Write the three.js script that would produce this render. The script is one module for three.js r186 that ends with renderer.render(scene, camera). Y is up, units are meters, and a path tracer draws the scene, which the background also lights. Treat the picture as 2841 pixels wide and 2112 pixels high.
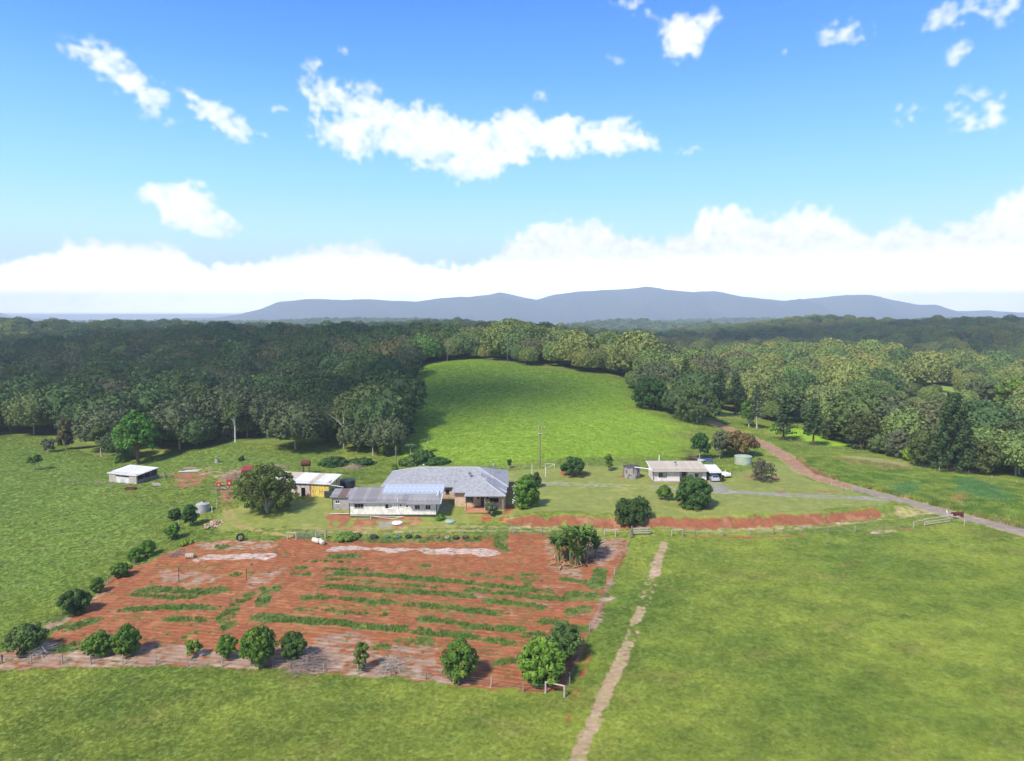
import * as THREE from 'three';
import { mergeGeometries } from 'three/addons/utils/BufferGeometryUtils.js';
import { MarchingCubes } from 'three/addons/objects/MarchingCubes.js';
import { RoundedBoxGeometry } from 'three/addons/geometries/RoundedBoxGeometry.js';

// ------------------------------------------------------------------ camera, sun, sky, exposure
const renderer = new THREE.WebGLRenderer();
renderer.toneMapping = THREE.LinearToneMapping;
renderer.toneMappingExposure = 2.08;
renderer.shadowMap.enabled = true;
const scene = new THREE.Scene();
const camera = new THREE.PerspectiveCamera(56, 2841 / 2112, 0.5, 40000);
camera.position.set(0, 42, 0);
camera.rotation.x = -Math.atan(186 / 1986);

const SUN = new THREE.Vector3(-0.5, 0.82, 0.6).normalize();
const sun = new THREE.DirectionalLight(new THREE.Color(1, 0.93, 0.81), 3.2);
sun.position.copy(SUN).multiplyScalar(900).add(new THREE.Vector3(0, 0, -250));
sun.target.position.set(0, 0, -250);
sun.castShadow = true;
sun.shadow.radius = 14;
Object.assign(sun.shadow.camera, { left: -500, right: 500, top: 500, bottom: -500, near: 1, far: 3000 });
sun.shadow.mapSize.set(4096, 4096);
scene.add(sun, sun.target);
scene.fog = new THREE.FogExp2(new THREE.Color(0.78, 0.9, 1.0), 0.0002);

// ------------------------------------------------------------------ random numbers and noise
function rng(seed) {
  let a = seed >>> 0;
  return () => { a = (a + 0x6D2B79F5) | 0; let t = Math.imul(a ^ (a >>> 15), 1 | a); t = (t + Math.imul(t ^ (t >>> 7), 61 | t)) ^ t; return ((t ^ (t >>> 14)) >>> 0) / 4294967296; };
}
const NT = 256, table = new Float32Array(NT * NT);
{ const r = rng(11); for (let i = 0; i < table.length; i++) table[i] = r(); }
function noise(x, y) {
  const xi = Math.floor(x), yi = Math.floor(y); let fx = x - xi, fy = y - yi;
  fx = fx * fx * (3 - 2 * fx); fy = fy * fy * (3 - 2 * fy);
  const x0 = xi & 255, x1 = (xi + 1) & 255, y0 = (yi & 255) << 8, y1 = ((yi + 1) & 255) << 8;
  const a = table[y0 + x0], b = table[y0 + x1], c = table[y1 + x0], d = table[y1 + x1];
  return a + (b - a) * fx + (c - a) * fy + (a - b - c + d) * fx * fy;
}
function fbm(x, y, n = 4) { let s = 0, a = 0.5, t = 0; for (let i = 0; i < n; i++) { s += a * noise(x, y); t += a; const u = x * 1.62 - y * 1.22 + 17.3; y = x * 1.22 + y * 1.62 + 41.7; x = u; a *= 0.5; } return s / t; }
const clamp = (x, a = 0, b = 1) => Math.min(b, Math.max(a, x));
const smooth = (a, b, x) => { const t = clamp((x - a) / (b - a)); return t * t * (3 - 2 * t); };
const lerp = (a, b, t) => a + (b - a) * t;
const interp = (x, xs, ys) => { if (x <= xs[0]) return ys[0]; for (let i = 1; i < xs.length; i++) if (x <= xs[i]) return lerp(ys[i - 1], ys[i], (x - xs[i - 1]) / (xs[i] - xs[i - 1])); return ys[ys.length - 1]; };

// ------------------------------------------------------------------ the sky: clear air with fair-weather clouds
{
  const W = 3072, H = 1536, data = new Float32Array(W * H * 4);
  const lin = (c) => c.map((v) => Math.pow(v / 255, 2.2));
  const stops = [[0, [226, 244, 252]], [3, [216, 246, 255]], [6, [198, 246, 255]], [9.5, [162, 226, 255]], [13, [136, 204, 255]], [18, [104, 172, 255]], [24, [74, 138, 246]], [40, [66, 124, 232]], [90, [62, 112, 214]]].map(([e, c]) => [e, lin(c)]);
  // fair-weather clouds: [azimuth, elevation, half width, half height, tilt (degrees), body]
  const puffs = [
    [...[-28.68, 16.34], 2.3, 1.5, -32, 0.75], [...[-26.53, 14.79], 3.0, 1.6, -42, 0.85], [...[-30.13, 16.72], 1.3, 0.9, -10, 0.6], [...[-23.03, 14.45], 2.2, 1.0, -30, 0.7], [...[-21.08, 13.42], 2.1, 1.3, -40, 0.95],
    [...[-14.68, 16.70], 1.9, 2.0, 10, 0.66], [...[-11.00, 14.73], 3.4, 2.6, -20, 1.05], [...[-15.08, 14.18], 1.0, 1.5, -30, 0.8], [...[-12.41, 13.05], 2.6, 1.9, -20, 1.0], [...[-7.53, 13.57], 3.4, 2.6, -15, 1.1], [...[-3.98, 12.66], 3.6, 2.8, -5, 1.15], [...[-2.20, 11.68], 2.8, 1.9, 0, 1.1],
    [...[0.32, 13.35], 3.2, 2.4, 0, 1.2], [...[4.27, 13.32], 3.4, 2.0, 0, 1.15], [...[7.46, 13.25], 2.6, 1.9, 0, 1.1], [...[9.58, 12.68], 1.9, 1.0, -15, 0.8], [...[-5.75, 14.60], 1.5, 1.2, 0, 0.9],
    [...[-25.37, 8.10], 2.3, 1.3, 0, 1.1], [...[-24.21, 7.38], 3.0, 1.9, -10, 1.2], [...[-23.03, 6.64], 2.8, 1.3, -10, 1.15], [...[-24.00, 8.98], 1.4, 0.7, 0, 0.9],
    [...[12.86, 19.83], 2.1, 1.8, 0, 0.9], [...[11.86, 19.46], 1.6, 0.9, 0, 0.7], [...[9.07, 21.82], 2.1, 0.8, -20, 0.62], [...[14.51, 20.57], 1.5, 0.8, 40, 0.55],
    [...[23.52, 19.15], 1.2, 1.3, -50, 0.6], [...[24.72, 18.57], 1.5, 0.9, 25, 0.66], [...[31.89, 19.00], 3.6, 1.4, 0, 0.66], [...[30.10, 18.81], 1.8, 0.8, 20, 0.5], [...[31.25, 16.75], 1.2, 0.8, 25, 0.62],
    [...[32.22, 13.05], 2.1, 1.8, -20, 0.66], [...[27.80, 13.47], 1.1, 0.9, 20, 0.48], [...[2.64, 16.20], 1.0, 0.5, 0, 0.5], [...[13.72, 12.18], 1.0, 0.5, -10, 0.5], [...[19.75, 18.19], 0.8, 0.4, 0, 0.42], [...[-17.53, 14.88], 0.8, 0.5, 0, 0.5], [...[-18.40, 13.01], 0.9, 0.6, 0, 0.4], [...[-12.95, 19.09], 0.9, 0.6, 0, 0.4], [...[8.08, 19.06], 0.9, 0.9, 0, 0.4]];
  // tops of the cumulus bank along the horizon
  const bank = [[-70, 6.5], [-50, 5], [-35.28, 3.27], [-33.78, 3.63], [-32.35, 4.14], [-31.64, 5.18], [-30.99, 4.97], [-29.22, 5.06], [-27.26, 4.84], [-25.21, 4.99], [-24.33, 4.47], [-23.14, 3.62], [-21.27, 3.57], [-19.81, 3.94], [-18.67, 4.14], [-16.67, 4.70], [-14.63, 5.43], [-11.17, 5.61], [-9.07, 4.84], [-6.21, 4.05], [-3.32, 4.00], [-1.13, 4.90], [-0.40, 5.97], [1.42, 7.03], [3.22, 7.54], [5.21, 7.24], [6.46, 7.58], [7.90, 6.79], [8.98, 6.07], [11.80, 5.74], [13.85, 6.48], [14.83, 8.15], [16.84, 8.24], [18.51, 7.33], [19.49, 7.13], [21.68, 7.94], [23.55, 7.41], [24.77, 6.87], [25.70, 5.86], [27.43, 6.15], [28.54, 6.65], [29.40, 5.92], [31.55, 6.00], [32.55, 6.68], [34.01, 7.73], [35.00, 8.35], [44, 12.5], [56, 10], [70, 7]];
  const bx = bank.map((p) => p[0]), by = bank.map((p) => p[1]);
  const ridge = (a) => Math.abs(a) < 70 ? interp(a, bx, by) : 6.5 + 5 * (fbm(a * 0.07 + 50, 3.3, 3) - 0.5);
  for (let j = 0; j < H; j++) {
    const el = ((j + 0.5) / H) * 180 - 90;
    let k = 1; while (k < stops.length - 1 && stops[k][0] < el) k++;
    const t = clamp((el - stops[k - 1][0]) / (stops[k][0] - stops[k - 1][0])), c = [0, 1, 2].map((i) => lerp(stops[k - 1][1][i], stops[k][1][i], t));
    const cosEl = Math.cos((el * Math.PI) / 180);
    for (let i = 0; i < W; i++) {
      const o = (j * W + i) * 4; data[o + 3] = 1;
      if (el < -2) { data[o] = 0.33; data[o + 1] = 0.4; data[o + 2] = 0.46; continue; }
      let az = ((i + 0.5) / W) * 360 - 180 + 90; if (az > 180) az -= 360;
      const X = az * Math.max(cosEl, 0.15);
      let d = 0;
      const wx = (fbm(X * 0.5, el * 0.5 + 9, 3) - 0.5) * 2.2, wy = (fbm(X * 0.5 + 31, el * 0.5, 3) - 0.5) * 1.6;
      if (Math.abs(az) < 42 && el < 30) {
        for (const p of puffs) {
          const dx0 = (az + wx * 0.6 - p[0]) * cosEl, dy0 = el + wy * 0.6 - p[1];
          if (Math.abs(dx0) > 6 || Math.abs(dy0) > 6) continue;
          const cs = Math.cos((p[4] * Math.PI) / 180), sn = Math.sin((p[4] * Math.PI) / 180);
          const dx = (dx0 * cs + dy0 * sn) / p[2], dy = (-dx0 * sn + dy0 * cs) / p[3], q = p[5] * (1.15 - dx * dx - dy * dy);
          if (q > 0) d = Math.max(d, q) + Math.min(d, q) * 0.25;
        }
      } else {
        const q = fbm(X * 0.11 + 7, el * 0.16 + 3, 3) - 0.55; if (q > 0 && el > 12) d = q * 6;
      }
      const f = fbm(X * 0.9 + wx, el * 1.1 + 5 + wy, 5), g = fbm(X * 2.6 + 3, el * 3 + 8, 5);
      const body = d > 0 ? d * 1.25 - 0.52 + (f - 0.5) * 2.0 + (g - 0.5) * 1.3 : 0; let a = body > 0 ? (1 - Math.exp(-1.5 * body)) * clamp(d * 2.2) : 0;
      let white = 1.02 + 0.2 * clamp(body), grey = smooth(0.4, 0.72, fbm(X * 0.8 + 20, el * 1.3 + 40, 5)) * 0.16;
      // the bank
      const top = ridge(az) + (Math.abs(fbm(X * 0.9 + 3, el * 0.9, 4) - 0.5)) * 1.5 + (fbm(X * 2.2, el * 2.2 + 30, 3) - 0.5) * 0.9 - 0.35;
      const b = smooth(-0.3, 0.6, top - el + (g - 0.5) * 0.7);
      if (b > a) {
        a = b;
        const holes = smooth(0.52, 0.72, fbm(X * 0.35 + 90, el * 0.9 + 12, 5)) * smooth(4.6, 1.2, el);
        grey = (holes * 0.34 + smooth(0.4, 0.68, g) * 0.16 + smooth(0.45, 0.7, f) * 0.12) * white; white = lerp(3.6, 1.16, smooth(1.2, 5, el));
      }
      const cc = [white - grey * 0.9, white - grey * 0.62, white - grey * 0.2];
      for (let m = 0; m < 3; m++) data[o + m] = lerp(c[m], cc[m], a) * 0.58;
    }
  }
  const sky = new THREE.DataTexture(data, W, H, THREE.RGBAFormat, THREE.FloatType);
  sky.mapping = THREE.EquirectangularReflectionMapping; sky.magFilter = THREE.LinearFilter; sky.needsUpdate = true;
  scene.background = sky; scene.environment = sky;
}

// ------------------------------------------------------------------ things, parts and materials
const taken = new Map();
function numbered(name) { const n = taken.get(name) ?? 0; taken.set(name, n + 1); return n ? name + '_' + String(n).padStart(3, '0') : name; }
function tag(o, label, category, group) { o.userData.label = label; o.userData.category = category; if (group) o.userData.group = group; return o; }
function thing(name, label, category, [x, z], turn = 0, group = null, y = null) {
  const o = new THREE.Group(); o.name = numbered(name); o.position.set(x, y ?? height(x, z), z); o.rotation.y = turn; scene.add(o);
  return tag(o, label, category, group);
}
function part(parent, name, geo, mat) { const m = new THREE.Mesh(geo, mat); m.name = name; m.castShadow = m.receiveShadow = true; parent.add(m); return m; }
function structure(name, geo, mat) { const m = part(scene, numbered(name), geo, mat); m.userData.kind = 'structure'; return m; }
function copyOf(o, label, [x, z], turn = 0, scale = 1, y = null) {
  const c = o.clone(); c.name = numbered(o.name.replace(/_\d{3}$/, '')); c.userData = { ...o.userData }; if (label) c.userData.label = label;
  c.position.set(x, y ?? height(x, z), z); c.rotation.y = turn; if (Array.isArray(scale)) c.scale.set(...scale); else c.scale.setScalar(scale); scene.add(c); return c;
}
const lin1 = (v) => Math.pow(v / 255, 2.2), tone = (r, g, b, k = 0.8) => [lin1(r) * k, lin1(g) * k, lin1(b) * k];   // a surface colour read as sRGB, taken down to its base reflectance
const rgb = (c) => new THREE.Color().setRGB(c[0], c[1], c[2]);
const mat = (c, roughness = 0.85, more = {}) => new THREE.MeshStandardMaterial({ color: rgb(c), roughness, ...more });
const DS = { side: THREE.DoubleSide };
function geometry(pos, idx, extra = {}) {
  const g = new THREE.BufferGeometry(); g.setAttribute('position', new THREE.BufferAttribute(pos instanceof Float32Array ? pos : new Float32Array(pos), 3));
  if (extra.uv) g.setAttribute('uv', new THREE.BufferAttribute(new Float32Array(extra.uv), 2));
  if (extra.color) g.setAttribute('color', new THREE.BufferAttribute(extra.color instanceof Float32Array ? extra.color : new Float32Array(extra.color), 3));
  if (idx) g.setIndex(idx.length > 65535 || pos.length / 3 > 65535 ? new THREE.BufferAttribute(new Uint32Array(idx), 1) : idx);
  if (extra.normal) g.setAttribute('normal', new THREE.BufferAttribute(extra.normal, 3)); else g.computeVertexNormals();
  return g;
}
const box = (w, h, d, x = 0, y = 0, z = 0, ry = 0, rx = 0, rz = 0) => { const g = new THREE.BoxGeometry(w, h, d); if (rx) g.rotateX(rx); if (rz) g.rotateZ(rz); if (ry) g.rotateY(ry); return g.translate(x, y, z); };
const cyl = (r0, r1, h, x = 0, y = 0, z = 0, n = 16) => new THREE.CylinderGeometry(r1, r0, h, n).translate(x, y + h / 2, z);
function bar(a, b, r0, r1 = r0, n = 6) {   // a round bar between two points
  const A = new THREE.Vector3(...a), B = new THREE.Vector3(...b), d = B.clone().sub(A), g = new THREE.CylinderGeometry(r1, r0, d.length(), n, 1);
  g.applyQuaternion(new THREE.Quaternion().setFromUnitVectors(new THREE.Vector3(0, 1, 0), d.normalize())); const m = A.add(B).multiplyScalar(0.5); return g.translate(m.x, m.y, m.z);
}
const merged = (list) => mergeGeometries(list.map((g) => (g.index ? g.toNonIndexed() : g)).map((g) => { for (const k of Object.keys(g.attributes)) if (!['position', 'normal', 'uv'].includes(k)) g.deleteAttribute(k); return g; }));

// ------------------------------------------------------------------ the lie of the land: a thin-plate surface through surveyed heights [x, z, y]
const SURVEY = [[-49.4, -65.3, -1], [-24.5, -63.8, 0], [-0, -63.7, 0.1], [22.8, -63.1, 0.5], [47.1, -62.3, 1], [-62.3, -83.5, -0.6], [-30.9, -81.7, 0.1], [-0, -77, 0.4], [28.6, -80, 1], [58.5, -78.4, 1.8], [-79, -106.9, -1.2], [-60.5, -103.7, 0.1], [-27.3, -101, 1.2], [14.5, -100, 1.6], [45.3, -99, 2], [72.4, -98, 2.4], [-94.2, -128.4, 0.4], [-76.9, -127.2, 0.8], [-58.8, -123.8, 1.9], [-33.1, -123.3, 2.5], [5.1, -123.6, 2.6], [43.3, -123.3, 2.7], [62.7, -124, 2.8], [79.2, -128.1, 3.2], [83.5, -113.5, 2.5], [90.5, -123.4, 3], [78.5, -141.5, 4], [70.3, -155.9, 4.6], [68.1, -182.8, 4.8], [68.9, -211.4, 5], [67.6, -229.1, 5.2], [104.4, -143, 3.2], [113.7, -166.8, 3.2], [98.9, -163.6, 3.6], [99.1, -179.6, 3.6], [97.4, -198.9, 3.6], [89.6, -212, 3.8], [87, -234.4, 4], [-58.1, -137.7, 3.2], [-61.4, -153.4, 3.6], [-47.3, -135.2, 3.9], [-36.8, -129.7, 4.1], [-73.9, -148.1, 2.6], [-93, -148.2, 1.8], [-108.8, -148.9, 1.6], [-90.4, -163.3, 3], [-83.2, -164, 3.1], [-132.7, -182.6, 2], [-123.2, -197.6, 1.8], [-166.9, -230.6, 2], [-152.8, -230.6, 2], [-102, -191.7, 1.2], [-124, -207.5, 1.4], [-86.4, -196.8, 4], [-74.2, -199.1, 5.4], [-62.2, -196.3, 4.6], [-49.5, -186, 3.2], [-81.5, -173, 3.2], [-68.6, -171.7, 3.5], [-48.9, -167.4, 3.6], [-39, -181.4, 3.2], [-27.7, -180.5, 3.4], [-10.8, -175.8, 4.4], [6.9, -168.9, 5], [-28.8, -132.9, 4.2], [-18.5, -132.6, 4.3], [-8.6, -138.6, 4.4], [-12.9, -156.3, 4.5], [-25.8, -156.8, 4.4], [5.9, -143.4, 4.6], [20.5, -143, 4.7], [38, -154.7, 4.9], [45.9, -154.7, 4.9], [60.1, -165.5, 4.9], [23.1, -161.3, 5], [51.1, -172.6, 5.1], [57.4, -143.4, 4.6], [65.3, -136.7, 4.2], [25.6, -131.2, 4.35], [45.9, -131.2, 4.35], [8.8, -132.4, 4.35], [-31.1, -128, 3.1], [-17.9, -128, 3.1], [-8.1, -131, 3.7], [-4.7, -128.3, 3], [7.2, -176.9, 6], [-11.6, -189, 5.5], [-24, -195.8, 5.2], [8.4, -206.8, 7.4], [-14.4, -235.9, 8.6], [-29.5, -222.9, 7], [-36.9, -279.4, 11], [10.8, -268.9, 10.8], [-14.1, -309, 14], [12.5, -311.2, 13.8], [31.7, -272.3, 10.4], [-16.2, -354.2, 17.8], [-37.8, -339.5, 16.4], [5.2, -352, 17.6], [29.9, -329.3, 15.5], [49.8, -298.8, 12.5], [-47.2, -321.5, 14.5], [45.5, -235.9, 8.6], [55, -225.5, 6.6], [35.1, -209.2, 7], [26.1, -183.1, 5.7], [48.7, -199.2, 5.6], [3.9, -128.8, 3.55], [18.5, -128.6, 3.6], [31.9, -129, 3.6], [45.3, -129.5, 3.6], [59.5, -131.4, 3.6], [79.2, -137.6, 3.6], [-237.6, -330, -5.9], [-277, -450, 2.22], [-175.5, -340, -0.13], [-231.6, -450, 2.22], [-189.9, -500, 11.06], [-120.7, -420, 9.48], [-97.3, -460, 14.32], [-109.5, -300, -2.41], [-78.5, -330, 0.82], [-429.1, -600, 4.53], [-478.9, -750, 10.96], [-641.7, -900, 20.96], [-463, -950, 16.48], [-343.9, -950, 11.72], [-211.2, -1000, 15.6], [-360.7, -640, 9.17], [-183.6, -640, 12.38], [-78.2, -1350, 22.16], [-201.1, -1250, 12.86], [39.9, -1000, 10.6], [165.6, -1000, 2.97], [126.9, -1100, 1.17], [194.4, -900, 1.36], [196.6, -1400, -3.02], [289.1, -1200, 3.19], [-358.4, -1150, 7.84], [-647.1, -1150, 10.15], [-762.5, -1150, 11.88], [87.2, -620, 6.75], [28, -700, 7.06], [135.3, -560, -0.72], [134.1, -620, 3.63], [476.2, -1150, 22.98], [397.3, -1200, 12.4], [491.8, -1000, 14.1], [353.9, -800, 3.56], [232.6, -680, 0.92], [152, -520, -2.35], [190, -470, 7.41], [249.2, -480, 1.06], [368.2, -620, 3.63], [499.9, -700, 10.58], [678.8, -1100, 19.36], [713.1, -1000, 18.1], [120.9, -380, 0.6], [142.4, -320, 0.85], [106.8, -270, -0.19], [148.7, -285, 0.03], [123.1, -240, -1.32], [308.4, -430, -0.02], [258.6, -400, -1.11], [207.3, -380, -0.1], [202.7, -331.2, 3.4], [204.6, -315.3, 3], [199.8, -291.6, 2.2], [222.6, -308.9, 3], [276.8, -560, -7.96], [240.6, -575, -6.41], [333.2, -560, -4.56], [185.2, -540, -5.98], [160.3, -600, -8.69], [504.1, -930, 15.73], [627, -1000, 21.01], [152.8, -800, -4.09], [175.6, -395, -0.79], [140.1, -380, -0.47], [-193.1, -300, -0.29], [-159, -280, -0.21], [-126, -270, 0.29], [-128.6, -330, 1.42], [-184.4, -420, 4.58], [-226.3, -400, 1.84], [-246.9, -370, 0.35], [-106.5, -370, 5.97], [-280.1, -640, 11.17], [-224.6, -620, 11.82], [170, -235, -4.71], [156.2, -240, -3.08], [-200, 60, -3], [0, 60, 0], [200, 60, 2], [-300, -100, -4], [-330, -250, -2], [330, -100, 3], [330, -220, -2], [-200, 300, -5], [200, 300, -3], [0, 0, -0.2], [-90, -20, -1.5], [90, -20, 0.8]];
const BANK = [[0, -130.2], [20, -128.8], [35, -129.0], [50, -129.8], [60, -132.0], [70, -134.6], [80, -137.0]];
const BX = BANK.map((p) => p[0]), BZ = BANK.map((p) => p[1]);
const spline = (() => {
  const n = SURVEY.length, N = n + 3, A = Array.from({ length: N }, () => new Float64Array(N + 1)), U = (d) => (d > 0 ? d * Math.log(d) : 0);
  for (let i = 0; i < n; i++) {
    for (let j = 0; j < n; j++) A[i][j] = U(((SURVEY[i][0] - SURVEY[j][0]) / 100) ** 2 + ((SURVEY[i][1] - SURVEY[j][1]) / 100) ** 2) + (i === j ? 0.001 : 0);
    const q = [1, SURVEY[i][0] / 100, SURVEY[i][1] / 100];
    for (let k = 0; k < 3; k++) { A[i][n + k] = q[k]; A[n + k][i] = q[k]; }
    A[i][N] = SURVEY[i][2];
  }
  for (let c = 0; c < N; c++) {
    let p = c; for (let r = c + 1; r < N; r++) if (Math.abs(A[r][c]) > Math.abs(A[p][c])) p = r;
    [A[c], A[p]] = [A[p], A[c]];
    for (let r = c + 1; r < N; r++) { const f = A[r][c] / A[c][c]; if (f) for (let k = c; k <= N; k++) A[r][k] -= f * A[c][k]; }
  }
  const w = new Float64Array(N);
  for (let r = N - 1; r >= 0; r--) { let s = A[r][N]; for (let k = r + 1; k < N; k++) s -= A[r][k] * w[k]; w[r] = s / A[r][r]; }
  return (x, z) => {
    x /= 100; z /= 100; let s = w[n] + w[n + 1] * x + w[n + 2] * z;
    for (let i = 0; i < n; i++) { const d = (x - SURVEY[i][0] / 100) ** 2 + (z - SURVEY[i][1] / 100) ** 2; if (d > 1e-9) s += w[i] * d * Math.log(d); }
    return s;
  };
})();
function bankStep(x, z) {
  const amp = interp(x, [-2, 4, 75, 80.5], [0, 0.75, 0.75, 0]); if (!amp) return 0;
  const s = interp(x, BX, BZ) - z; if (Math.abs(s) > 40) return 0;
  return amp * (2 * smooth(-1.5, 1.5, s) - 1) * Math.exp(-Math.max(Math.abs(s) - 1.5, 0) / 4);
}
const FAR_HILLS = [[-560, -2800, 700, 300, 48], [-1700, -3300, 1000, 350, 34], [-2400, -2500, 500, 300, 40], [380, -2300, 260, 220, 46], [1650, -2600, 450, 250, 44], [520, -1900, 200, 200, 34], [1100, -3300, 700, 300, 40], [2300, -2200, 500, 350, 40]];
function farLand(x, z) {
  let y = -30 + 22 * (fbm(x / 620 + 9, z / 620 + 4, 4) - 0.5) - 0.001 * Math.hypot(x, z);
  for (const [a, b, p, q, h] of FAR_HILLS) y += h * Math.exp(-(((x - a) / p) ** 2) - ((z - b) / q) ** 2);
  return y;
}
let forestShape = null;   // the wooded land is more broken than the pastures
function relief(x, z) {
  if (!forestShape || z > -215 || !inside(forestShape, x, z)) return 0;
  return smooth(4, 70, toLine(forestShape, x, z, true)) * (24 - 15 * smooth(480, 800, -z)) * (fbm(x / 85 + 3, z / 105 + 8, 3) - 0.5);
}
function height(x, z) {
  const r = Math.hypot(x, z + 350), s = smooth(900, 1500, r);
  return (s < 1 ? (spline(x, z) + bankStep(x, z) + relief(x, z)) * (1 - s) : 0) + (s > 0 ? farLand(x, z) * s : 0);
}

// ------------------------------------------------------------------ what grows and lies on the ground, painted where it is (matter only)
const inside = (pts, x, z) => { let c = false; for (let i = 0, j = pts.length - 1; i < pts.length; j = i++) if (pts[i][1] > z !== pts[j][1] > z && x < ((pts[j][0] - pts[i][0]) * (z - pts[i][1])) / (pts[j][1] - pts[i][1]) + pts[i][0]) c = !c; return c; };
function toLine(pts, x, z, closed) {
  let best = 1e9; const n = pts.length;
  for (let i = closed ? 0 : 1; i < n; i++) {
    const a = pts[(i + n - 1) % n], b = pts[i], dx = b[0] - a[0], dz = b[1] - a[1], t = clamp(((x - a[0]) * dx + (z - a[1]) * dz) / (dx * dx + dz * dz || 1));
    const e = (x - a[0] - dx * t) ** 2 + (z - a[1] - dz * t) ** 2; if (e < best) best = e;
  }
  return Math.sqrt(best);
}
// colours of matter
const SOIL = [tone(170, 98, 52), tone(150, 84, 44), tone(182, 118, 70)], STRAW = [tone(176, 150, 128), tone(154, 122, 98), tone(192, 170, 146)], PALE = [tone(205, 186, 172), tone(190, 165, 150), tone(220, 205, 192)];
const WEED = [tone(104, 136, 58), tone(88, 122, 48), tone(128, 148, 74)], MOWN = [tone(150, 152, 66), tone(130, 140, 58), tone(164, 158, 80)], DRYGRASS = [tone(168, 156, 96), tone(150, 140, 84), tone(182, 168, 116)];
const ROADRED = [tone(178, 140, 108), tone(164, 122, 90), tone(190, 154, 124)], ROADGREY = [tone(164, 148, 134), tone(150, 134, 118), tone(176, 160, 146)], GRAVEL = [tone(158, 154, 138), tone(144, 142, 122), tone(170, 166, 150)];
const BARE = [tone(170, 112, 76), tone(150, 92, 60), tone(182, 134, 100)], LUSH = [tone(110, 146, 56), tone(94, 128, 48), tone(140, 162, 70), tone(126, 136, 74)], BLUEGREEN = [tone(104, 146, 84), tone(86, 130, 70), tone(126, 160, 98)], FRESH = [tone(142, 174, 44), tone(128, 160, 38), tone(158, 180, 56)];
const ops = [];
// poly / line: points, colours, soft edge in metres, how far the outline wanders, share covered and grain of the cover
const poly = (pts, cols, o = {}) => ops.push({ pts, cols, edge: 0.4, wander: 1.2, cover: 1, grain: 1.5, opacity: 1, ...o, closed: true, w: 0 });
const line = (pts, w, cols, o = {}) => ops.push({ pts, cols, edge: 0.25, wander: 0.5, cover: 1, grain: 1, opacity: 1, ...o, closed: false, w: w / 2 });
const blob = ([x, z], r, cols, o = {}) => poly(Array.from({ length: 10 }, (_, i) => [x + r * Math.cos(i * 0.628), z + r * 0.8 * Math.sin(i * 0.628)]), cols, o);

// broad grass kinds
poly([[-27.96, -176.91], [-32.42, -222.44], [-39.35, -266.76], [-53.78, -365.92], [-39.85, -384.39], [-22.82, -391.96], [-2.10, -348.57], [18.37, -332.10], [48.01, -308.67], [42.68, -251.36], [51.64, -227.13], [46.96, -191.93], [46.92, -179.88], [-1.83, -174.15], [-28.55, -181.75]], FRESH, { edge: 5, wander: 8 });
poly([[-165.97, -229.33], [-134.69, -214.38], [-109.18, -193.18], [-91.39, -193.33], [-77.13, -200.50], [-49.78, -187.20], [-39.11, -177.64], [-68.16, -178.20], [-83.90, -181.22], [-91.07, -157.64], [-68.73, -142.63], [-68.79, -125.26], [-66.67, -106.46], [-67.54, -90.84], [-81.04, -100.86], [-143.75, -182.40]], [tone(108, 140, 54), tone(126, 150, 56), tone(110, 128, 60)], { edge: 6, wander: 10, opacity: 0.85 });
poly([[-12.23, -148.02], [-1.77, -168.50], [26.45, -170.37], [46.07, -155.73], [64.87, -180.22], [68.38, -175.72], [67.47, -155.88], [75.96, -144.14], [73.71, -136.16], [49.07, -130.39], [25.77, -129.56], [0.07, -132.14], [-10.67, -128.63], [-36.85, -125.21], [-52.01, -126.80], [-58.47, -143.05], [-42.02, -142.34], [-37.01, -143.22], [-29.73, -158.62]], MOWN, { edge: 1.5, wander: 4, opacity: 0.85 });
poly([[73.34, -181.34], [81.69, -184.39], [90.38, -180.99], [99.06, -171.53], [116.59, -160.07], [92.85, -126.75], [87.36, -136.72], [77.09, -150.90], [70.96, -164.12]], LUSH, { edge: 1, wander: 3 });
poly([[98.98, -160.40], [105.76, -163.71], [107.05, -153.92], [97.68, -140.54], [94.75, -144.09]], BLUEGREEN, { edge: 1.5, wander: 5 });
poly([[82.57, -152.94], [89.61, -156.47], [87.02, -150.28], [80.99, -147.22]], BLUEGREEN, { edge: 1, wander: 3 });
poly([[82.91, -186.36], [93.13, -190.34], [102.24, -180.22], [99.64, -173.16], [90.78, -171.62], [80.81, -179.19]], DRYGRASS, { edge: 1, wander: 4, opacity: 0.7 });
poly([[89.70, -145.49], [95.38, -148.22], [90.16, -139.04], [87.88, -140.64]], [tone(160, 165, 60), tone(180, 150, 100), tone(150, 160, 50)], { edge: 1, wander: 3 });
poly([[87.37, -242.39], [102.80, -258.82], [98.61, -222.28], [99.11, -209.15], [89.68, -201.93], [87.84, -215.85], [82.97, -228.58]], [tone(150, 190, 44), tone(160, 196, 52), tone(140, 176, 40)], { edge: 1.5, wander: 3 });
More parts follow.
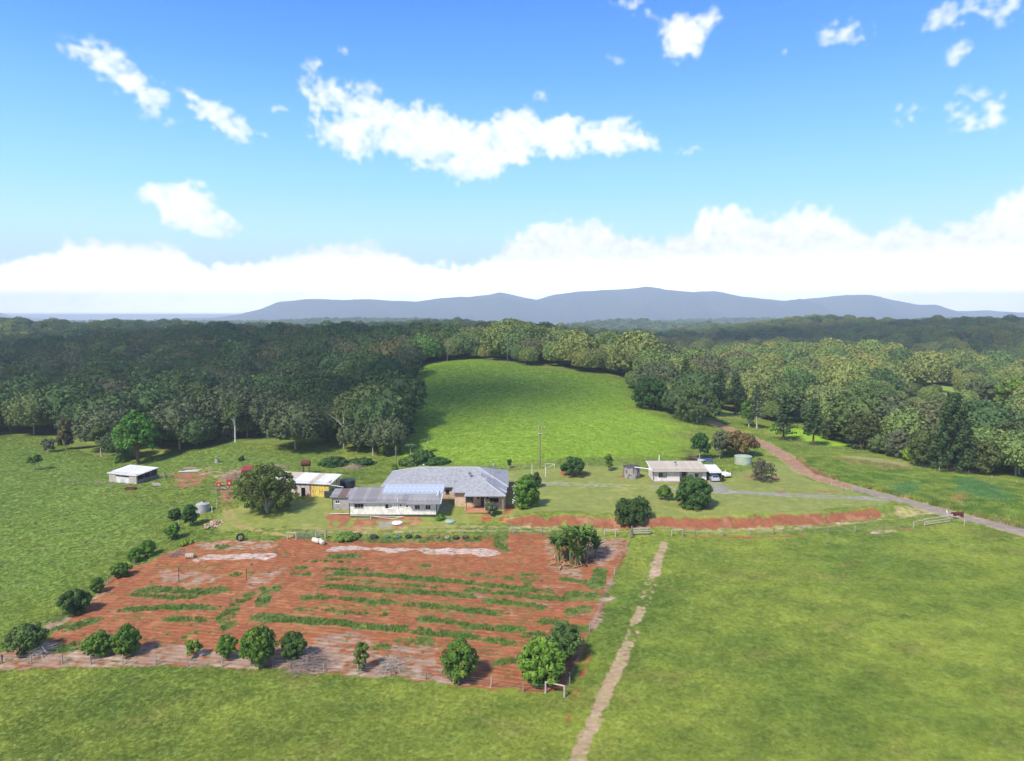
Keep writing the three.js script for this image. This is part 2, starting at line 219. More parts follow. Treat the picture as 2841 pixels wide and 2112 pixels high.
// bare and dry patches
poly([[-82.80, -171.45], [-74.27, -171.58], [-72.43, -164.72], [-73.02, -157.79], [-76.56, -161.02]], BARE, { edge: 0.8, wander: 3, cover: 0.75, grain: 1.2 });
poly([[-84.01, -178.90], [-71.02, -178.17], [-64.22, -166.25], [-65.10, -156.52], [-73.40, -166.99], [-82.21, -171.38]], STRAW, { edge: 0.8, wander: 4, cover: 0.4 });
poly([[-70.36, -170.13], [-67.74, -177.05], [-56.70, -178.22], [-58.17, -173.95], [-66.43, -166.40]], STRAW, { edge: 0.8, wander: 2, cover: 0.6 });
poly([[-64.52, -154.47], [-60.99, -153.76], [-57.19, -142.75], [-58.98, -143.18]], BARE, { edge: 0.6, wander: 1.5, cover: 0.85 });
poly([[-34.72, -132.11], [-30.74, -134.38], [-30.45, -132.15], [-16.90, -132.02], [-17.27, -128.63], [-21.99, -126.70], [-28.62, -126.40], [-33.34, -126.26]], BARE, { wander: 2.5, cover: 0.62, grain: 1.3 });
poly([[-25.31, -130.19], [-21.96, -130.09], [-22.05, -127.08], [-24.39, -127.30]], GRAVEL, { wander: 1, cover: 0.85 });
poly([[-13.99, -134.65], [-12.74, -141.20], [-11.88, -137.25], [-13.29, -133.72]], GRAVEL, { wander: 1, cover: 0.8 });
poly([[-1.25, -137.80], [-0.71, -157.41], [0.82, -157.34], [-0.43, -141.94], [0.20, -136.26], [-1.58, -130.56], [-1.98, -131.06]], SOIL, { wander: 1, cover: 0.8 });
poly([[-6.21, -132.84], [-4.22, -133.45], [-3.76, -131.13], [-5.31, -130.44]], SOIL, { wander: 0.8, cover: 0.85 });
line([[-6.12, -131.01], [-2.95, -130.47], [5.30, -129.44]], 2.2, [...SOIL, ...DRYGRASS], { cover: 0.5, wander: 1.5 });
blob([14.56, -163.56], 3.6, SOIL, { cover: 0.8, wander: 1.5 }); blob([56.68, -158.98], 3.8, BARE, { cover: 0.8, wander: 1.5 }); blob([35.05, -136.91], 4, BARE, { cover: 0.6, wander: 1.5 }); blob([27.20, -160.67], 2.9, BARE, { cover: 0.7, wander: 1 }); blob([37.15, -155.72], 3, BARE, { cover: 0.35 });
line([[30.75, -156.45], [37.77, -155.62], [40.56, -155.31]], 1.2, BARE, { cover: 0.7 });
poly([[55.54, -148.09], [70.33, -148.96], [69.85, -146.69], [55.50, -146.44]], BARE, { cover: 0.35, wander: 2 });
// vehicle tracks
line([[5.55, -155.78], [15.49, -154.51], [23.71, -152.35], [34.37, -149.72], [41.97, -147.24]], 3.2, [...GRAVEL, ...MOWN], { cover: 0.55, grain: 0.8, wander: 1 });
poly([[43.30, -154.09], [45.76, -153.49], [46.36, -149.87], [45.57, -145.47], [41.31, -146.58]], GRAVEL, { wander: 1.2, cover: 0.92, zone: 'driveway' });
line([[41.52, -146.86], [46.22, -145.89], [51.66, -145.23], [62.51, -144.16], [70.51, -143.31], [75.87, -142.88]], 2.8, GRAVEL, { cover: 0.78, grain: 0.7, wander: 0.7, zone: 'driveway' });
for (const s of [-0.8, 0.8]) {
  const off = (p) => p.map(([x, z]) => [x, z + s]), offx = (p) => p.map(([x, z]) => [x + s, z + s * 0.3]);
  line(off([[-42.51, -124.76], [-29.08, -126.86], [-27.47, -126.64], [-13.42, -127.22], [0.76, -127.42], [5.76, -127.68], [19.87, -126.93], [38.92, -127.54], [38.14, -127.58], [50.61, -127.64], [62.16, -131.08], [74.22, -134.51], [82.15, -136.92], [86.79, -137.96]]), 0.8, DRYGRASS, { cover: 0.7, grain: 0.8, opacity: 0.8 });
  line(offx([[-60.03, -148.18], [-56.94, -139.79], [-53.22, -132.55], [-49.18, -127.51], [-44.02, -124.54], [-39.79, -123.33], [-42.51, -124.76]]), 0.7, [tone(176, 150, 96), tone(160, 136, 84)], { cover: 0.8, grain: 0.8, opacity: 0.9 });
}
poly([[73.71, -136.16], [83.20, -141.08], [86.26, -137.09], [80.95, -134.41], [74.67, -134.37]], [...DRYGRASS, ...MOWN], { cover: 0.75, wander: 2 });
// the road
line([[66.98, -237.11], [68.45, -232.19], [71.28, -220.00], [72.12, -200.73], [71.71, -186.32], [70.85, -177.66], [69.43, -168.20], [70.52, -158.71], [73.60, -152.20], [76.52, -146.90], [80.74, -141.61], [84.96, -134.96], [88.63, -130.55], [91.51, -124.86], [94.64, -120.06], [98.46, -113.42]], 5.6, [...DRYGRASS, ...MOWN], { wander: 1, cover: 0.7 });
line([[70.52, -158.71], [73.60, -152.20], [76.52, -146.90], [80.74, -141.61], [84.96, -134.96], [88.63, -130.55], [91.51, -124.86], [94.64, -120.06], [98.46, -113.42]], 4.0, ROADGREY, { wander: 0.5, zone: 'road' });
line([[66.98, -237.11], [68.45, -232.19], [71.28, -220.00], [72.12, -200.73], [71.71, -186.32], [70.85, -177.66], [69.43, -168.20], [70.52, -158.71], [72.61, -153.90]], 4.2, ROADRED, { wander: 0.6, zone: 'road' });
// red cut bank below the yard
line(BANK.map(([x, z]) => [x, z + 0.2]).filter(([x]) => x < 76), 1.9, [tone(160, 98, 64), tone(144, 86, 56), tone(172, 126, 92)], { wander: 0.6, cover: 0.9, grain: 1.2, zone: 'bank' });
line(BANK.map(([x, z]) => [x, z + 1.9]).filter(([x]) => x < 74), 1.2, [...STRAW, ...DRYGRASS], { wander: 0.8, cover: 0.5 });
line([[30.35, -123.09], [36.53, -123.69], [40.89, -123.85], [36.90, -123.33], [51.72, -124.22]], 0.7, SOIL, { wander: 0.6, cover: 0.75 });
line([[64.38, -125.29], [72.74, -127.14]], 1.3, [...STRAW, ...BARE], { cover: 0.7 });
// the vegetable garden
const GARDEN = [[-64.26, -86.24], [-60.63, -88.93], [-61.42, -97.76], [-63.72, -110.51], [-59.93, -117.11], [-56.82, -121.41], [-50.77, -122.66], [-42.72, -120.72], [-39.28, -122.30], [-34.86, -122.84], [-30.26, -121.91], [-26.74, -123.13], [-12.95, -122.56], [-3.90, -124.95], [3.09, -125.83], [9.95, -123.90], [20.00, -121.95], [18.46, -114.93], [15.92, -107.62], [12.18, -95.09], [9.84, -88.26], [8.11, -82.25], [6.30, -76.93], [3.76, -75.56], [1.17, -75.37], [-2.43, -76.35], [-5.97, -77.19], [-9.88, -78.05], [-13.85, -78.80], [-17.78, -79.28], [-26.04, -80.73], [-34.59, -81.83], [-42.87, -82.60], [-50.79, -82.74], [-61.63, -82.55]];
poly(GARDEN, SOIL, { edge: 0.3, wander: 1.2, zone: 'garden' });
poly([[-64.51, -86.60], [-60.63, -88.93], [-54.12, -86.76], [-45.35, -87.58], [-36.15, -85.28], [-34.54, -85.74], [-25.90, -86.67], [-19.04, -85.20], [-9.55, -82.54], [-8.75, -81.49], [-6.05, -78.29], [-2.44, -76.74], [-9.86, -77.91], [-13.83, -78.66], [-17.75, -79.14], [-25.99, -80.58], [-34.53, -81.69], [-42.80, -82.45], [-50.70, -82.59], [-61.63, -82.55]], STRAW, { wander: 1.5, cover: 0.72, grain: 1.1 });
for (const p of [[[-55.15, -121.77], [-41.37, -121.25], [-39.32, -118.36], [-46.61, -117.24], [-52.71, -118.72]], [[-56.23, -110.91], [-49.18, -110.46], [-45.20, -108.26], [-44.88, -105.50], [-54.23, -106.01]], [[-64.31, -94.58], [-61.42, -97.76], [-61.00, -100.19], [-61.94, -103.79], [-61.15, -98.54], [-61.30, -92.64]], [[13.63, -103.75], [16.00, -108.13], [19.19, -118.21], [19.63, -118.19], [12.53, -95.07], [10.70, -89.95]], [[5.29, -122.68], [7.17, -123.59], [6.91, -111.52], [11.34, -110.05], [10.54, -105.98], [6.35, -108.92]], [[13.32, -123.14], [19.60, -122.28], [16.22, -109.69], [13.09, -110.97]], [[-25.71, -88.96], [-19.12, -89.53], [-16.87, -86.45], [-24.25, -86.61]], [[-40.05, -108.01], [-36.32, -110.91], [-36.84, -107.46], [-39.04, -102.48]], [[-5.87, -101.77], [5.19, -98.05], [4.94, -96.80], [-5.03, -100.15]], [[3.56, -104.60], [8.77, -103.66], [8.24, -101.81], [3.71, -103.14]], [[-14.99, -86.61], [-8.84, -85.54], [-9.64, -83.95], [-14.51, -84.66]]]) poly(p, STRAW, { wander: 1.6, cover: 0.62, grain: 1 });
poly([[-53.29, -115.05], [-51.10, -116.47], [-46.22, -116.22], [-39.28, -116.86], [-39.23, -115.36], [-40.34, -113.60], [-43.52, -114.77], [-46.41, -113.94], [-49.50, -114.71], [-51.69, -113.85]], PALE, { wander: 0.7, edge: 0.15, cover: 0.95 });
poly([[-32.49, -117.50], [-30.91, -119.97], [-27.67, -120.44], [-21.94, -119.74], [-13.60, -119.30], [-10.42, -119.57], [-4.85, -119.54], [-1.93, -117.75], [-3.64, -116.37], [-5.37, -116.15], [-6.97, -117.61], [-10.18, -116.74], [-14.63, -117.54], [-16.37, -119.14], [-20.07, -117.37], [-23.68, -119.11], [-28.02, -118.67]], PALE, { wander: 0.7, edge: 0.15, cover: 0.95 });
// weeds between the beds: [points, width, share]
const WEEDS = [
  [[[-28.14, -108.51], [-22.50, -108.69], [-18.53, -108.04], [-12.35, -106.89], [-7.29, -105.87], [-3.28, -104.43], [2.54, -102.84], [5.93, -101.55]], 1.5, 0.9], [[[-27.78, -103.97], [-21.55, -102.95], [-16.67, -102.57], [-11.70, -101.91], [-8.88, -101.36], [-5.99, -100.62]], 1.6, 0.9], [[[-6.72, -103.19], [-2.25, -101.87], [2.48, -100.22], [7.99, -98.69]], 1.5, 0.85], [[[-3.12, -99.19], [0.59, -98.14], [4.57, -96.62]], 1.4, 0.8],
  [[[-29.79, -100.12], [-24.81, -99.68], [-20.74, -98.94], [-15.99, -98.20], [-13.17, -97.82], [-9.43, -96.98], [-5.73, -96.08], [-0.32, -94.47]], 1.4, 0.85], [[[-29.84, -96.46], [-25.73, -96.00], [-21.96, -95.24], [-17.19, -94.52]], 1.0, 0.6], [[[-12.07, -93.37], [-8.14, -92.57], [-4.60, -91.18], [1.05, -90.07]], 1.6, 0.9],
  [[[-34.59, -94.02], [-32.17, -93.65], [-26.67, -92.83], [-23.07, -92.39], [-18.52, -91.32], [-14.26, -90.40], [-10.43, -89.65], [-7.83, -88.84], [-4.45, -88.07]], 1.7, 0.95], [[[-3.10, -87.42], [-1.11, -86.69], [0.52, -85.97]], 1.3, 0.95],
  [[[-28.28, -106.70], [-21.10, -105.65], [-14.02, -104.40], [-9.08, -103.70]], 0.9, 0.6], [[[-9.55, -109.19], [-3.39, -108.02], [4.60, -106.00]], 0.8, 0.55], [[[1.66, -108.52], [4.08, -107.98]], 0.9, 0.9], [[[7.77, -105.97], [11.20, -104.67]], 1.1, 0.9],
  [[[-55.51, -104.63], [-51.23, -103.87], [-46.76, -102.57], [-43.34, -103.61]], 2.0, 0.8], [[[-56.72, -102.83], [-50.05, -101.38], [-45.69, -100.99]], 1.2, 0.85], [[[-55.64, -97.67], [-52.07, -97.88], [-48.52, -98.15], [-44.13, -97.81], [-41.42, -97.04]], 1.5, 0.85], [[[-46.62, -94.14], [-43.96, -94.15], [-41.00, -93.42]], 1.3, 0.8],
  [[[-35.24, -103.19], [-37.40, -103.28]], 1.8, 0.8], [[[-38.55, -101.16], [-39.13, -98.69], [-39.05, -95.16], [-39.35, -93.69]], 2.4, 0.75], [[[-36.09, -100.60], [-35.59, -98.08]], 2, 0.7], [[[-37.48, -92.51], [-38.19, -90.79]], 1.6, 0.7], [[[-61.87, -92.71], [-60.86, -93.34]], 2, 0.8], [[[-59.41, -92.42], [-58.10, -94.93]], 2.2, 0.85], [[[-57.54, -86.98], [-55.21, -87.48]], 2.6, 0.75],
  [[[13.92, -109.32], [12.80, -103.32]], 2.2, 0.9], [[[8.88, -100.38], [11.57, -99.27]], 2.4, 0.85], [[[8.03, -94.57], [10.27, -95.61]], 2, 0.8], [[[3.85, -92.32], [6.78, -91.97]], 1.6, 0.9], [[[7.83, -90.09], [9.33, -89.84]], 1.8, 0.9], [[[1.87, -88.62], [4.38, -88.68]], 1.3, 0.9], [[[-1.36, -81.81], [1.43, -82.18]], 1.6, 0.85], [[[1.57, -102.35], [2.60, -105.16]], 1.2, 0.8],
  [[[-26.28, -123.13], [-19.80, -122.63], [-14.14, -123.08], [-8.42, -123.09], [-5.01, -123.65]], 2.2, 0.6], [[[-1.92, -124.34], [-1.95, -119.35]], 2.4, 0.9], [[[-29.85, -115.69], [-26.50, -116.12]], 1.5, 0.95], [[[-32.59, -113.90], [-26.17, -113.66]], 0.8, 0.6], [[[-14.66, -112.59], [-13.09, -112.60]], 0.9, 0.95], [[[-34.47, -110.95], [-32.85, -111.09]], 1.0, 0.95], [[[-34.40, -108.66], [-31.69, -108.43]], 0.8, 0.8], [[[-29.89, -110.58], [-22.25, -110.56]], 1.0, 0.7],
  [[[-17.13, -85.82], [-15.51, -85.80]], 1.4, 0.8], [[[-13.73, -86.93], [-10.62, -86.89]], 2, 0.6], [[[-50.91, -119.74], [-48.56, -119.43]], 1, 0.8], [[[-42.65, -89.32], [-41.73, -90.29]], 1, 0.8], [[[-44.26, -108.43], [-40.80, -108.98]], 1.2, 0.6], [[[-50.06, -118.90], [-48.58, -119.61]], 1, 0.8]];
poly(GARDEN, [tone(184, 126, 84), tone(164, 106, 66)], { cover: 0.22, grain: 0.5, opacity: 0.7 });
poly(GARDEN, [tone(118, 122, 66), tone(104, 116, 56)], { cover: 0.16, grain: 0.6, opacity: 0.8 });
for (const [p, w, c] of WEEDS) { line(p, w * 1.5, [tone(172, 128, 96), tone(152, 104, 70)], { wander: 1.4, cover: 0.25, grain: 0.6 }); line(p, w, WEED, { wander: 1.3, cover: c * 0.95, grain: 0.6, edge: 0.25, opacity: 0.9 }); }
for (const p of [[[-57.70, -113.07], [-46.36, -111.16]], [[-23.24, -101.04], [-8.66, -98.68], [2.36, -95.33]], [[-28.71, -97.61], [-10.21, -95.74], [2.29, -92.21]], [[-55.74, -95.83], [-39.75, -94.21]], [[-17.85, -110.15], [-3.42, -109.05]]]) line(p, 1.6, [tone(120, 140, 56), tone(100, 128, 48)], { cover: 0.22, grain: 0.35, wander: 1 });
line([[9.33, -83.42], [8.56, -80.46], [7.71, -77.96], [6.34, -72.91], [5.83, -70.03]], 0.55, SOIL, { wander: 0.6, cover: 0.7 }); line([[9.55, -84.15], [8.68, -81.99]], 0.4, SOIL, { wander: 0.4, cover: 0.6 });
// straw left along the old footpath across the paddock: [from, to, width]
for (const [a, b, w] of [[[5.86, -62.63], [7.53, -67.94], 1.35], [[8.14, -68.59], [9.05, -72.09], 1.1], [[9.38, -72.70], [10.99, -77.24], 1.4], [[11.41, -77.78], [12.13, -79.62], 1.45], [[12.37, -80.20], [13.38, -82.68], 1.5], [[13.45, -83.43], [14.50, -85.76], 1.3], [[14.53, -87.11], [15.23, -89.42], 0.4], [[15.44, -86.50], [16.26, -88.96], 0.45], [[16.28, -91.51], [17.98, -95.56], 1.15], [[15.74, -90.42], [16.01, -91.52], 0.5], [[18.90, -96.15], [19.24, -97.33], 0.55], [[18.65, -98.65], [19.52, -101.37], 0.5], [[19.80, -98.49], [20.60, -101.35], 0.42], [[20.26, -103.13], [20.60, -104.11], 0.45], [[21.28, -102.87], [21.51, -103.84], 0.4], [[21.06, -105.36], [21.46, -106.79], 0.75], [[22.05, -107.15], [22.63, -109.36], 1.5], [[22.92, -110.59], [23.18, -111.57], 1.6], [[23.62, -112.49], [24.47, -115.27], 1.4], [[25.14, -116.68], [26.14, -120.16], 1.2]]) line([a, b], w * 1.12, [tone(192, 164, 128), tone(172, 144, 112), tone(202, 178, 146)], { wander: 0.35, cover: 0.93, grain: 0.4, edge: 0.12, zone: 'footpath' });
line([[5.86, -62.63], [10.91, -77.24], [16.87, -93.40], [26.09, -120.16]], 1.6, [tone(146, 150, 70), tone(156, 148, 84)], { cover: 0.2, grain: 0.5 });

const GRASS = [tone(122, 140, 50), tone(102, 128, 42), tone(138, 148, 57), tone(134, 128, 66), tone(96, 130, 52)];
const BARE_ZONES = new Set(['garden', 'road', 'driveway', 'bank', 'footpath']);
const mixed = (cols, n) => { const t = clamp(n, 0, 0.999) * (cols.length - 1), i = Math.floor(t), f = t - i, a = cols[i], b = cols[Math.min(i + 1, cols.length - 1)]; return [lerp(a[0], b[0], f), lerp(a[1], b[1], f), lerp(a[2], b[2], f)]; };
function grassColour(x, z) {
  const n1 = fbm(x / 19 + 3, z / 14 + 8, 3) - 0.5, n2 = fbm(x / 3.4 + 20, z / 2.7, 3) - 0.5, n3 = fbm(x / 0.62, z / 0.5 + 50, 3) - 0.5, dry = smooth(0.08, 0.34, fbm(x / 6 + 70, z / 4.6 + 3, 4) - 0.5 + n3 * 0.3);
  const k = 1 + 0.55 * n3 + 0.42 * n2 + 0.25 * n1, y = clamp(0.45 + 1.1 * n1 + 0.7 * n2), a = GRASS[1], b = GRASS[2], e = GRASS[3];
  return [0, 1, 2].map((i) => lerp(lerp(a[i], b[i], y), e[i], dry * 0.4) * k);
}
const ROW = (([a, b]) => { const L = Math.hypot(b[0] - a[0], b[1] - a[1]); return [(b[0] - a[0]) / L, (b[1] - a[1]) / L]; })([[-28.14, -108.51], [5.93, -101.55]]);   // which way the beds run
const greens = [];   // per patch: how grassy each texel is, read again when grass is planted
function paintedPatch(x0, x1, z0, z1, cell, TW, TH) {   // z0 far edge, z1 near edge
  const col = new Float32Array(TW * TH * 3), green = new Uint8Array(TW * TH).fill(1), tilled = new Uint8Array(TW * TH), sx = (x1 - x0) / TW, sz = (z1 - z0) / TH;
  for (let j = 0; j < TH; j++) for (let i = 0; i < TW; i++) { const c = grassColour(x0 + (i + 0.5) * sx, z0 + (j + 0.5) * sz), o = (j * TW + i) * 3; col[o] = c[0]; col[o + 1] = c[1]; col[o + 2] = c[2]; }
  const nx = Math.round((x1 - x0) / cell), nz = Math.round((z1 - z0) / cell), zone = new Array(nx * nz).fill('paddock');
  for (const p of ops) {
    const m = p.w + p.wander + p.edge, xs = p.pts.map((q) => q[0]), zs = p.pts.map((q) => q[1]);
    const bx0 = Math.min(...xs) - m, bx1 = Math.max(...xs) + m, bz0 = Math.min(...zs) - m, bz1 = Math.max(...zs) + m;
    const i0 = Math.max(0, Math.floor((bx0 - x0) / sx)), i1 = Math.min(TW - 1, Math.ceil((bx1 - x0) / sx)), j0 = Math.max(0, Math.floor((bz0 - z0) / sz)), j1 = Math.min(TH - 1, Math.ceil((bz1 - z0) / sz));
    if (i0 > i1 || j0 > j1) continue;
    const sd = (x, z) => p.closed ? toLine(p.pts, x, z, true) * (inside(p.pts, x, z) ? 1 : -1) : p.w - toLine(p.pts, x, z, false);
    const isGreen = p.cols.every((c) => c[1] > c[0] * 1.05) && !p.zone;
    // coarse distances first, then bilinear between them
    const st = 6, gw = Math.ceil((i1 - i0) / st) + 2, gh = Math.ceil((j1 - j0) / st) + 2, g = new Float32Array(gw * gh);
    for (let b = 0; b < gh; b++) for (let a = 0; a < gw; a++) g[b * gw + a] = sd(x0 + (i0 + a * st + 0.5) * sx, z0 + (j0 + b * st + 0.5) * sz);
    for (let j = j0; j <= j1; j++) for (let i = i0; i <= i1; i++) {
      const ga = (i - i0) / st, gb = (j - j0) / st, ai = Math.floor(ga), bi = Math.floor(gb), fa = ga - ai, fb = gb - bi, q = bi * gw + ai;
      let s = lerp(lerp(g[q], g[q + 1], fa), lerp(g[q + gw], g[q + gw + 1], fa), fb);
      if (s < -m) continue;
      const x = x0 + (i + 0.5) * sx, z = z0 + (j + 0.5) * sz;
      s += p.wander * 1.6 * (fbm(x / (p.wander * 1.8 + 0.6) + 5, z / (p.wander * 1.4 + 0.5) + 9, 3) - 0.5);
      let a = smooth(-p.edge, p.edge, s) * p.opacity; if (a <= 0) continue;
      const n = fbm(x / p.grain + 60, z / (p.grain * 0.7) + 13, 3);
      if (p.cover < 1) a *= smooth(-0.09, 0.09, n - (0.5 + (0.5 - p.cover) * 0.62));
      if (a <= 0.01) continue;
      const c = mixed(p.cols, fbm(x / 2.2 + 33, z / 1.7, 3) * 1.3 - 0.15), k = 0.7 + 0.4 * fbm(x / 0.5 + 7, z / 0.4, 2) + 0.28 * (n - 0.35), o = (j * TW + i) * 3;
      col[o] = lerp(col[o], c[0] * k, a); col[o + 1] = lerp(col[o + 1], c[1] * k, a); col[o + 2] = lerp(col[o + 2], c[2] * k, a);
      if (a > 0.5) { green[j * TW + i] = isGreen ? 1 : 0; if (p.zone === 'garden') tilled[j * TW + i] = 1; }
    }
    if (p.zone) {
      const a0 = Math.max(0, Math.floor((bx0 - x0) / cell)), a1 = Math.min(nx - 1, Math.ceil((bx1 - x0) / cell)), b0 = Math.max(0, Math.floor((bz0 - z0) / cell)), b1 = Math.min(nz - 1, Math.ceil((bz1 - z0) / cell));
      for (let b = b0; b <= b1; b++) for (let a = a0; a <= a1; a++) if (sd(x0 + (a + 0.5) * cell, z0 + (b + 0.5) * cell) > 0) zone[b * nx + a] = p.zone;
    }
  }
  const bytes = new Uint8Array(TW * TH * 4), bump = new Uint8Array(TW * TH * 4);
  for (let i = 0; i < TW * TH; i++) {
    for (let k = 0; k < 3; k++) bytes[i * 4 + k] = 255 * Math.pow(clamp(col[i * 3 + k]), 1 / 2.2);
    const x = (i % TW) * sx, z = Math.floor(i / TW) * sz, n = 0.55 * noise(x / 0.31, z / 0.27) + 0.45 * noise(x / 0.13 + 9, z / 0.12), s = (x + x0) * ROW[1] - (z + z0) * ROW[0] + 0.5 * fbm(x / 6, z / 6, 2), h = 255 * (tilled[i] ? 0.4 * n + 0.3 * (1 + Math.sin(s * 7.4)) * (0.5 + fbm(x / 3, z / 2, 2) * 0.6) : 0.33 * n);   // furrows in tilled soil
    bump[i * 4] = bump[i * 4 + 1] = bump[i * 4 + 2] = h; bytes[i * 4 + 3] = bump[i * 4 + 3] = 255;
  }
  const map = new THREE.DataTexture(bytes, TW, TH), bm = new THREE.DataTexture(bump, TW, TH);
  map.colorSpace = THREE.SRGBColorSpace;
  for (const t of [map, bm]) { t.magFilter = THREE.LinearFilter; t.wrapS = t.wrapT = THREE.ClampToEdgeWrapping; t.needsUpdate = true; }
  const ground = new THREE.MeshStandardMaterial({ map, bumpMap: bm, bumpScale: 0.15, roughness: 1 });
  // one height grid, cut into the kinds of ground
  const hs = new Float32Array((nx + 1) * (nz + 1));
  for (let b = 0; b <= nz; b++) for (let a = 0; a <= nx; a++) hs[b * (nx + 1) + a] = height(x0 + a * cell, z0 + b * cell);
  const at = (a, b) => hs[clamp(b, 0, nz) * (nx + 1) + clamp(a, 0, nx)];
  for (const kind of new Set(zone)) {
    const ids = new Map(), pos = [], nor = [], uv = [], idx = [];
    const v = (a, b) => {
      const key = b * (nx + 1) + a; let id = ids.get(key);
      if (id === undefined) {
        id = pos.length / 3; ids.set(key, id); pos.push(x0 + a * cell, at(a, b), z0 + b * cell); uv.push(a / nx, b / nz);
        const n = new THREE.Vector3((at(a - 1, b) - at(a + 1, b)) / (2 * cell), 1, (at(a, b - 1) - at(a, b + 1)) / (2 * cell)).normalize(); nor.push(n.x, n.y, n.z);
      }
      return id;
    };
    for (let b = 0; b < nz; b++) for (let a = 0; a < nx; a++) if (zone[b * nx + a] === kind) { const p = v(a, b), q = v(a + 1, b), r = v(a, b + 1), s = v(a + 1, b + 1); idx.push(p, r, q, q, r, s); }
    structure({ paddock: 'grass_paddock', garden: 'garden_soil', road: 'dirt_road', driveway: 'gravel_driveway', bank: 'earth_bank', footpath: 'straw_footpath' }[kind], geometry(pos, idx, { uv, normal: new Float32Array(nor) }), ground);
  }
  greens.push({ x0, x1, z0, z1, TW, TH, sx, sz, green, col, hs, nx, nz, cell });
}
// outline of the woods
const LEFT_EDGE = [[-173.86, -235.82], [-169.31, -234.00], [-154.64, -232.09], [-147.98, -228.32], [-135.76, -216.93], [-125.05, -206.45], [-110.85, -195.39], [-104.11, -192.00], [-97.39, -190.12], [-93.88, -193.85], [-89.79, -199.82], [-85.30, -203.49], [-76.64, -201.66], [-68.51, -198.13], [-55.86, -193.50], [-47.73, -187.59], [-41.40, -184.31], [-35.69, -187.78], [-31.18, -189.29], [-31.66, -200.93], [-32.36, -220.23], [-35.06, -237.14], [-38.75, -254.57], [-40.62, -279.90], [-45.33, -308.03], [-55.38, -365.47], [-50.33, -371.31], [-40.13, -387.13], [-32.12, -396.87], [-23.70, -407.02], [-4.50, -350.57], [7.32, -344.78], [18.43, -333.09], [32.79, -325.24], [43.88, -325.10], [48.76, -313.56]];
const RIGHT_EDGE = [[49.69, -299.61], [47.96, -261.47], [51.67, -239.57], [54.26, -238.63], [60.77, -234.12], [71.19, -246.17], [86.58, -260.24], [100.87, -269.69], [107.35, -270.39], [110.90, -250.14], [102.42, -214.11], [105.18, -204.97], [108.50, -198.01], [104.87, -179.79], [110.18, -171.76], [125.40, -171.92]];
const FOREST = [[-900, -700], ...LEFT_EDGE.slice(0, 1).map(([x, z]) => [x - 130, z + 20]), ...LEFT_EDGE, ...RIGHT_EDGE, [260, -150], [900, -600], [1300, -1400], [0, -1500], [-1300, -1400]];
const CLEARINGS = [[[224.53, -388.73], [238.40, -397.14], [253.42, -400.11], [203.55, -320.39], [197.02, -304.41], [208.72, -303.24], [197.14, -285.13], [189.45, -286.31], [189.60, -303.63]], [[-302.78, -416.03], [-321.50, -467.16], [-324.55, -496.53], [-311.12, -479.14], [-289.20, -422.57], [-277.33, -385.57]]];
forestShape = FOREST;
paintedPatch(-110, 110, -140, -55, 0.5, 2048, 1280);
paintedPatch(-190, 190, -260, -140, 0.8, 2048, 768);
paintedPatch(-190.4, 200, -400.4, -260, 1.6, 1024, 384);
// the height of the painted ground, read off its grid
function footing(x, z) {
  for (const p of greens) if (x > p.x0 && x < p.x1 && z > p.z0 && z < p.z1) { const a = (x - p.x0) / p.cell, b = (z - p.z0) / p.cell, i = Math.min(p.nx - 1, Math.floor(a)), j = Math.min(p.nz - 1, Math.floor(b)), fa = a - i, fb = b - j, k = j * (p.nx + 1) + i; return lerp(lerp(p.hs[k], p.hs[k + 1], fa), lerp(p.hs[k + p.nx + 1], p.hs[k + p.nx + 2], fa), fb); }
  return height(x, z);
}
const groundAt = (x, z) => { for (const p of greens) if (x > p.x0 && x < p.x1 && z > p.z0 && z < p.z1) { const k = Math.floor((z - p.z0) / p.sz) * p.TW + Math.floor((x - p.x0) / p.sx); return [p.green[k], p.col[k * 3], p.col[k * 3 + 1], p.col[k * 3 + 2]]; } return [1, 0.1, 0.14, 0.03]; };

// ------------------------------------------------------------------ the land beyond, one sheet to the horizon
{
  const side = (from, to, step) => { const a = []; for (let v = from; v <= to; v += step) a.push(v); return a; };
  const grow = (from, step, most) => { const a = []; let v = from; while (Math.abs(v) < most) { step *= 1.06; v += step; a.push(v); } return a; };
  const xs = [...grow(-205, -8, 9000).reverse(), ...side(-205, 205, 8.2), ...grow(205, 8, 9000)], zs = [...grow(-400, -8, 9000).reverse(), ...side(-400, -40, 8), ...grow(-40, 8, 1500)];
  const pos = new Float32Array(xs.length * zs.length * 3), color = new Float32Array(pos.length), idx = [];
  zs.forEach((z, j) => xs.forEach((x, i) => {
    const o = (j * xs.length + i) * 3;
    let drop = 0; for (const p of greens) if (x > p.x0 - 1 && x < p.x1 + 1 && z > p.z0 - 1 && z < p.z1 + 1) drop = x > p.x0 + 9 && x < p.x1 - 9 && z > -391 && z < -64 ? 1.2 : 0.12;
    pos[o] = x; pos[o + 1] = height(x, z) - drop; pos[o + 2] = z;
    const n = fbm(x / 240 + 2, z / 160 + 6, 3), field = smooth(0.6, 0.66, fbm(x / 420 + 30, z / 300 + 7, 2)) * (Math.hypot(x, z) > 2600 ? 1 : 0), c = mixed([[0.028, 0.05, 0.018], [0.045, 0.07, 0.026], [0.06, 0.085, 0.03]], n);
    const open = CLEARINGS.some((q) => inside(q, x, z)) ? 1 : field;
    color[o] = lerp(c[0], 0.19, open); color[o + 1] = lerp(c[1], 0.28, open); color[o + 2] = lerp(c[2], 0.03, open);
  }));
  for (let j = 0; j < zs.length - 1; j++) for (let i = 0; i < xs.length - 1; i++) { const a = j * xs.length + i, b = a + xs.length; idx.push(a, b, a + 1, a + 1, b, b + 1); }
  structure('ground', geometry(pos, idx, { color }), new THREE.MeshStandardMaterial({ vertexColors: true, roughness: 1 }));
}
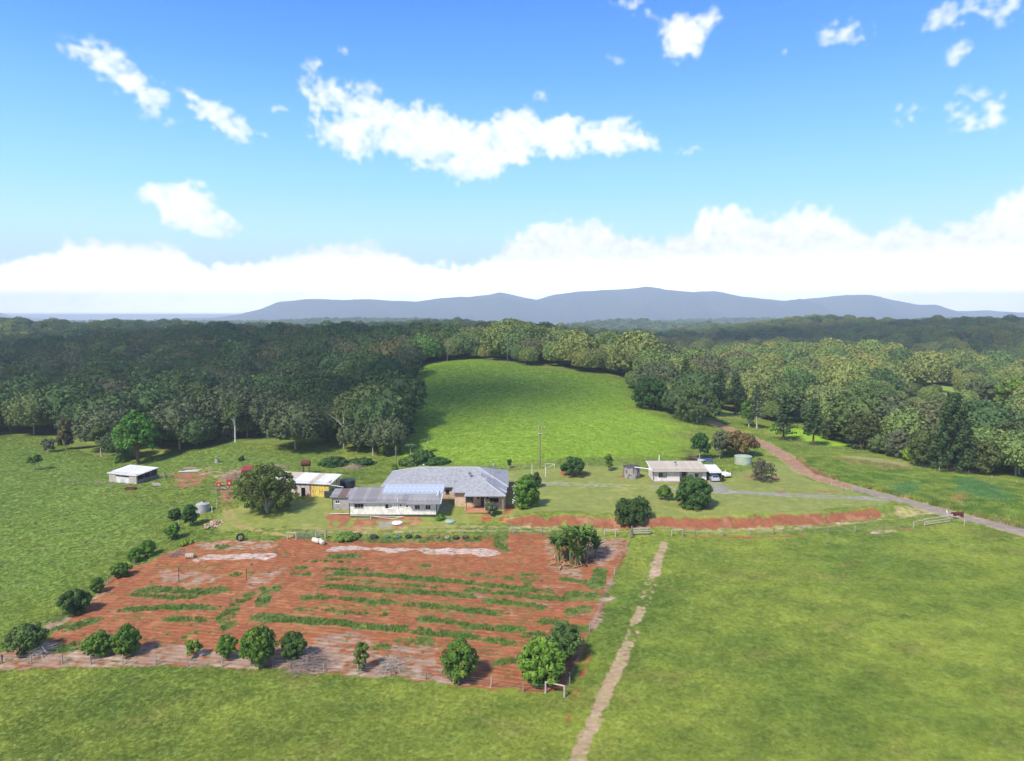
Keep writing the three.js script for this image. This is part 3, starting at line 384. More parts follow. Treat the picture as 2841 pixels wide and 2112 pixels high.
// ------------------------------------------------------------------ far mountains: [azimuth, elevation] along the crest, distance to the crest
function range(name, crest, D, depth, seed) {
  const az = crest.map((c) => c[0]), el = crest.map((c) => c[1]), NA = 260, ND = 30, pos = [], idx = [], color = [];
  for (let j = 0; j <= ND; j++) for (let i = 0; i <= NA; i++) {
    const a = (lerp(az[0], az[az.length - 1], i / NA) * Math.PI) / 180, t = (j / ND) * 1.5, d = D - depth + depth * t;
    const gully = fbm(Math.tan(a) * D / 420 + seed + t * 1.5, t * 2.2 + seed, 4), crag = fbm(Math.tan(a) * D / 160 + seed, t * 4, 3);
    const top = Math.tan((interp((a * 180) / Math.PI, az, el) * Math.PI) / 180) * D + 42 + (crag - 0.5) * 9;
    const rise = t < 1 ? Math.pow(smooth(0, 1.04, t), 0.9) : 1 - smooth(1, 1.5, t);
    const y = -60 + (top + 60) * clamp(rise - (gully - 0.5) * 0.95 * Math.sin(Math.PI * clamp(t)), 0, 1);
    pos.push(Math.tan(a) * d, y, -d); const k = 0.7 + 0.6 * crag; color.push(0.04 * k, 0.06 * k, 0.035 * k);
  }
  for (let j = 0; j < ND; j++) for (let i = 0; i < NA; i++) { const a = j * (NA + 1) + i, b = a + NA + 1; idx.push(a, a + 1, b, a + 1, b + 1, b); }
  structure(name, geometry(pos, idx, { color }), new THREE.MeshStandardMaterial({ vertexColors: true, roughness: 1, side: THREE.DoubleSide }));
}
range('mountain_range', [[-26, -0.4], [-22.35, -0.32], [-20.75, -0.05], [-19.44, 0.29], [-18.11, 0.88], [-16.09, 1.14], [-14.73, 1.14], [-13.35, 1.05], [-11.25, 1.13], [-9.48, 1.02], [-7.69, 0.92], [-5.52, 1.18], [-3.70, 1.29], [-1.87, 1.47], [-0.95, 1.69], [0.33, 1.40], [1.98, 1.07], [3.26, 1.47], [5.44, 1.76], [7.97, 1.89], [10.46, 2.09], [11.87, 1.87], [13.62, 1.65], [15.67, 1.77], [17.36, 1.41], [19.35, 1.12], [20.65, 0.97], [22.54, 1.19], [24.69, 1.44], [26.77, 1.41], [27.94, 1.05], [29.36, 0.71], [30.47, 0.71], [31.57, 0.26], [32.64, -0.11], [34, -0.4]], 7500, 2300, 3);
range('mountain_range', [[20, -0.4], [26.84, -0.38], [29.12, -0.11], [31.30, 0.14], [33.39, 0.26], [35.45, 0.07], [40, 0.4], [48, -0.3]], 8700, 1500, 17);
range('mountain_range', [[-48, 0.9], [-42, 1.0], [-38, 0.5], [-35.45, 0.07], [-34.73, -0.29], [-32, -0.5]], 8700, 1500, 29);

// ------------------------------------------------------------------ trees: limbs, clumps of leaves, kinds of crown
const V3 = (x, y, z) => new THREE.Vector3(x, y, z);
function limbs(list, n = 6) {   // list of [[[x,y,z],...], r0, r1]
  return merged(list.map(([pts, r0, r1]) => {
    const curve = pts.length > 2 ? new THREE.CatmullRomCurve3(pts.map((p) => V3(...p))) : new THREE.LineCurve3(V3(...pts[0]), V3(...pts[1])), S = Math.max(2, pts.length * 2), pos = [], idx = [];
    const fr = curve.computeFrenetFrames ? curve.computeFrenetFrames(S, false) : null;
    for (let i = 0; i <= S; i++) {
      const c = curve.getPoint(i / S), r = lerp(r0, r1, i / S) * (i ? 1 : 1.25);
      for (let k = 0; k < n; k++) { const a = (k / n) * Math.PI * 2, d = fr.normals[i].clone().multiplyScalar(Math.cos(a) * r).addScaledVector(fr.binormals[i], Math.sin(a) * r); pos.push(c.x + d.x, c.y + d.y, c.z + d.z); }
    }
    for (let i = 0; i < S; i++) for (let k = 0; k < n; k++) { const a = i * n + k, b = i * n + ((k + 1) % n); idx.push(a, b, a + n, b, b + n, a + n); }
    const tip = pos.length / 3, e = curve.getPoint(1); pos.push(e.x, e.y, e.z); for (let k = 0; k < n; k++) idx.push(S * n + k, S * n + ((k + 1) % n), tip);
    return geometry(pos, idx, { uv: new Float32Array((pos.length / 3) * 2) });
  }));
}
// leaves scattered over the outside of many clumps {x, y, z, r}
function leaves(R, clumps, o) {
  const { size = 0.25, per = 60, cols, flat = 0.35, long = 1.5, low = -0.55, squash = 0.85 } = o, pos = [], idx = [], color = [], nor = [], u = V3(), v = V3(), n = V3(), out = V3();
  for (const c of clumps) {
    const ct = R() * 1.1 - 0.05, count = Math.round(per * (c.k ?? 1)), shade = 0.86 + 0.28 * R();
    for (let i = 0; i < count; i++) {
      let y = 1 - (1 - low) * R(); const a = R() * Math.PI * 2, q = Math.sqrt(Math.max(0, 1 - y * y)), rad = c.r * (0.72 + 0.34 * R());
      n.set(q * Math.cos(a), y, q * Math.sin(a));
      out.copy(n); const px = c.x + n.x * rad, py = c.y + n.y * rad * squash, pz = c.z + n.z * rad;
      n.x += (R() - 0.5) * 1.3; n.y += (R() - 0.5) * 1.1 + flat; n.z += (R() - 0.5) * 1.3; n.normalize();
      u.set(R() - 0.5, R() - 0.5, R() - 0.5).cross(n).normalize(); v.crossVectors(n, u);
      const s = size * (0.6 + 0.8 * R()), l = s * long, b = pos.length / 3, lift = s * 0.25;
      pos.push(px - u.x * l / 2, py - u.y * l / 2, pz - u.z * l / 2, px + v.x * s / 2 + n.x * lift, py + v.y * s / 2 + n.y * lift, pz + v.z * s / 2 + n.z * lift, px + u.x * l / 2, py + u.y * l / 2, pz + u.z * l / 2, px - v.x * s / 2 + n.x * lift, py - v.y * s / 2 + n.y * lift, pz - v.z * s / 2 + n.z * lift);
      idx.push(b, b + 2, b + 1, b, b + 3, b + 2);
      const m = mixed(cols, clamp(ct * 0.6 + R() * 0.45)), k = 1.62 * shade * (0.82 + 0.36 * R());
      n.multiplyScalar(0.45).add(out).normalize();
      for (let w = 0; w < 4; w++) { color.push(m[0] * k, m[1] * k, m[2] * k); nor.push(n.x, n.y, n.z); }
    }
  }
  return geometry(pos, idx, { color, normal: new Float32Array(nor) });
}
const leafMat = new THREE.MeshPhysicalMaterial({ vertexColors: true, roughness: 0.85, side: THREE.DoubleSide, transmission: 0.3, thickness: 0, specularIntensity: 0.15 });
const canopyMat = new THREE.MeshStandardMaterial({ vertexColors: true, roughness: 0.95, side: THREE.DoubleSide });
const barkMat = mat(tone(120, 100, 84), 0.95), paleBark = mat(tone(188, 178, 164), 0.9), darkBark = mat(tone(86, 72, 60), 0.95);
// base colours of leaves
const OLIVE = [[0.05, 0.072, 0.022], [0.068, 0.092, 0.028], [0.088, 0.112, 0.036]], DEEP = [[0.026, 0.06, 0.016], [0.036, 0.084, 0.02], [0.056, 0.112, 0.028]], BRIGHT = [[0.05, 0.115, 0.018], [0.075, 0.15, 0.022], [0.105, 0.185, 0.03]], CITRUS = [[0.045, 0.096, 0.016], [0.066, 0.126, 0.02], [0.11, 0.165, 0.026]], LIME = [[0.11, 0.18, 0.02], [0.14, 0.21, 0.025], [0.17, 0.23, 0.035]], RUST = [[0.075, 0.09, 0.026], [0.12, 0.088, 0.032], [0.165, 0.112, 0.048]], GREYGREEN = [[0.07, 0.088, 0.045], [0.09, 0.105, 0.055], [0.12, 0.125, 0.075]], TWIG = [[0.09, 0.085, 0.05], [0.075, 0.09, 0.04], [0.13, 0.115, 0.08]], PINE = [[0.016, 0.038, 0.011], [0.025, 0.052, 0.014], [0.04, 0.07, 0.018]], FIG = [[0.052, 0.075, 0.02], [0.075, 0.1, 0.024], [0.105, 0.1, 0.035]];

// clumps over a dome w wide and h high whose underside is at y0
function dome(R, w, h, y0, n, r, o = {}) {
  const list = [], lobes = o.lobes ?? null;
  for (let i = 0; i < n; i++) {
    const y = o.low ? lerp(-o.low, 1, Math.pow(R(), 0.8)) : Math.pow(R(), 0.75), a = R() * Math.PI * 2 + i * 2.4, q = Math.sqrt(Math.max(0, 1 - y * y)), f = (0.78 + 0.3 * R()) * (R() < 0.2 ? 0.6 : 1), L = lobes ? lobes[i % lobes.length] : [0, 0, 0, 1];
    const wob = 1 + 0.22 * (fbm(a * 1.3 + w, y * 3 + h, 2) - 0.5) * 2;
    list.push({ x: L[0] + Math.cos(a) * q * (w / 2 - r * 0.6) * f * wob * L[3], y: y0 + L[1] + (o.low ? (y + o.low) / (1 + o.low) : y) * (h - r * 0.8) * L[3] * (0.9 + 0.2 * R()), z: L[2] + Math.sin(a) * q * (w / 2 - r * 0.6) * f * wob * L[3], r: r * (0.7 + 0.6 * R()) });
  }
  return list;
}
function branching(R, h, w, y0, r, spread = 0.5, count = 6) {   // a trunk with limbs reaching into the crown
  const list = [[[[0, -0.3, 0], [R() * 0.2 - 0.1, y0 * 0.6, R() * 0.2 - 0.1], [0, y0 + (h - y0) * 0.3, 0]], r, r * 0.6]];
  for (let i = 0; i < count; i++) { const a = (i / count) * 6.283 + R(), t = y0 * (0.55 + 0.4 * R()), s = w * 0.5 * (0.5 + 0.45 * R()); list.push([[[0, t, 0], [Math.cos(a) * s * 0.45, t + (h - t) * 0.35, Math.sin(a) * s * 0.45], [Math.cos(a) * s, t + (h - t) * (0.5 + 0.3 * R()), Math.sin(a) * s]], r * 0.5, r * 0.12]); }
  return limbs(list);
}
let treeSeed = 100;
// a garden tree: width, height, clear trunk, leaf colours
function leafyTree(name, label, category, p, w, h, o = {}) {
  const R = rng(o.seed ?? treeSeed++), t = thing(name, label, category, p, o.turn ?? R() * 6, o.group), y0 = o.clear ?? h * 0.12, r = o.clump ?? Math.max(0.35, w * 0.11);
  const cl = dome(R, w, h - y0, y0, o.n ?? 60, r, { low: o.low ?? 0.5, lobes: o.lobes });
  part(t, 'trunk', branching(R, h, w, Math.max(y0, 0.3), o.trunk ?? Math.max(0.06, w * 0.025), 0.5, o.limbs ?? 6), o.bark ?? barkMat);
  const hull = [];
  if (o.core !== false && cl.length > 26) for (let i = 0; i < 14; i++) { const a = i * 2.4, q = i < 3 ? 0 : 0.3 + 0.12 * R(), L = o.lobes ? o.lobes[i % o.lobes.length] : [0, 0, 0, 1]; hull.push({ x: L[0] + Math.cos(a) * q * w * 0.42, y: y0 + (h - y0) * (0.3 + 0.32 * R()), z: L[2] + Math.sin(a) * q * w * 0.42, r: Math.min(w, h - y0) * 0.24, k: 1.6 }); }   // leaves inside the crown
  const crown = leaves(R, [...cl, ...hull], { size: o.leaf ?? 0.24, per: o.per ?? 70, cols: o.cols ?? CITRUS, long: o.long ?? 1.6, flat: o.flat ?? 0.35 }); crown.computeBoundingBox();
  const bb = crown.boundingBox, k = (2 * w) / (bb.max.x - bb.min.x + bb.max.z - bb.min.z), low = y0 < 0.25 ? -0.5 : Math.max(0.1, bb.min.y), ky = (h - low) / (bb.max.y - bb.min.y);
  crown.translate(0, -bb.min.y, 0).scale(k, ky, k).translate(0, low, 0);
  part(t, 'crown', crown, leafMat);
  return t;
}
function conifer(name, label, p, w, h, o = {}) {   // tiers of upswept branches, tufted at the ends
  h *= 1.12; const R = rng(treeSeed++), t = thing(name, label, 'pine tree', p, R() * 6, o.group), wood = [[[[0, -0.4, 0], [0.1, h * 0.5, 0], [0, h * 0.98, 0]], w * 0.045, 0.04]], cl = [], tiers = o.tiers ?? 16;
  for (let i = 0; i < tiers; i++) {
    const f = i / (tiers - 1), y = h * lerp(o.clear ?? 0.14, 0.97, f), len = w * 0.5 * Math.pow(1 - f, o.shape ?? 1.0) * (0.75 + 0.4 * R()) + 0.25, nb = 6;
    for (let k = 0; k < nb; k++) {
      const a = (k / nb) * 6.283 + i * 0.9 + R() * 0.5, L = len * (0.7 + 0.4 * R()), e = [Math.cos(a) * L, y + L * 0.12, Math.sin(a) * L];
      if (R() < 0.6 || o.bare) wood.push([[[0, y, 0], e], 0.05, 0.02]);
      if (o.bare && R() < o.bare && f < 0.85) continue;
      for (const s of [0.98, 0.72, 0.45]) if (s * L > 0.3) cl.push({ x: e[0] * s, y: y + L * 0.12 * s, z: e[2] * s, r: Math.max(0.26, w * 0.062 * (0.7 + 0.5 * R())), k: s > 0.9 ? 1 : 0.7 });
    }
  }
  part(t, 'trunk', limbs(wood, 5), o.bark ?? darkBark);
  part(t, 'crown', leaves(R, cl, { size: o.leaf ?? 0.32, per: o.per ?? 18, cols: o.cols ?? PINE, flat: 0.1, low: -0.9, long: 1.8 }), canopyMat);
  return t;
}
const blade = (R, L, W, droop, a, tilt, from, segs = 6) => {   // a long arching leaf, folded at its rib
  const pos = [], idx = []; let y = from[1], out = 0, ang = tilt;
  const dir = [Math.cos(a), Math.sin(a)];
  for (let i = 0; i <= segs; i++) {
    const f = i / segs, w = W * Math.sin(Math.PI * clamp(0.08 + 0.9 * f)) * 0.5, cx = from[0] + dir[0] * out, cz = from[2] + dir[1] * out;
    pos.push(cx - dir[1] * w, y + w * 0.35, cz + dir[0] * w, cx, y, cz, cx + dir[1] * w, y + w * 0.35, cz - dir[0] * w);
    out += Math.cos(ang) * (L / segs); y += Math.sin(ang) * (L / segs); ang -= droop / segs;
  }
  for (let i = 0; i < segs; i++) { const b = i * 3; idx.push(b, b + 3, b + 1, b + 1, b + 3, b + 4, b + 1, b + 4, b + 2, b + 2, b + 4, b + 5); }
  const g = geometry(pos, idx); g.setAttribute('uv', new THREE.BufferAttribute(new Float32Array((pos.length / 3) * 2), 2)); return g;
};

// ------------------------------------------------------------------ the forest
const APART = [[79.89, -231.10], [81.04, -210.99], [86.85, -203.81], [107.95, -173.30], [64.62, -265.57], [84.18, -267.92], [75.63, -258.57], [60.71, -232.84], [48.22, -248.77], [78.37, -234.52], [-101.69, -191.61], [-79.42, -202.85], [104.98, -186.34]];   // trees that stand clear of the wood
const forestKinds = [], farKinds = [];
const PALEOLIVE = [[0.082, 0.108, 0.028], [0.104, 0.134, 0.034], [0.13, 0.156, 0.046]];
{
  const R = rng(77), pal = [[[0.034, 0.07, 0.017], [0.047, 0.09, 0.021], [0.068, 0.114, 0.028]], [[0.044, 0.074, 0.018], [0.06, 0.096, 0.022], [0.08, 0.118, 0.03]], [[0.03, 0.062, 0.018], [0.042, 0.082, 0.022], [0.06, 0.104, 0.03]], GREYGREEN.map((c) => [c[0] * 0.7, c[1] * 0.8, c[2] * 0.6]), DEEP.map((c) => [c[0] * 1.1, c[1] * 0.9, c[2]]), [[0.06, 0.088, 0.024], [0.085, 0.115, 0.03], [0.105, 0.13, 0.036]], PALEOLIVE, PALEOLIVE.map((c) => [c[0] * 0.92, c[1] * 1.06, c[2]]), PALEOLIVE.map((c) => [c[0] * 1.1, c[1] * 1.04, c[2]]), BRIGHT, [[0.05, 0.064, 0.024], [0.068, 0.074, 0.03], [0.088, 0.082, 0.038]]];
  pal.forEach((cols, i) => {   // a domed crown: small leaf clumps all over a lumpy shell round a leafy core
    const w = 11.6 + (i % 6) * 0.5, h = 10.8 + (i % 3) * 0.9, y0 = h * 0.16, cl = [], core = new THREE.IcosahedronGeometry(1, 3), q = core.attributes.position, bulge = (x, y, z) => 0.84 + 0.34 * fbm(x * 1.7 + i * 3, z * 1.7 + y * 1.3 + 5, 3);
    for (let k = 0; k < 170; k++) { const y = 1 - 1.55 * Math.pow((k + 0.5) / 170, 0.85), a = k * 2.39996 + R() * 0.4, s = Math.sqrt(1 - y * y), x = Math.cos(a) * s, z = Math.sin(a) * s, f = bulge(x, y, z) * (0.96 + 0.1 * R()); cl.push({ x: x * f * (w / 2 - 0.5), y: y0 + (h - y0) * 0.42 + y * f * (h - y0) * 0.52, z: z * f * (w / 2 - 0.5), r: 0.62 + 0.4 * R() }); }
    const cc = new Float32Array(q.count * 3); for (let k = 0; k < q.count; k++) { const x = q.getX(k), y = q.getY(k), z = q.getZ(k), f = bulge(x, y, z) * 0.9, m = mixed(cols, 0.4); q.setXYZ(k, x * f * (w / 2 - 0.6), y0 + (h - y0) * 0.42 + Math.max(y, -0.75) * f * (h - y0) * 0.5, z * f * (w / 2 - 0.6)); cc.set([m[0] * 1.3, m[1] * 1.3, m[2] * 1.3], k * 3); }
    core.deleteAttribute('uv'); core.setAttribute('color', new THREE.BufferAttribute(cc, 3)); core.computeVertexNormals();
    const lv = leaves(R, cl, { size: 0.4, per: 24, cols, flat: 0.3, low: -0.35, long: 1.3, squash: 0.7 }).toNonIndexed();
    if (i < 6) { const c = lv.attributes.color.array; for (let k = 0; k < c.length; k++) c[k] *= 0.84; }
    forestKinds.push({ crown: mergeGeometries([lv, core.index ? core.toNonIndexed() : core]), trunk: branching(R, h, w, y0 * 1.4, 0.22, 0.5, 4), h, w });
  });
  for (let i = 0; i < 3; i++) { const cl = dome(R, 15, 11, 1, 34, 2.1, { low: 0.3 }); farKinds.push(leaves(R, cl, { size: 1.5, per: 20, cols: pal[[0, 2, 6][i]], low: -0.2, long: 1.2 })); }
}
{
  const R = rng(5), spots = [], S = 9.2, inView = (x, z, m) => -z > 40 && Math.abs(x) < -z * 0.725 + m;
  for (let z = -170; z > -1250; z -= S * (z < -600 ? 1.35 : 1)) for (let x = -900; x < 900; x += S * (z < -600 ? 1.35 : 1)) {
    const px = x + (R() - 0.5) * S * 0.95, pz = z + (R() - 0.5) * S * 0.95, size = 0.62 + 0.85 * Math.pow(R(), 1.6), k = Math.floor(R() * 97);
    if (!inView(px, pz, 14) || !inside(FOREST, px, pz) || CLEARINGS.some((c) => inside(c, px, pz)) || APART.some((q) => Math.hypot(px - q[0], pz - q[1]) < 7)) continue;
    spots.push({ x: px, z: pz, d: Math.hypot(px, pz), size: size * (0.85 + 0.35 * fbm(px / 60, pz / 60, 2)) * (Math.abs(px - 5) < 110 && pz > -375 && pz < -290 ? 1.08 : 1) * (px > -pz * 0.54 && px < -pz * 0.71 && pz < -215 && pz > -335 ? 0.5 : 1), k, turn: R() * 6.28 });
  }
  spots.sort((a, b) => a.d - b.d);
  const kindOf = (s) => { if (s.k % 31 === 5 && s.d > 300) return 9; if (s.k % 41 === 7) return 10; if ((s.x > 55 && s.k % 7 && fbm(s.x / 50 + 9, s.z / 60 + 2, 2) > 0.36) || (s.z < -270 && s.x > -40 && s.k % 3)) return 6 + (s.k % 3); const n = fbm(s.x / 70 + 4, s.z / 70 + 1, 2) * 6 + (s.k % 3) - 1; return clamp(Math.floor(n), 0, 5); };
  const tints = [[1, 1, 1], [0.82, 0.88, 0.85], [1.16, 1.12, 1.05], [1.2, 1.06, 0.9], [0.74, 0.84, 0.88]];
  const near = spots.filter((s) => s.d < 420), front = new Set(near.slice(0, 290));
  const where = (s) => (s.x < -18 ? ['rounded green forest tree at the foot of the wooded left slope', 'trees along the edge of the left forest'] : s.z < -290 ? ['pale-stemmed forest tree standing along the crest of the grassy hill', 'trees along the hill crest'] : ['olive green forest tree in the hollow right of the road', 'trees in the hollow beside the road']);
  const protos = forestKinds.map(() => null);
  for (const s of front) {
    const k = kindOf(s), f = forestKinds[k], [label, group] = where(s);
    let o;
    if (!protos[k]) { o = protos[k] = thing('forest_tree', label, 'tree', [s.x, s.z], s.turn, group); part(o, 'trunk', f.trunk, k % 2 ? paleBark : barkMat); part(o, 'crown', f.crown, canopyMat); } else o = copyOf(protos[k], label, [s.x, s.z], s.turn, 1);
    o.userData.group = group; o.scale.setScalar(s.size);
  }
  const rest = spots.filter((s) => !front.has(s)), wood = new THREE.Group(); wood.name = 'forest'; wood.userData = { kind: 'stuff', label: 'unbroken canopy of the forest covering the valley and ridges', category: 'forest' }; scene.add(wood);
  const M = new THREE.Matrix4(), Q = new THREE.Quaternion(), up = V3(0, 1, 0), C = new THREE.Color();
  const plant = (name, geo, list) => {
    if (!list.length) return; const im = new THREE.InstancedMesh(geo, canopyMat, list.length); im.name = name; im.castShadow = im.receiveShadow = true; im.userData.kind = 'stuff';
    list.forEach((s, i) => { Q.setFromAxisAngle(up, s.turn); M.compose(V3(s.x, height(s.x, s.z) - (s.sink ?? 0.3), s.z), Q, V3(s.size, s.size * (s.tall ?? 1), s.size)); im.setMatrixAt(i, M); const t = tints[s.k % 5]; im.setColorAt(i, C.setRGB(t[0], t[1], t[2])); });
    wood.add(im);
  };
  forestKinds.forEach((f, k) => plant('forest_canopy', f.crown, rest.filter((s) => kindOf(s) === k)));
  // woods farther off
  const far = [];
  for (let z = -1100; z > -4200; z -= 15 + (-z - 1100) * 0.006) { const st = 15 + (-z - 1100) * 0.006; for (let x = z * 0.74; x < -z * 0.74; x += st) { const px = x + (R() - 0.5) * st, pz = z + (R() - 0.5) * st; if (inside(FOREST, px, pz)) continue; if (fbm(px / 420 + 30, pz / 300 + 7, 2) > 0.62 && -pz > 2600) continue; far.push({ x: px, z: pz, size: (st / 15) * (0.75 + 0.5 * R()), tall: 15 / st * (0.8 + 0.5 * R()), turn: R() * 6.28, k: Math.floor(R() * 97), sink: 1 }); } }
  farKinds.forEach((g, k) => plant('far_canopy', g, far.filter((s) => s.k % 3 === k)));
  console.log('forest', spots.length, 'far', far.length);
}

// ------------------------------------------------------------------ building pieces
function speckle(size, fn, srgb = true) { const d = new Uint8Array(size * size * 4); for (let j = 0; j < size; j++) for (let i = 0; i < size; i++) { const c = fn(i / size, j / size), o = (j * size + i) * 4; d[o] = c[0]; d[o + 1] = c[1]; d[o + 2] = c[2]; d[o + 3] = 255; } const t = new THREE.DataTexture(d, size, size); if (srgb) t.colorSpace = THREE.SRGBColorSpace; t.magFilter = THREE.LinearFilter; t.wrapS = t.wrapT = THREE.MirroredRepeatWrapping; t.needsUpdate = true; return t; }
const grey3 = (v) => { const g = clamp(v, 0, 255); return [g, g, g]; };
const streaks = speckle(256, (u, v) => grey3(226 + 50 * (fbm(u * 40, v * 5, 4) - 0.5) + 44 * (fbm(u * 7 + 3, v * 7, 3) - 0.5)));        // grime run down a wall
const blotches = speckle(256, (u, v) => grey3(222 + 70 * (fbm(u * 9, v * 9, 5) - 0.5) + 26 * (fbm(u * 50, v * 50, 2) - 0.5)));          // patchy weathering
const rustMap = speckle(256, (u, v) => { const r = smooth(0.42, 0.58, fbm(u * 10, v * 3.2, 4)), n = 0.8 + 0.4 * fbm(u * 60, v * 30, 2); return [lerp(176, 142, r) * n, lerp(170, 84, r) * n, lerp(166, 66, r) * n]; });
const yellowMap = speckle(256, (u, v) => { const r = smooth(0.62, 0.72, fbm(u * 26, v * 4 + 3, 4)), n = 0.86 + 0.3 * fbm(u * 20, v * 6, 3); return [lerp(206, 140, r) * n, lerp(182, 110, r) * n, lerp(92, 66, r) * n]; });
const stainMap = speckle(256, (u, v) => { const r = smooth(0.4, 0.62, fbm(u * 22, v * 3, 4)), n = 0.8 + 0.4 * fbm(u * 50, v * 30, 2); return [lerp(150, 84, r) * n, lerp(142, 80, r) * n, lerp(138, 80, r) * n]; });
const M = {
  greyRoof: mat(tone(178, 178, 180, 0.82), 0.8, { map: blotches }), oldRoof: mat(tone(162, 158, 158, 0.85), 0.8, { map: streaks }), oldRoofB: mat(tone(148, 144, 144, 0.85), 0.8, { map: streaks }), oldRoofC: mat(tone(170, 166, 164, 0.85), 0.8, { map: streaks }), blueRoof: mat(tone(190, 202, 216, 0.9), 0.75, { map: blotches }),
  cream: mat(tone(242, 238, 224, 0.98), 0.9, { map: streaks }), block: mat(tone(176, 172, 166, 0.9), 0.95, { map: blotches }), brick: mat(tone(222, 188, 158, 0.95), 0.95, { map: blotches }), paving: mat(tone(206, 150, 112, 0.9), 0.95, { map: blotches }), pinkWhite: mat(tone(236, 226, 224, 0.95), 0.9, { map: streaks }), creamRoof: mat(tone(206, 192, 170, 0.9), 0.6, { map: streaks }), creamRoofB: mat(tone(198, 184, 164, 0.9), 0.6, { map: streaks }), whiteRoof: mat(tone(236, 234, 232, 0.95), 0.55, { map: streaks }), whiteRoofB: mat(tone(222, 222, 222, 0.95), 0.6, { map: streaks }),
  glass: new THREE.MeshPhysicalMaterial({ color: rgb([0.02, 0.024, 0.028]), roughness: 0.08, clearcoat: 0.6 }), curtain: mat(tone(190, 190, 180), 0.9), whiteTrim: mat([0.72, 0.72, 0.7], 0.6), greyTrim: mat([0.3, 0.31, 0.34], 0.6), darkFrame: mat([0.06, 0.055, 0.05], 0.6), timber: mat(tone(150, 138, 124), 0.95, { map: streaks }), paleTimber: mat(tone(200, 190, 176), 0.95, { map: streaks }), rustSheet: new THREE.MeshStandardMaterial({ map: rustMap, roughness: 0.85 }), yellowSheet: new THREE.MeshStandardMaterial({ map: yellowMap, roughness: 0.8 }), rust: mat(tone(120, 66, 50), 0.95, { map: blotches }),
  redPaint: mat(tone(178, 60, 62), 0.7, { map: streaks }), redPlastic: mat(tone(206, 62, 66), 0.5), orangeRed: mat(tone(206, 78, 48), 0.6), steel: mat([0.42, 0.43, 0.44], 0.4, { metalness: 0.7 }), galv: mat(tone(196, 196, 192, 0.9), 0.55, { map: streaks, metalness: 0.2 }), concrete: mat(tone(186, 180, 170), 0.95, { map: blotches }), stained: new THREE.MeshStandardMaterial({ map: stainMap, roughness: 0.95 }), blackPoly: mat(tone(52, 62, 62), 0.5), greenTank: mat(tone(180, 194, 170, 0.9), 0.85, { map: streaks }), rubber: mat([0.018, 0.018, 0.018], 0.85), white: mat([0.78, 0.78, 0.76], 0.6), bone: mat(tone(216, 208, 190), 0.7), subfloor: mat(tone(84, 96, 84), 0.95, { map: blotches }), door: mat(tone(84, 58, 46), 0.7), tarp: mat(tone(54, 74, 108), 0.8, DS), sail: mat(tone(176, 184, 196), 0.8, DS),
};
function metreUV(g, s = 0.25) {   // texture coordinates in metres, by the way each face looks
  if (g.index) g = g.toNonIndexed(); g.computeVertexNormals(); const p = g.attributes.position, n = g.attributes.normal, uv = new Float32Array(p.count * 2);
  for (let i = 0; i < p.count; i++) { const ax = Math.abs(n.getX(i)), ay = Math.abs(n.getY(i)), az = Math.abs(n.getZ(i)); const [a, b] = ay > ax && ay > az ? [p.getX(i), p.getZ(i)] : ax > az ? [p.getZ(i), p.getY(i)] : [p.getX(i), p.getY(i)]; uv[i * 2] = a * s; uv[i * 2 + 1] = b * s; }
  g.setAttribute('uv', new THREE.BufferAttribute(uv, 2)); return g;
}
function pierced(L, H, holes, d = 0.14) {   // a wall L long and H high, standing on y = 0 along +x, with openings [x, y, w, h]
  const s = new THREE.Shape([[0, 0], [L, 0], [L, H], [0, H]].map((p) => new THREE.Vector2(...p)));
  for (const [x, y, w, h] of holes) s.holes.push(new THREE.Path([[x, y], [x, y + h], [x + w, y + h], [x + w, y]].map((p) => new THREE.Vector2(...p))));
  return metreUV(new THREE.ExtrudeGeometry(s, { depth: d, bevelEnabled: false }).translate(0, 0, -d));
}
function windowIn(t, x, y, z, w, h, o = {}) {   // lower left corner of the opening on the outer face (facing +z)
  const f = o.frame ?? 0.05, win = part(t, 'window', merged([box(w, f, 0.1, x + w / 2, y + f / 2, z - 0.07), box(w, f, 0.1, x + w / 2, y + h - f / 2, z - 0.07), box(f, h - 2 * f, 0.1, x + f / 2, y + h / 2, z - 0.07), box(f, h - 2 * f, 0.1, x + w - f / 2, y + h / 2, z - 0.07)]), o.trim ?? M.whiteTrim);
  const n = o.panes ?? 2, pw = (w - 2 * f) / n;
  for (let i = 0; i < n; i++) part(win, 'pane', box(pw - 0.02, h - 2 * f, 0.02, x + f + pw * (i + 0.5), y + h / 2, z - 0.1 - (i % 2) * 0.03), o.curtain === i ? M.curtain : M.glass);
  if (n > 1) part(win, 'mullion', merged(Array.from({ length: n - 1 }, (_, i) => box(0.04, h - 2 * f, 0.06, x + f + pw * (i + 1), y + h / 2, z - 0.07))), o.trim ?? M.whiteTrim);
  if (o.sill !== false) part(win, 'sill', box(w + 0.1, 0.05, 0.12, x + w / 2, y - 0.03, z + 0.03), o.trim ?? M.whiteTrim);
  return win;
}
const quadSolid = (pts, th) => {   // a slab under the polygon pts (seen from above, counter-clockwise), th thick
  const n = pts.length, pos = [], idx = []; for (const p of pts) pos.push(...p); for (const p of pts) pos.push(p[0], p[1] - th, p[2]);
  for (let i = 1; i < n - 1; i++) { idx.push(0, i, i + 1); idx.push(n, n + i + 1, n + i); } for (let i = 0; i < n; i++) { const j = (i + 1) % n; idx.push(i, n + i, j, j, n + i, n + j); }
  return metreUV(geometry(pos, idx));
};
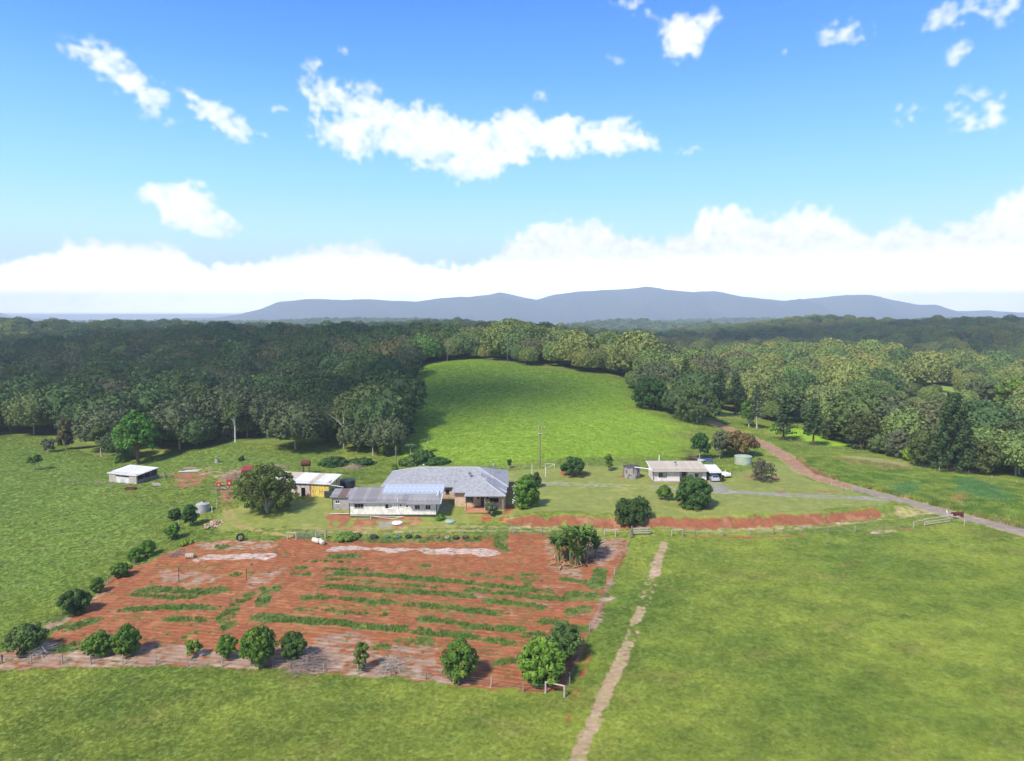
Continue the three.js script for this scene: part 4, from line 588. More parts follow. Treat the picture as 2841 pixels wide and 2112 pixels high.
function ribbed(w, l, ribs = 4, hgt = 0.03) {   // one roofing sheet lying in xz, ribs along z, origin at the middle of its lower (+z) edge
  const prof = [[-w / 2, 0]]; for (let i = 0; i < ribs; i++) { const c = -w / 2 + (w * (i + 0.5)) / ribs; prof.push([c - 0.05, 0], [c - 0.025, hgt], [c + 0.025, hgt], [c + 0.05, 0]); } prof.push([w / 2, 0]);
  const pos = [], idx = [], uv = [], n = prof.length; for (const z of [0, -l]) for (const [x, y] of prof) { pos.push(x, y, z); uv.push(x * 0.25, -z * 0.25); } for (let i = 0; i < n - 1; i++) idx.push(i, i + 1, n + i, i + 1, n + i + 1, n + i);
  const top = geometry(pos, idx, { uv }), lip = box(w - 0.01, 0.02, 0.02, 0, -0.012, -0.01); return merged([top, lip]);
}
// rows of sheets up a single slope: from x0 to x1, eave at (y0, z0), top at (y1, z1)
function sheetRoof(t, x0, x1, y0, z0, y1, z1, mats, width = 0.9, R = rng(3), th = 0.12, name = 'roof') {
  const roof = part(t, name, quadSolid([[x0, y0, z0], [x1, y0, z0], [x1, y1, z1], [x0, y1, z1]], th), mats[0]), n = Math.max(1, Math.round((x1 - x0) / width)), w = (x1 - x0) / n, L = Math.hypot(y1 - y0, z1 - z0), pitch = Math.atan2(y1 - y0, z0 - z1), g = ribbed(w - 0.012, L, 4);
  for (let i = 0; i < n; i++) { const s = part(roof, 'roof_sheet', g, mats[Math.floor(R() * mats.length)]); s.rotation.x = pitch; s.position.set(x0 + w * (i + 0.5), y0 + 0.012 + 0.006 * R(), z0 + 0.03 * R()); }
  return roof;
}
function hip(x0, x1, z0, z1, y, rise, along, in0, in1, th = 0.16) {   // hipped roof; in0 / in1 how far the ridge ends stand in (0 is a gable); z0 far, z1 near
  const c = along === 'x' ? (z0 + z1) / 2 : (x0 + x1) / 2, A = [x0, y, z1], B = [x1, y, z1], C = [x1, y, z0], D = [x0, y, z0], E = along === 'x' ? [x0 + in0, y + rise, c] : [c, y + rise, z0 + in0], F = along === 'x' ? [x1 - in1, y + rise, c] : [c, y + rise, z1 - in1];
  const faces = along === 'x' ? [[A, B, F, E], [B, C, F], [C, D, E, F], [D, A, E]] : [[A, B, F], [B, C, E, F], [C, D, E], [D, A, F, E]], pos = [], idx = [];
  for (const f of faces) { const b = pos.length / 3; for (const p of f) pos.push(...p); for (let i = 1; i < f.length - 1; i++) idx.push(b, b + i, b + i + 1); }
  const lower = [A, D, C, B].map((p) => [p[0], y - th, p[2]]), b = pos.length / 3; for (const p of lower) pos.push(...p); idx.push(b, b + 1, b + 2, b, b + 2, b + 3);
  for (const [p, q] of [[A, B], [B, C], [C, D], [D, A]]) { const k = pos.length / 3; pos.push(...p, ...q, q[0], y - th, q[2], p[0], y - th, p[2]); idx.push(k, k + 3, k + 1, k + 1, k + 3, k + 2); }
  return { geo: metreUV(geometry(pos, idx)), E, F, corners: [A, B, C, D] };
}
const dishGeo = new THREE.SphereGeometry(0.55, 18, 8, 0, Math.PI * 2, 0, 0.7).translate(0, -0.42, 0);
function dish(t, x, y, z, s = 1) {
  const d = part(t, 'satellite_dish', dishGeo.clone().rotateX(Math.PI).scale(s, s, s).rotateX(0.7).translate(x, y + 0.75 * s, z), mat([0.09, 0.09, 0.1], 0.6, DS)); part(d, 'dish_mast', merged([bar([x, y - 0.2, z], [x, y + 0.6 * s, z - 0.05], 0.035), bar([x, y + 0.5 * s, z], [x, y + 0.95 * s, z + 0.5 * s], 0.02)]), M.steel); return d;
}

// ------------------------------------------------------------------ the large grey-roofed house
{
  const P = [-12, 4.5, -145], t = thing('farmhouse', 'long low brick farmhouse under a wide grey hipped metal roof', 'house', [P[0], P[2]], 0, null, P[1]), W = (g) => g.translate(-P[0], -P[1], -P[2]), y = 7.4;
  const main = hip(-26.4, -0.7, -155.4, -141, y, 2.45, 'x', 7, 6.4), wing = hip(-11.8, -1.0, -149, -136.6, y - 0.02, 1.85, 'z', 3, 5.3), porch = hip(-9.1, -1.2, -146, -133.8, y - 0.06, 1.78, 'z', 4, 4.4);
  const roof = part(t, 'roof', W(main.geo), M.greyRoof); part(roof, 'wing_roof', W(wing.geo), M.greyRoof); part(roof, 'porch_roof', W(porch.geo), M.greyRoof);
  const capMat = mat(tone(182, 184, 188, 0.85), 0.7), cap = (a, b) => W(bar([a[0], a[1] - 0.02, a[2]], [b[0], b[1] - 0.02, b[2]], 0.09, 0.09, 5));
  for (const q of [main, wing, porch]) { part(roof, 'ridge_cap', cap(q.E, q.F), capMat); const [A, B, C, D] = q.corners; for (const [p, e] of q === main ? [[A, q.E], [D, q.E], [B, q.F], [C, q.F]] : [[A, q.F], [B, q.F]]) part(roof, 'hip_cap', cap(p, e), capMat); }
  for (const [a, b] of [[[-26.4, -141], [-11.8, -141]], [[-11.8, -136.6], [-9.1, -136.6]], [[-9.1, -133.8], [-1.2, -133.8]]]) part(roof, 'gutter', W(box(b[0] - a[0], 0.13, 0.12, (a[0] + b[0]) / 2, y - 0.07, a[1] + 0.07)), M.greyTrim);
  for (const [x, z] of [[-18.6, -148.6], [-3.9, -148.9]]) part(roof, 'roof_vent', W(merged([cyl(0.16, 0.16, 0.5, x, 9.6, z, 10), new THREE.SphereGeometry(0.26, 10, 8).translate(x, 10.2, z)])), M.steel);
  for (const [x, yy, z] of [[-17.1, 9.35, -147.2], [-10.8, 9.2, -146.3], [-11.6, 7.8, -142.6]]) part(roof, 'vent_pipe', W(cyl(0.06, 0.06, 0.7, x, yy, z, 8)), M.steel);
  const d = new THREE.Group(); d.name = 'dish_mount'; dish(roof, -8.6 - P[0], 8.55 - P[1], -144.4 - P[2], 1.0);
  // walls: front of the long part, front of the wing, the return, right and left ends, back
  const wall = (L, holes, x, z, ry = 0) => part(t, 'wall', W(pierced(L, 3.1, holes).rotateY(ry).translate(x, 4.25, z)), M.brick);
  wall(13.9, [[13.2 - 1.2, 1.5, 0.75, 0.8]], -25.4, -141.6); wall(8.9, [[2.1, 1.0, 1.5, 1.25], [4.35, 1.7, 0.45, 0.55], [5.05, 0.12, 1.0, 2.1], [6.25, 1.7, 0.45, 0.55]], -11.2, -137.2);
  wall(4.4, [], -11.2, -141.6, Math.PI / 2 * -1 + Math.PI); wall(12.9, [], -1.5, -137.2, Math.PI / 2); wall(13.4, [], -25.4, -155, -Math.PI / 2); wall(24, [], -1.5, -155, Math.PI);
  part(t, 'wall', W(metreUV(box(3.2, 2.4, 0.14, -3.9 + 1.0, 5.45, -137.0 + 0.9))), M.brick);
  windowIn(t, ...[-25.4 + 12.0 - P[0], 4.25 + 1.5 - P[1], -141.6 - P[2]], 0.75, 0.8, { trim: M.darkFrame, panes: 1 }); windowIn(t, -11.2 + 2.1 - P[0], 5.25 - P[1], -137.2 - P[2], 1.5, 1.25, { trim: M.darkFrame });
  windowIn(t, -11.2 + 4.35 - P[0], 5.95 - P[1], -137.2 - P[2], 0.45, 0.55, { trim: M.darkFrame, panes: 1 }); windowIn(t, -11.2 + 6.25 - P[0], 5.95 - P[1], -137.2 - P[2], 0.45, 0.55, { trim: M.darkFrame, panes: 1 });
  const door = part(t, 'door', W(box(0.96, 2.06, 0.05, -11.2 + 5.55, 4.37 + 1.04, -137.3)), M.door); part(door, 'door_handle', W(box(0.05, 0.14, 0.06, -11.2 + 5.95, 5.35, -137.24)), M.steel);
  part(t, 'window', W(box(1.75, 0.85, 0.06, -3.5, 5.95, -135.98)), M.glass);
  part(t, 'porch_slab', W(metreUV(box(5.0, 0.25, 3.2, -6.6, 4.36, -135.7))), M.paving); part(t, 'porch_step', W(metreUV(box(4.4, 0.18, 0.6, -6.6, 4.2, -133.9))), M.paving);
  for (const [x, m] of [[-8.75, M.darkFrame], [-5.2, M.paleTimber], [-1.75, M.paleTimber]]) part(t, 'porch_post', W(box(0.13, 2.9, 0.13, x, 5.8, -134.25)), m);
  part(t, 'floor_slab', W(box(23.6, 0.6, 13.2, -13.4, 4.1, -148.2)), M.concrete);
}
// ------------------------------------------------------------------ the cream annex in front of it
{
  const P = [-22.3, 4.2, -135], t = thing('annex_building', 'long cream weatherboard annex with a pale blue and grey sheet roof', 'building', [P[0], P[2]], 0, null, P[1]), W = (g) => g.translate(-P[0], -P[1], -P[2]), R = rng(8);
  const holes = [[0.95, 1.25, 1.75, 0.85], [6.7, 1.1, 1.35, 0.9], [9.4, 1.5, 0.45, 0.5], [10.6, 1.3, 0.45, 0.5], [12.25, 0.95, 1.0, 0.9], [14.25, 0.95, 1.0, 0.9]];
  part(t, 'wall', W(pierced(16.4, 2.45, holes).translate(-30.5, 4.45, -131.3)), M.cream);
  for (const [i, o] of [[0, { panes: 3, trim: M.greyTrim }], [1, { curtain: 1 }], [2, { panes: 1 }], [3, { panes: 1 }], [4, {}], [5, {}]]) windowIn(t, -30.5 + holes[i][0] - P[0], 4.45 + holes[i][1] - P[1], -131.3 - P[2], holes[i][2], holes[i][3], o);
  part(t, 'wall', W(pierced(7.1, 2.45, [[1.2, 1.1, 0.8, 0.9], [4.2, 1.1, 0.8, 0.9]]).rotateY(Math.PI / 2).translate(-14.1, 4.45, -131.3)), M.cream); part(t, 'wall', W(pierced(7.1, 2.45, []).rotateY(-Math.PI / 2).translate(-30.5, 4.45, -138.4)), M.cream); part(t, 'wall', W(pierced(16.4, 3.4, []).rotateY(Math.PI).translate(-14.1, 4.45, -138.4)), M.cream);
  for (const z of [-133.0, -136.0]) part(t, 'window', W(box(0.04, 0.86, 0.76, -14.18, 6.0, z)), M.glass);
  part(t, 'gable_infill', W(quadSolid([[-14.14, 8.05, -131.4], [-14.0, 8.05, -131.4], [-14.0, 8.05, -138.4], [-14.14, 8.05, -138.4]], 0.01)), M.cream);
  part(t, 'gable', W(geometry([-14.05, 6.9, -131.3, -14.05, 6.9, -138.4, -14.05, 8.15, -138.4], [0, 1, 2], { uv: [0, 0, 1, 0, 1, 0.4] })), mat(tone(226, 220, 204), 0.9, DS)); part(t, 'gable', W(geometry([-30.5, 6.9, -131.3, -30.5, 6.9, -138.4, -30.5, 8.15, -138.4], [0, 1, 2], { uv: [0, 0, 1, 0, 1, 0.4] })), mat(tone(226, 220, 204), 0.9, DS));
  const q = new THREE.Group(); q.position.set(-P[0], -P[1], -P[2]); q.name = 'roof_frame'; 
  const roofs = [[-30.9, -24.6, 6.95, -130.8, 8.15, -137.6, [M.oldRoof, M.oldRoofB], 0.95], [-24.6, -19.6, 6.95, -130.8, 7.64, -134.7, [M.oldRoof, M.oldRoofC, M.oldRoofB], 0.95], [-19.6, -13.3, 6.89, -130.2, 7.64, -134.7, [M.oldRoofC, M.oldRoof], 0.95], [-24.9, -13.2, 7.72, -134.4, 8.42, -138.9, [M.blueRoof], 0.9]];
  for (const r of roofs) { const o = sheetRoof(t, r[0] - P[0], r[1] - P[0], r[2] - P[1], r[3] - P[2], r[4] - P[1], r[5] - P[2], r[6], r[7], R); part(o, 'gutter', box(r[1] - r[0], 0.1, 0.1, (r[0] + r[1]) / 2 - P[0], r[2] - 0.1 - P[1], r[3] + 0.05 - P[2]), r[6][0] === M.blueRoof ? M.blueRoof : M.greyTrim); }
  part(t, 'barge_board', W(bar([-13.25, 6.85, -130.2], [-13.25, 8.35, -138.9], 0.09, 0.09, 4)), M.whiteTrim);
  part(t, 'subfloor', W(metreUV(box(16.2, 1.1, 6.9, -22.3, 3.95, -134.9))), M.subfloor);
  part(t, 'vent_pipe', W(merged([cyl(0.05, 0.05, 1.1, -21.4, 6.7, -131.05, 8), bar([-21.4, 5.6, -131.1], [-20.9, 4.5, -131.0], 0.04), bar([-21.4, 6.8, -131.1], [-21.4, 5.6, -131.1], 0.04)])), M.white);
  part(t, 'drain_pipe', W(merged([bar([-30.3, 4.35, -130.95], [-20.4, 4.2, -130.85], 0.06), bar([-26.2, 4.3, -130.8], [-22.2, 3.95, -130.2], 0.05), bar([-26.4, 4.3, -130.9], [-26.4, 3.4, -130.6], 0.05), bar([-22.2, 3.95, -130.2], [-20.2, 4.25, -130.9], 0.05)])), M.bone);
}
// ------------------------------------------------------------------ block outhouse left of the annex
{
  const P = [-32.5, 4.4, -136.2], t = thing('outhouse', 'small grey block outhouse with a patched rusty roof', 'outbuilding', [P[0], P[2]], 0, null, P[1]), W = (g) => g.translate(-P[0], -P[1], -P[2]);
  part(t, 'wall', W(pierced(3.85, 2.9, [[0.55, 1.6, 0.85, 0.65], [0.9, 0.95, 0.35, 0.14]]).translate(-34.4, 4.15, -134.3)), M.block); part(t, 'wall', W(pierced(3.7, 2.9, []).rotateY(-Math.PI / 2).translate(-34.4, 4.15, -138)), M.block); part(t, 'wall', W(pierced(3.85, 3.2, []).rotateY(Math.PI).translate(-30.55, 4.15, -138)), M.block);
  windowIn(t, -33.85 - P[0], 5.75 - P[1], -134.3 - P[2], 0.85, 0.65, { trim: M.whiteTrim });
  part(t, 'lintel', W(box(3.95, 0.18, 0.1, -32.5, 6.95, -134.24)), M.concrete);
  sheetRoof(t, -34.8 - P[0], -30.2 - P[0], 7.12 - P[1], -133.9 - P[2], 7.72 - P[1], -138.2 - P[2], [M.oldRoofB, M.oldRoof, mat(tone(136, 110, 100), 0.85, { map: blotches })], 0.8, rng(21));
}
// ------------------------------------------------------------------ yellow and rust farm shed (turned)
{
  const turn = -0.19, p = [-42.9, -146.4], t = thing('farm_shed', 'tin farm shed with yellow and rusted walls under a pale roof', 'shed', p, turn, null, 4.6), R = rng(31);
  const L = 12.6, D = 5, H = 2.95;   // local: front at +D/2
  const front = (x0, x1, m) => { const n = Math.round((x1 - x0) / 0.8), w = (x1 - x0) / n; for (let i = 0; i < n; i++) part(t, 'wall_sheet', metreUV(box(w - 0.02, H, 0.05, x0 + w * (i + 0.5), H / 2, D / 2 + 0.012 * R()), 0.22), m); };
  front(-L / 2, 0.2, M.rustSheet); front(1.05, 2.4, M.rustSheet); front(2.4, L / 2, M.yellowSheet); part(t, 'wall_sheet', metreUV(box(0.85, H - 1.9, 0.05, 0.62, H - (H - 1.9) / 2, D / 2), 0.2), M.rustSheet);
  for (let i = 0; i < 6; i++) part(t, 'wall_sheet', metreUV(box(0.05, H + 0.42, D / 6 - 0.02, L / 2 - 0.02, (H + 0.4) / 2, -D / 2 + (D / 6) * (i + 0.5)), 0.22), i % 3 === 1 ? M.rustSheet : M.yellowSheet);
  part(t, 'wall', metreUV(box(L, H + 0.6, 0.06, 0, H / 2 + 0.3, -D / 2)), M.rustSheet); part(t, 'wall', metreUV(box(0.06, H + 0.3, D, -L / 2, H / 2 + 0.1, 0)), M.rustSheet);
  sheetRoof(t, -L / 2 - 0.3, L / 2 + 0.5, H + 0.02, D / 2 + 0.45, H + 0.85, -D / 2 - 0.3, [M.whiteRoof, M.whiteRoofB, M.whiteRoof, M.creamRoof], 1.2, R);
  part(t, 'downpipe', bar([L / 2 + 0.3, H - 0.1, D / 2 + 0.3], [L / 2 + 3.2, H - 0.5, D / 2 + 0.1], 0.06), M.white);
}
// open shelter and red container behind the big tree
{
  const t = thing('open_shelter', 'small open shelter with a flat white roof left of the big tree', 'shelter', [-51.2, -142.5], 0.15, null, 4.0);
  sheetRoof(t, -2.6, 2.6, 2.35, 2.2, 2.75, -2.2, [M.whiteRoof, M.whiteRoofB], 1.0, rng(41));
  for (const [x, z] of [[-2.3, 1.9], [2.3, 1.9], [-2.3, -1.9], [2.3, -1.9]]) part(t, 'post', box(0.12, 2.5, 0.12, x, 1.2, z), M.paleTimber);
  const c = thing('red_container', 'red painted steel container with white marks behind the big tree', 'container', [-61.43, -163.39], 0.25, null);
  part(c, 'body', metreUV(new RoundedBoxGeometry(2.5, 2.5, 5, 2, 0.05).translate(0, 1.25, -1.5)), M.redPaint);
  for (let i = 0; i < 6; i++) part(c, 'door_rib', box(0.05, 2.3, 0.05, -1.0 + i * 0.4, 1.25, 1.03), M.redPaint);
  for (const [x, y, w, h] of [[-0.75, 1.6, 0.3, 0.45], [-0.7, 0.9, 0.25, 0.35], [-0.78, 0.35, 0.22, 0.2]]) part(c, 'paint_mark', box(w, h, 0.012, x, y, 1.066), M.white);
}
// ------------------------------------------------------------------ open cattle shed on the left meadow (turned)
{
  const turn = -0.36, p = [-89, -165.4], t = thing('cattle_shed', 'open-sided block cattle shed with a white sheet roof on the left meadow', 'shed', p, turn, null, 2.75), R = rng(51), L = 8.5, D = 5.8;
  sheetRoof(t, -L / 2 - 0.35, L / 2 + 0.35, 2.3, D / 2 + 0.3, 2.95, -D / 2 - 0.3, [M.whiteRoof, M.whiteRoofB, M.whiteRoof], 1.0, R);
  const pale = mat(tone(206, 198, 184), 0.95, { map: blotches });
  for (let i = 0; i < 4; i++) part(t, 'wall_panel', metreUV(box(L / 4 - 0.05, i === 1 || i === 2 ? 1.7 : 2.1, 0.12, -L / 2 + (L / 4) * (i + 0.5), i === 1 || i === 2 ? 0.75 : 0.95, D / 2)), i === 1 || i === 2 ? M.whiteRoofB : pale);
  part(t, 'wall', metreUV(box(L, 0.35, 0.12, 0, 2.05, D / 2 - 0.02)), pale); part(t, 'wall', metreUV(box(0.12, 2.5, D, -L / 2, 1.2, 0)), pale); part(t, 'wall', metreUV(box(L, 2.8, 0.12, 0, 1.35, -D / 2)), M.timber); part(t, 'half_wall', metreUV(box(0.12, 1.3, D, L / 2, 0.55, 0)), M.timber);
  for (const z of [-D / 2 + 0.1, -0.9, 0.9, D / 2 - 0.1]) part(t, 'post', box(0.16, 2.6, 0.16, L / 2 + 0.05, 1.2, z), M.timber);
  part(t, 'floor', box(L, 0.2, D, 0, 0.02, 0), M.concrete);
  const pen = thing('calf_pen', 'small rail pen against the right end of the cattle shed', 'pen', [-82.4, -166.8], turn, null);
  for (const x of [-0.8, 0.8]) for (const z of [-0.8, 0.8]) part(pen, 'post', box(0.1, 1.3, 0.1, x, 0.55, z), M.paleTimber); for (const y of [0.45, 0.8, 1.15]) { part(pen, 'rail', box(1.7, 0.07, 0.04, 0, y, 0.87), M.paleTimber); part(pen, 'rail', box(0.04, 0.07, 1.7, 0.87, y, 0), M.paleTimber); }
}
// ------------------------------------------------------------------ the small white house with its carport
{
  const P = [38, 4.9, -158.5], t = thing('cottage', 'low white house with a cream sheet roof and a carport', 'house', [P[0], P[2]], 0, null, P[1]), W = (g) => g.translate(-P[0], -P[1], -P[2]), x0 = 31.4, zf = -156.2;
  const holes = [[1.15, 1.0, 1.8, 1.0], [5.85, 0.1, 1.75, 2.1], [9.1, 0.8, 1.75, 1.05]];
  part(t, 'wall', W(pierced(11.9, 2.55, holes).translate(x0, 4.85, zf)), M.pinkWhite);
  windowIn(t, x0 + 1.15 - P[0], 5.85 - P[1], zf - P[2], 1.8, 1.0, { trim: M.darkFrame, curtain: 1 }); windowIn(t, x0 + 9.1 - P[0], 5.65 - P[1], zf - P[2], 1.75, 1.05, { trim: M.greyTrim, curtain: 1 });
  for (const x of [3.0, 4.1, 8.3]) part(t, 'cover_strip', W(box(0.05, 2.4, 0.03, x0 + x, 6.1, zf + 0.015)), M.pinkWhite);
  const porch = part(t, 'doorway', W(box(1.75, 2.1, 0.1, x0 + 5.85 + 0.875, 6.0, zf - 1.6)), M.pinkWhite); part(porch, 'screen_door', W(box(0.85, 2.0, 0.04, x0 + 7.1, 5.95, zf - 1.5)), M.door); part(porch, 'hand_rail', W(merged([box(0.95, 0.05, 0.05, x0 + 6.35, 5.85, zf - 0.1), box(0.05, 0.8, 0.05, x0 + 6.8, 5.45, zf - 0.1), box(0.04, 0.8, 0.04, x0 + 6.0, 5.45, zf - 0.1)])), M.darkFrame);
  for (const x of [x0 + 5.8, x0 + 7.65]) part(porch, 'side_wall', W(box(0.08, 2.4, 1.6, x, 6.1, zf - 0.95)), M.pinkWhite);
  part(t, 'wall', W(pierced(6, 2.55, []).rotateY(-Math.PI / 2).translate(x0, 4.85, zf - 6)), M.pinkWhite); part(t, 'wall', W(pierced(6, 2.55, []).rotateY(Math.PI / 2).translate(43.3, 4.85, zf)), M.pinkWhite); part(t, 'wall', W(pierced(11.9, 3.2, []).rotateY(Math.PI).translate(43.3, 4.85, zf - 6)), M.pinkWhite);
  part(t, 'gable', W(geometry([x0, 7.4, zf, x0, 7.4, zf - 6, x0, 8.1, zf - 6], [0, 1, 2], { uv: [0, 0, 1, 0, 1, 0.4] })), mat(tone(228, 214, 212), 0.9, DS));
  const r1 = sheetRoof(t, x0 - 0.5 - P[0], 43.35 - P[0], 7.42 - P[1], -155.35 - P[2], 8.22 - P[1], -162.4 - P[2], [M.creamRoof, M.creamRoofB], 0.76, rng(61)); part(r1, 'barge_board', bar([x0 - 0.53 - P[0], 7.4 - P[1], -155.3 - P[2]], [x0 - 0.53 - P[0], 8.22 - P[1], -162.45 - P[2]], 0.09, 0.09, 4), M.whiteTrim); part(r1, 'gutter', box(12.4, 0.11, 0.11, 37.1 - P[0], 7.33 - P[1], -155.28 - P[2]), M.bone);
  dish(r1, 36.9 - P[0], 7.95 - P[1], -159 - P[2], 0.8); part(r1, 'flue_pipe', cyl(0.09, 0.09, 1.5, 33.9 - P[0], 8.0 - P[1], -162.5 - P[2], 8), M.white);
  const cp = sheetRoof(t, 43.4 - P[0], 46.3 - P[0], 7.22 - P[1], -154.5 - P[2], 7.8 - P[1], -160.2 - P[2], [M.whiteRoof, M.whiteRoofB], 0.95, rng(63), 0.1, 'carport_roof');
  for (const [x, z] of [[46.1, -154.9], [46.1, -157.6], [46.1, -160]]) part(cp, 'carport_post', box(0.1, 2.5, 0.1, x - P[0], 6.0 - P[1], z - P[2]), M.darkFrame); part(cp, 'carport_back', box(2.8, 2.6, 0.06, 44.8 - P[0], 6.1 - P[1], -160.2 - P[2]), M.timber); part(cp, 'carport_side', box(0.05, 2.2, 5.2, 46.15 - P[0], 6.0 - P[1], -157.5 - P[2]), M.timber);
  part(t, 'carport_floor', W(box(2.9, 0.08, 5.8, 44.8, 4.92, -157.3)), M.concrete); part(t, 'floor_slab', W(metreUV(box(12.2, 0.4, 6.3, 37.35, 4.78, -159.1))), M.concrete); part(t, 'edging', W(metreUV(box(5.4, 0.16, 0.3, 34.2, 4.95, -155.4))), M.concrete);
  part(t, 'inlet_pipe', W(merged([bar([31.0, 7.55, -156.5], [27.6, 7.55, -158.6], 0.09), bar([30.6, 7.4, -156.0], [30.4, 7.55, -157], 0.09)])), M.white);
  const a = thing('shade_sail', 'blue and grey tarpaulin stretched behind the small white house', 'tarpaulin', [45.2, -164.6]);
  part(a, 'cloth', merged([geometry([-2.0, 2.6, 0.4, 0.3, 2.8, -0.6, -1.6, 3.1, -0.9], [0, 1, 2], { uv: [0, 0, 1, 0, 0, 1] })]), M.sail); part(a, 'cloth', geometry([-1.8, 3.1, -1, 1.9, 3.25, -1.1, 1.9, 2.3, -0.6, -0.2, 2.4, -0.5], [0, 2, 1, 0, 3, 2], { uv: [0, 0, 1, 0, 1, 1, 0, 1] }), M.tarp); for (const x of [-2, 1.95]) for (const z of [-1.1, 1.6]) part(a, 'pole', bar([x, -0.2, z], [x, 3.2, z], 0.05), M.darkFrame); part(a, 'rail', merged([bar([-2, 2.6, 1.6], [1.95, 2.6, 1.6], 0.04), bar([1.95, 3.1, -1.1], [1.95, 2.6, 1.6], 0.04)]), M.darkFrame);
}

// ------------------------------------------------------------------ trees and shrubs of the yard and garden
leafyTree('fig_tree', 'broad old olive green tree with grey limbs before the farm shed', 'tree', [-47.08, -134.80], 13, 9.6, { cols: FIG.map((c) => [c[0], c[1] * 1.1, c[2]]), clear: 0.3, n: 190, clump: 0.95, leaf: 0.3, per: 54, low: 0.9, trunk: 0.4, limbs: 14, bark: paleBark, seed: 900 });
const frangipani = leafyTree('flowering_tree', 'bright green rounded tree with white blossom beside the farmhouse', 'tree', [2.85, -136.20], 5.6, 6.6, { cols: BRIGHT, clear: 0.2, n: 90, clump: 0.62, leaf: 0.34, per: 52, low: 0.85 });
{ const R = rng(9), list = []; for (let i = 0; i < 34; i++) { const a = 2.7 + R() * 1.2 - frangipani.rotation.y * 0, q = 2.3 + R() * 0.5; list.push(new THREE.IcosahedronGeometry(0.06 + 0.07 * R(), 0).translate(Math.cos(a) * q, 0.8 + R() * 3.4, Math.sin(a) * q * 0.8)); } const b = part(frangipani, 'blossom', merged(list), mat([0.8, 0.78, 0.74], 0.8)); b.rotation.y = -frangipani.rotation.y; b.userData.kind = 'stuff'; }
leafyTree('round_shrub', 'dark round shrub behind the bright flowering tree', 'shrub', [5.38, -152.44], 2.9, 3.3, { cols: DEEP.map((c) => [c[0] * 1.1, c[1] * 0.85, c[2]]), clear: 0.1, n: 36, low: 0.8 });
leafyTree('mango_tree', 'low umbrella-shaped dark tree on a ring of red soil', 'tree', [14.10, -161.63], 6.2, 4.6, { cols: DEEP, clear: 1.1, n: 70, clump: 0.6, leaf: 0.3, low: 0.15, trunk: 0.14 });
leafyTree('young_tree', 'thin young tree between the umbrella tree and the water tank', 'tree', [22.80, -165.89], 2.7, 4.0, { cols: CITRUS, clear: 0.9, n: 18, clump: 0.45, per: 50, low: 0.5 });
leafyTree('hedge_tree', 'dark green double-topped bush on the edge of the red bank', 'bush', [22.15, -128.67], 5.9, 5.0, { cols: DEEP.map((c) => [c[0] * 1.1, c[1] * 0.9, c[2]]), clear: 0.05, n: 110, clump: 0.55, leaf: 0.22, per: 70, low: 0.9, lobes: [[-1.3, 0, 0, 0.72], [1.3, 0, 0, 0.74], [0, 0, 0.2, 0.66]], turn: 0 });
leafyTree('small_tree', 'small loose tree left of the big round bush', 'tree', [30.63, -140.20], 3.3, 3.1, { cols: CITRUS, clear: 0.7, n: 30, clump: 0.45, low: 0.4 });
leafyTree('round_bush', 'large round glossy bush in front of the small white house', 'bush', [35.26, -135.72], 7.2, 6.2, { cols: DEEP.map((c) => [c[0] * 1.2, c[1] * 1.1, c[2] * 1.1]), clear: 0.1, n: 130, clump: 0.7, leaf: 0.3, per: 58, low: 0.9 });
leafyTree('street_tree', 'upright dark tree with a pale stem behind the small white house', 'tree', [47.73, -179.17], 5.2, 6.9, { cols: DEEP, clear: 1.9, n: 60, clump: 0.65, leaf: 0.34, low: 0.7, bark: paleBark, trunk: 0.12 });
leafyTree('wattle_tree', 'grey-green feathery tree beside the upright dark tree', 'tree', [52.77, -179.50], 4.6, 7.4, { cols: GREYGREEN, clear: 2.2, n: 44, clump: 0.6, leaf: 0.26, per: 46, low: 0.6, bark: paleBark, trunk: 0.1 });
leafyTree('rust_tree', 'spreading tree with rust coloured new leaves above the green tank', 'tree', [59.30, -185.02], 11, 6.4, { cols: RUST, clear: 1.6, n: 120, clump: 0.85, leaf: 0.36, per: 56, low: 0.3, trunk: 0.25 });
leafyTree('twiggy_shrub', 'half-bare brown twiggy shrub on a ring of bare earth', 'shrub', [55.68, -156.53], 6.2, 5.2, { cols: TWIG, clear: 0.3, n: 70, clump: 0.6, leaf: 0.2, per: 40, low: 0.8, limbs: 16, bark: paleBark, trunk: 0.09 });
leafyTree('lollipop_tree', 'tiny round-headed tree by the back fence', 'tree', [-0.59, -169.67], 1.3, 2.4, { cols: DEEP, clear: 0.9, n: 12, clump: 0.35, low: 0.8 });
leafyTree('grey_shrub', 'grey-leaved shrub on the lawn before the farmhouse porch', 'shrub', [-4.05, -132.87], 2.5, 2.9, { cols: GREYGREEN, clear: 0.4, n: 30, clump: 0.36, leaf: 0.18, low: 0.7, bark: paleBark });
leafyTree('eave_bush', 'small bush at the left end of the grey roof', 'bush', [-28.45, -171.89], 2, 2.2, { cols: CITRUS, clear: 0.1, n: 16, low: 0.8 });
leafyTree('weed_bush', 'low green bush at the right corner of the annex', 'bush', [-13.41, -130.79], 2.4, 1.0, { cols: BRIGHT, clear: 0.02, n: 22, clump: 0.34, leaf: 0.2, low: 0.2 });
leafyTree('pumpkin_vine', 'low bright vine patch left of the row of tyres', 'plant', [-29.01, -123.50], 4.6, 1.2, { cols: [[0.08, 0.15, 0.025], [0.1, 0.17, 0.03], [0.12, 0.18, 0.04]], clear: 0.02, n: 50, clump: 0.42, leaf: 0.3, low: 0.1 });
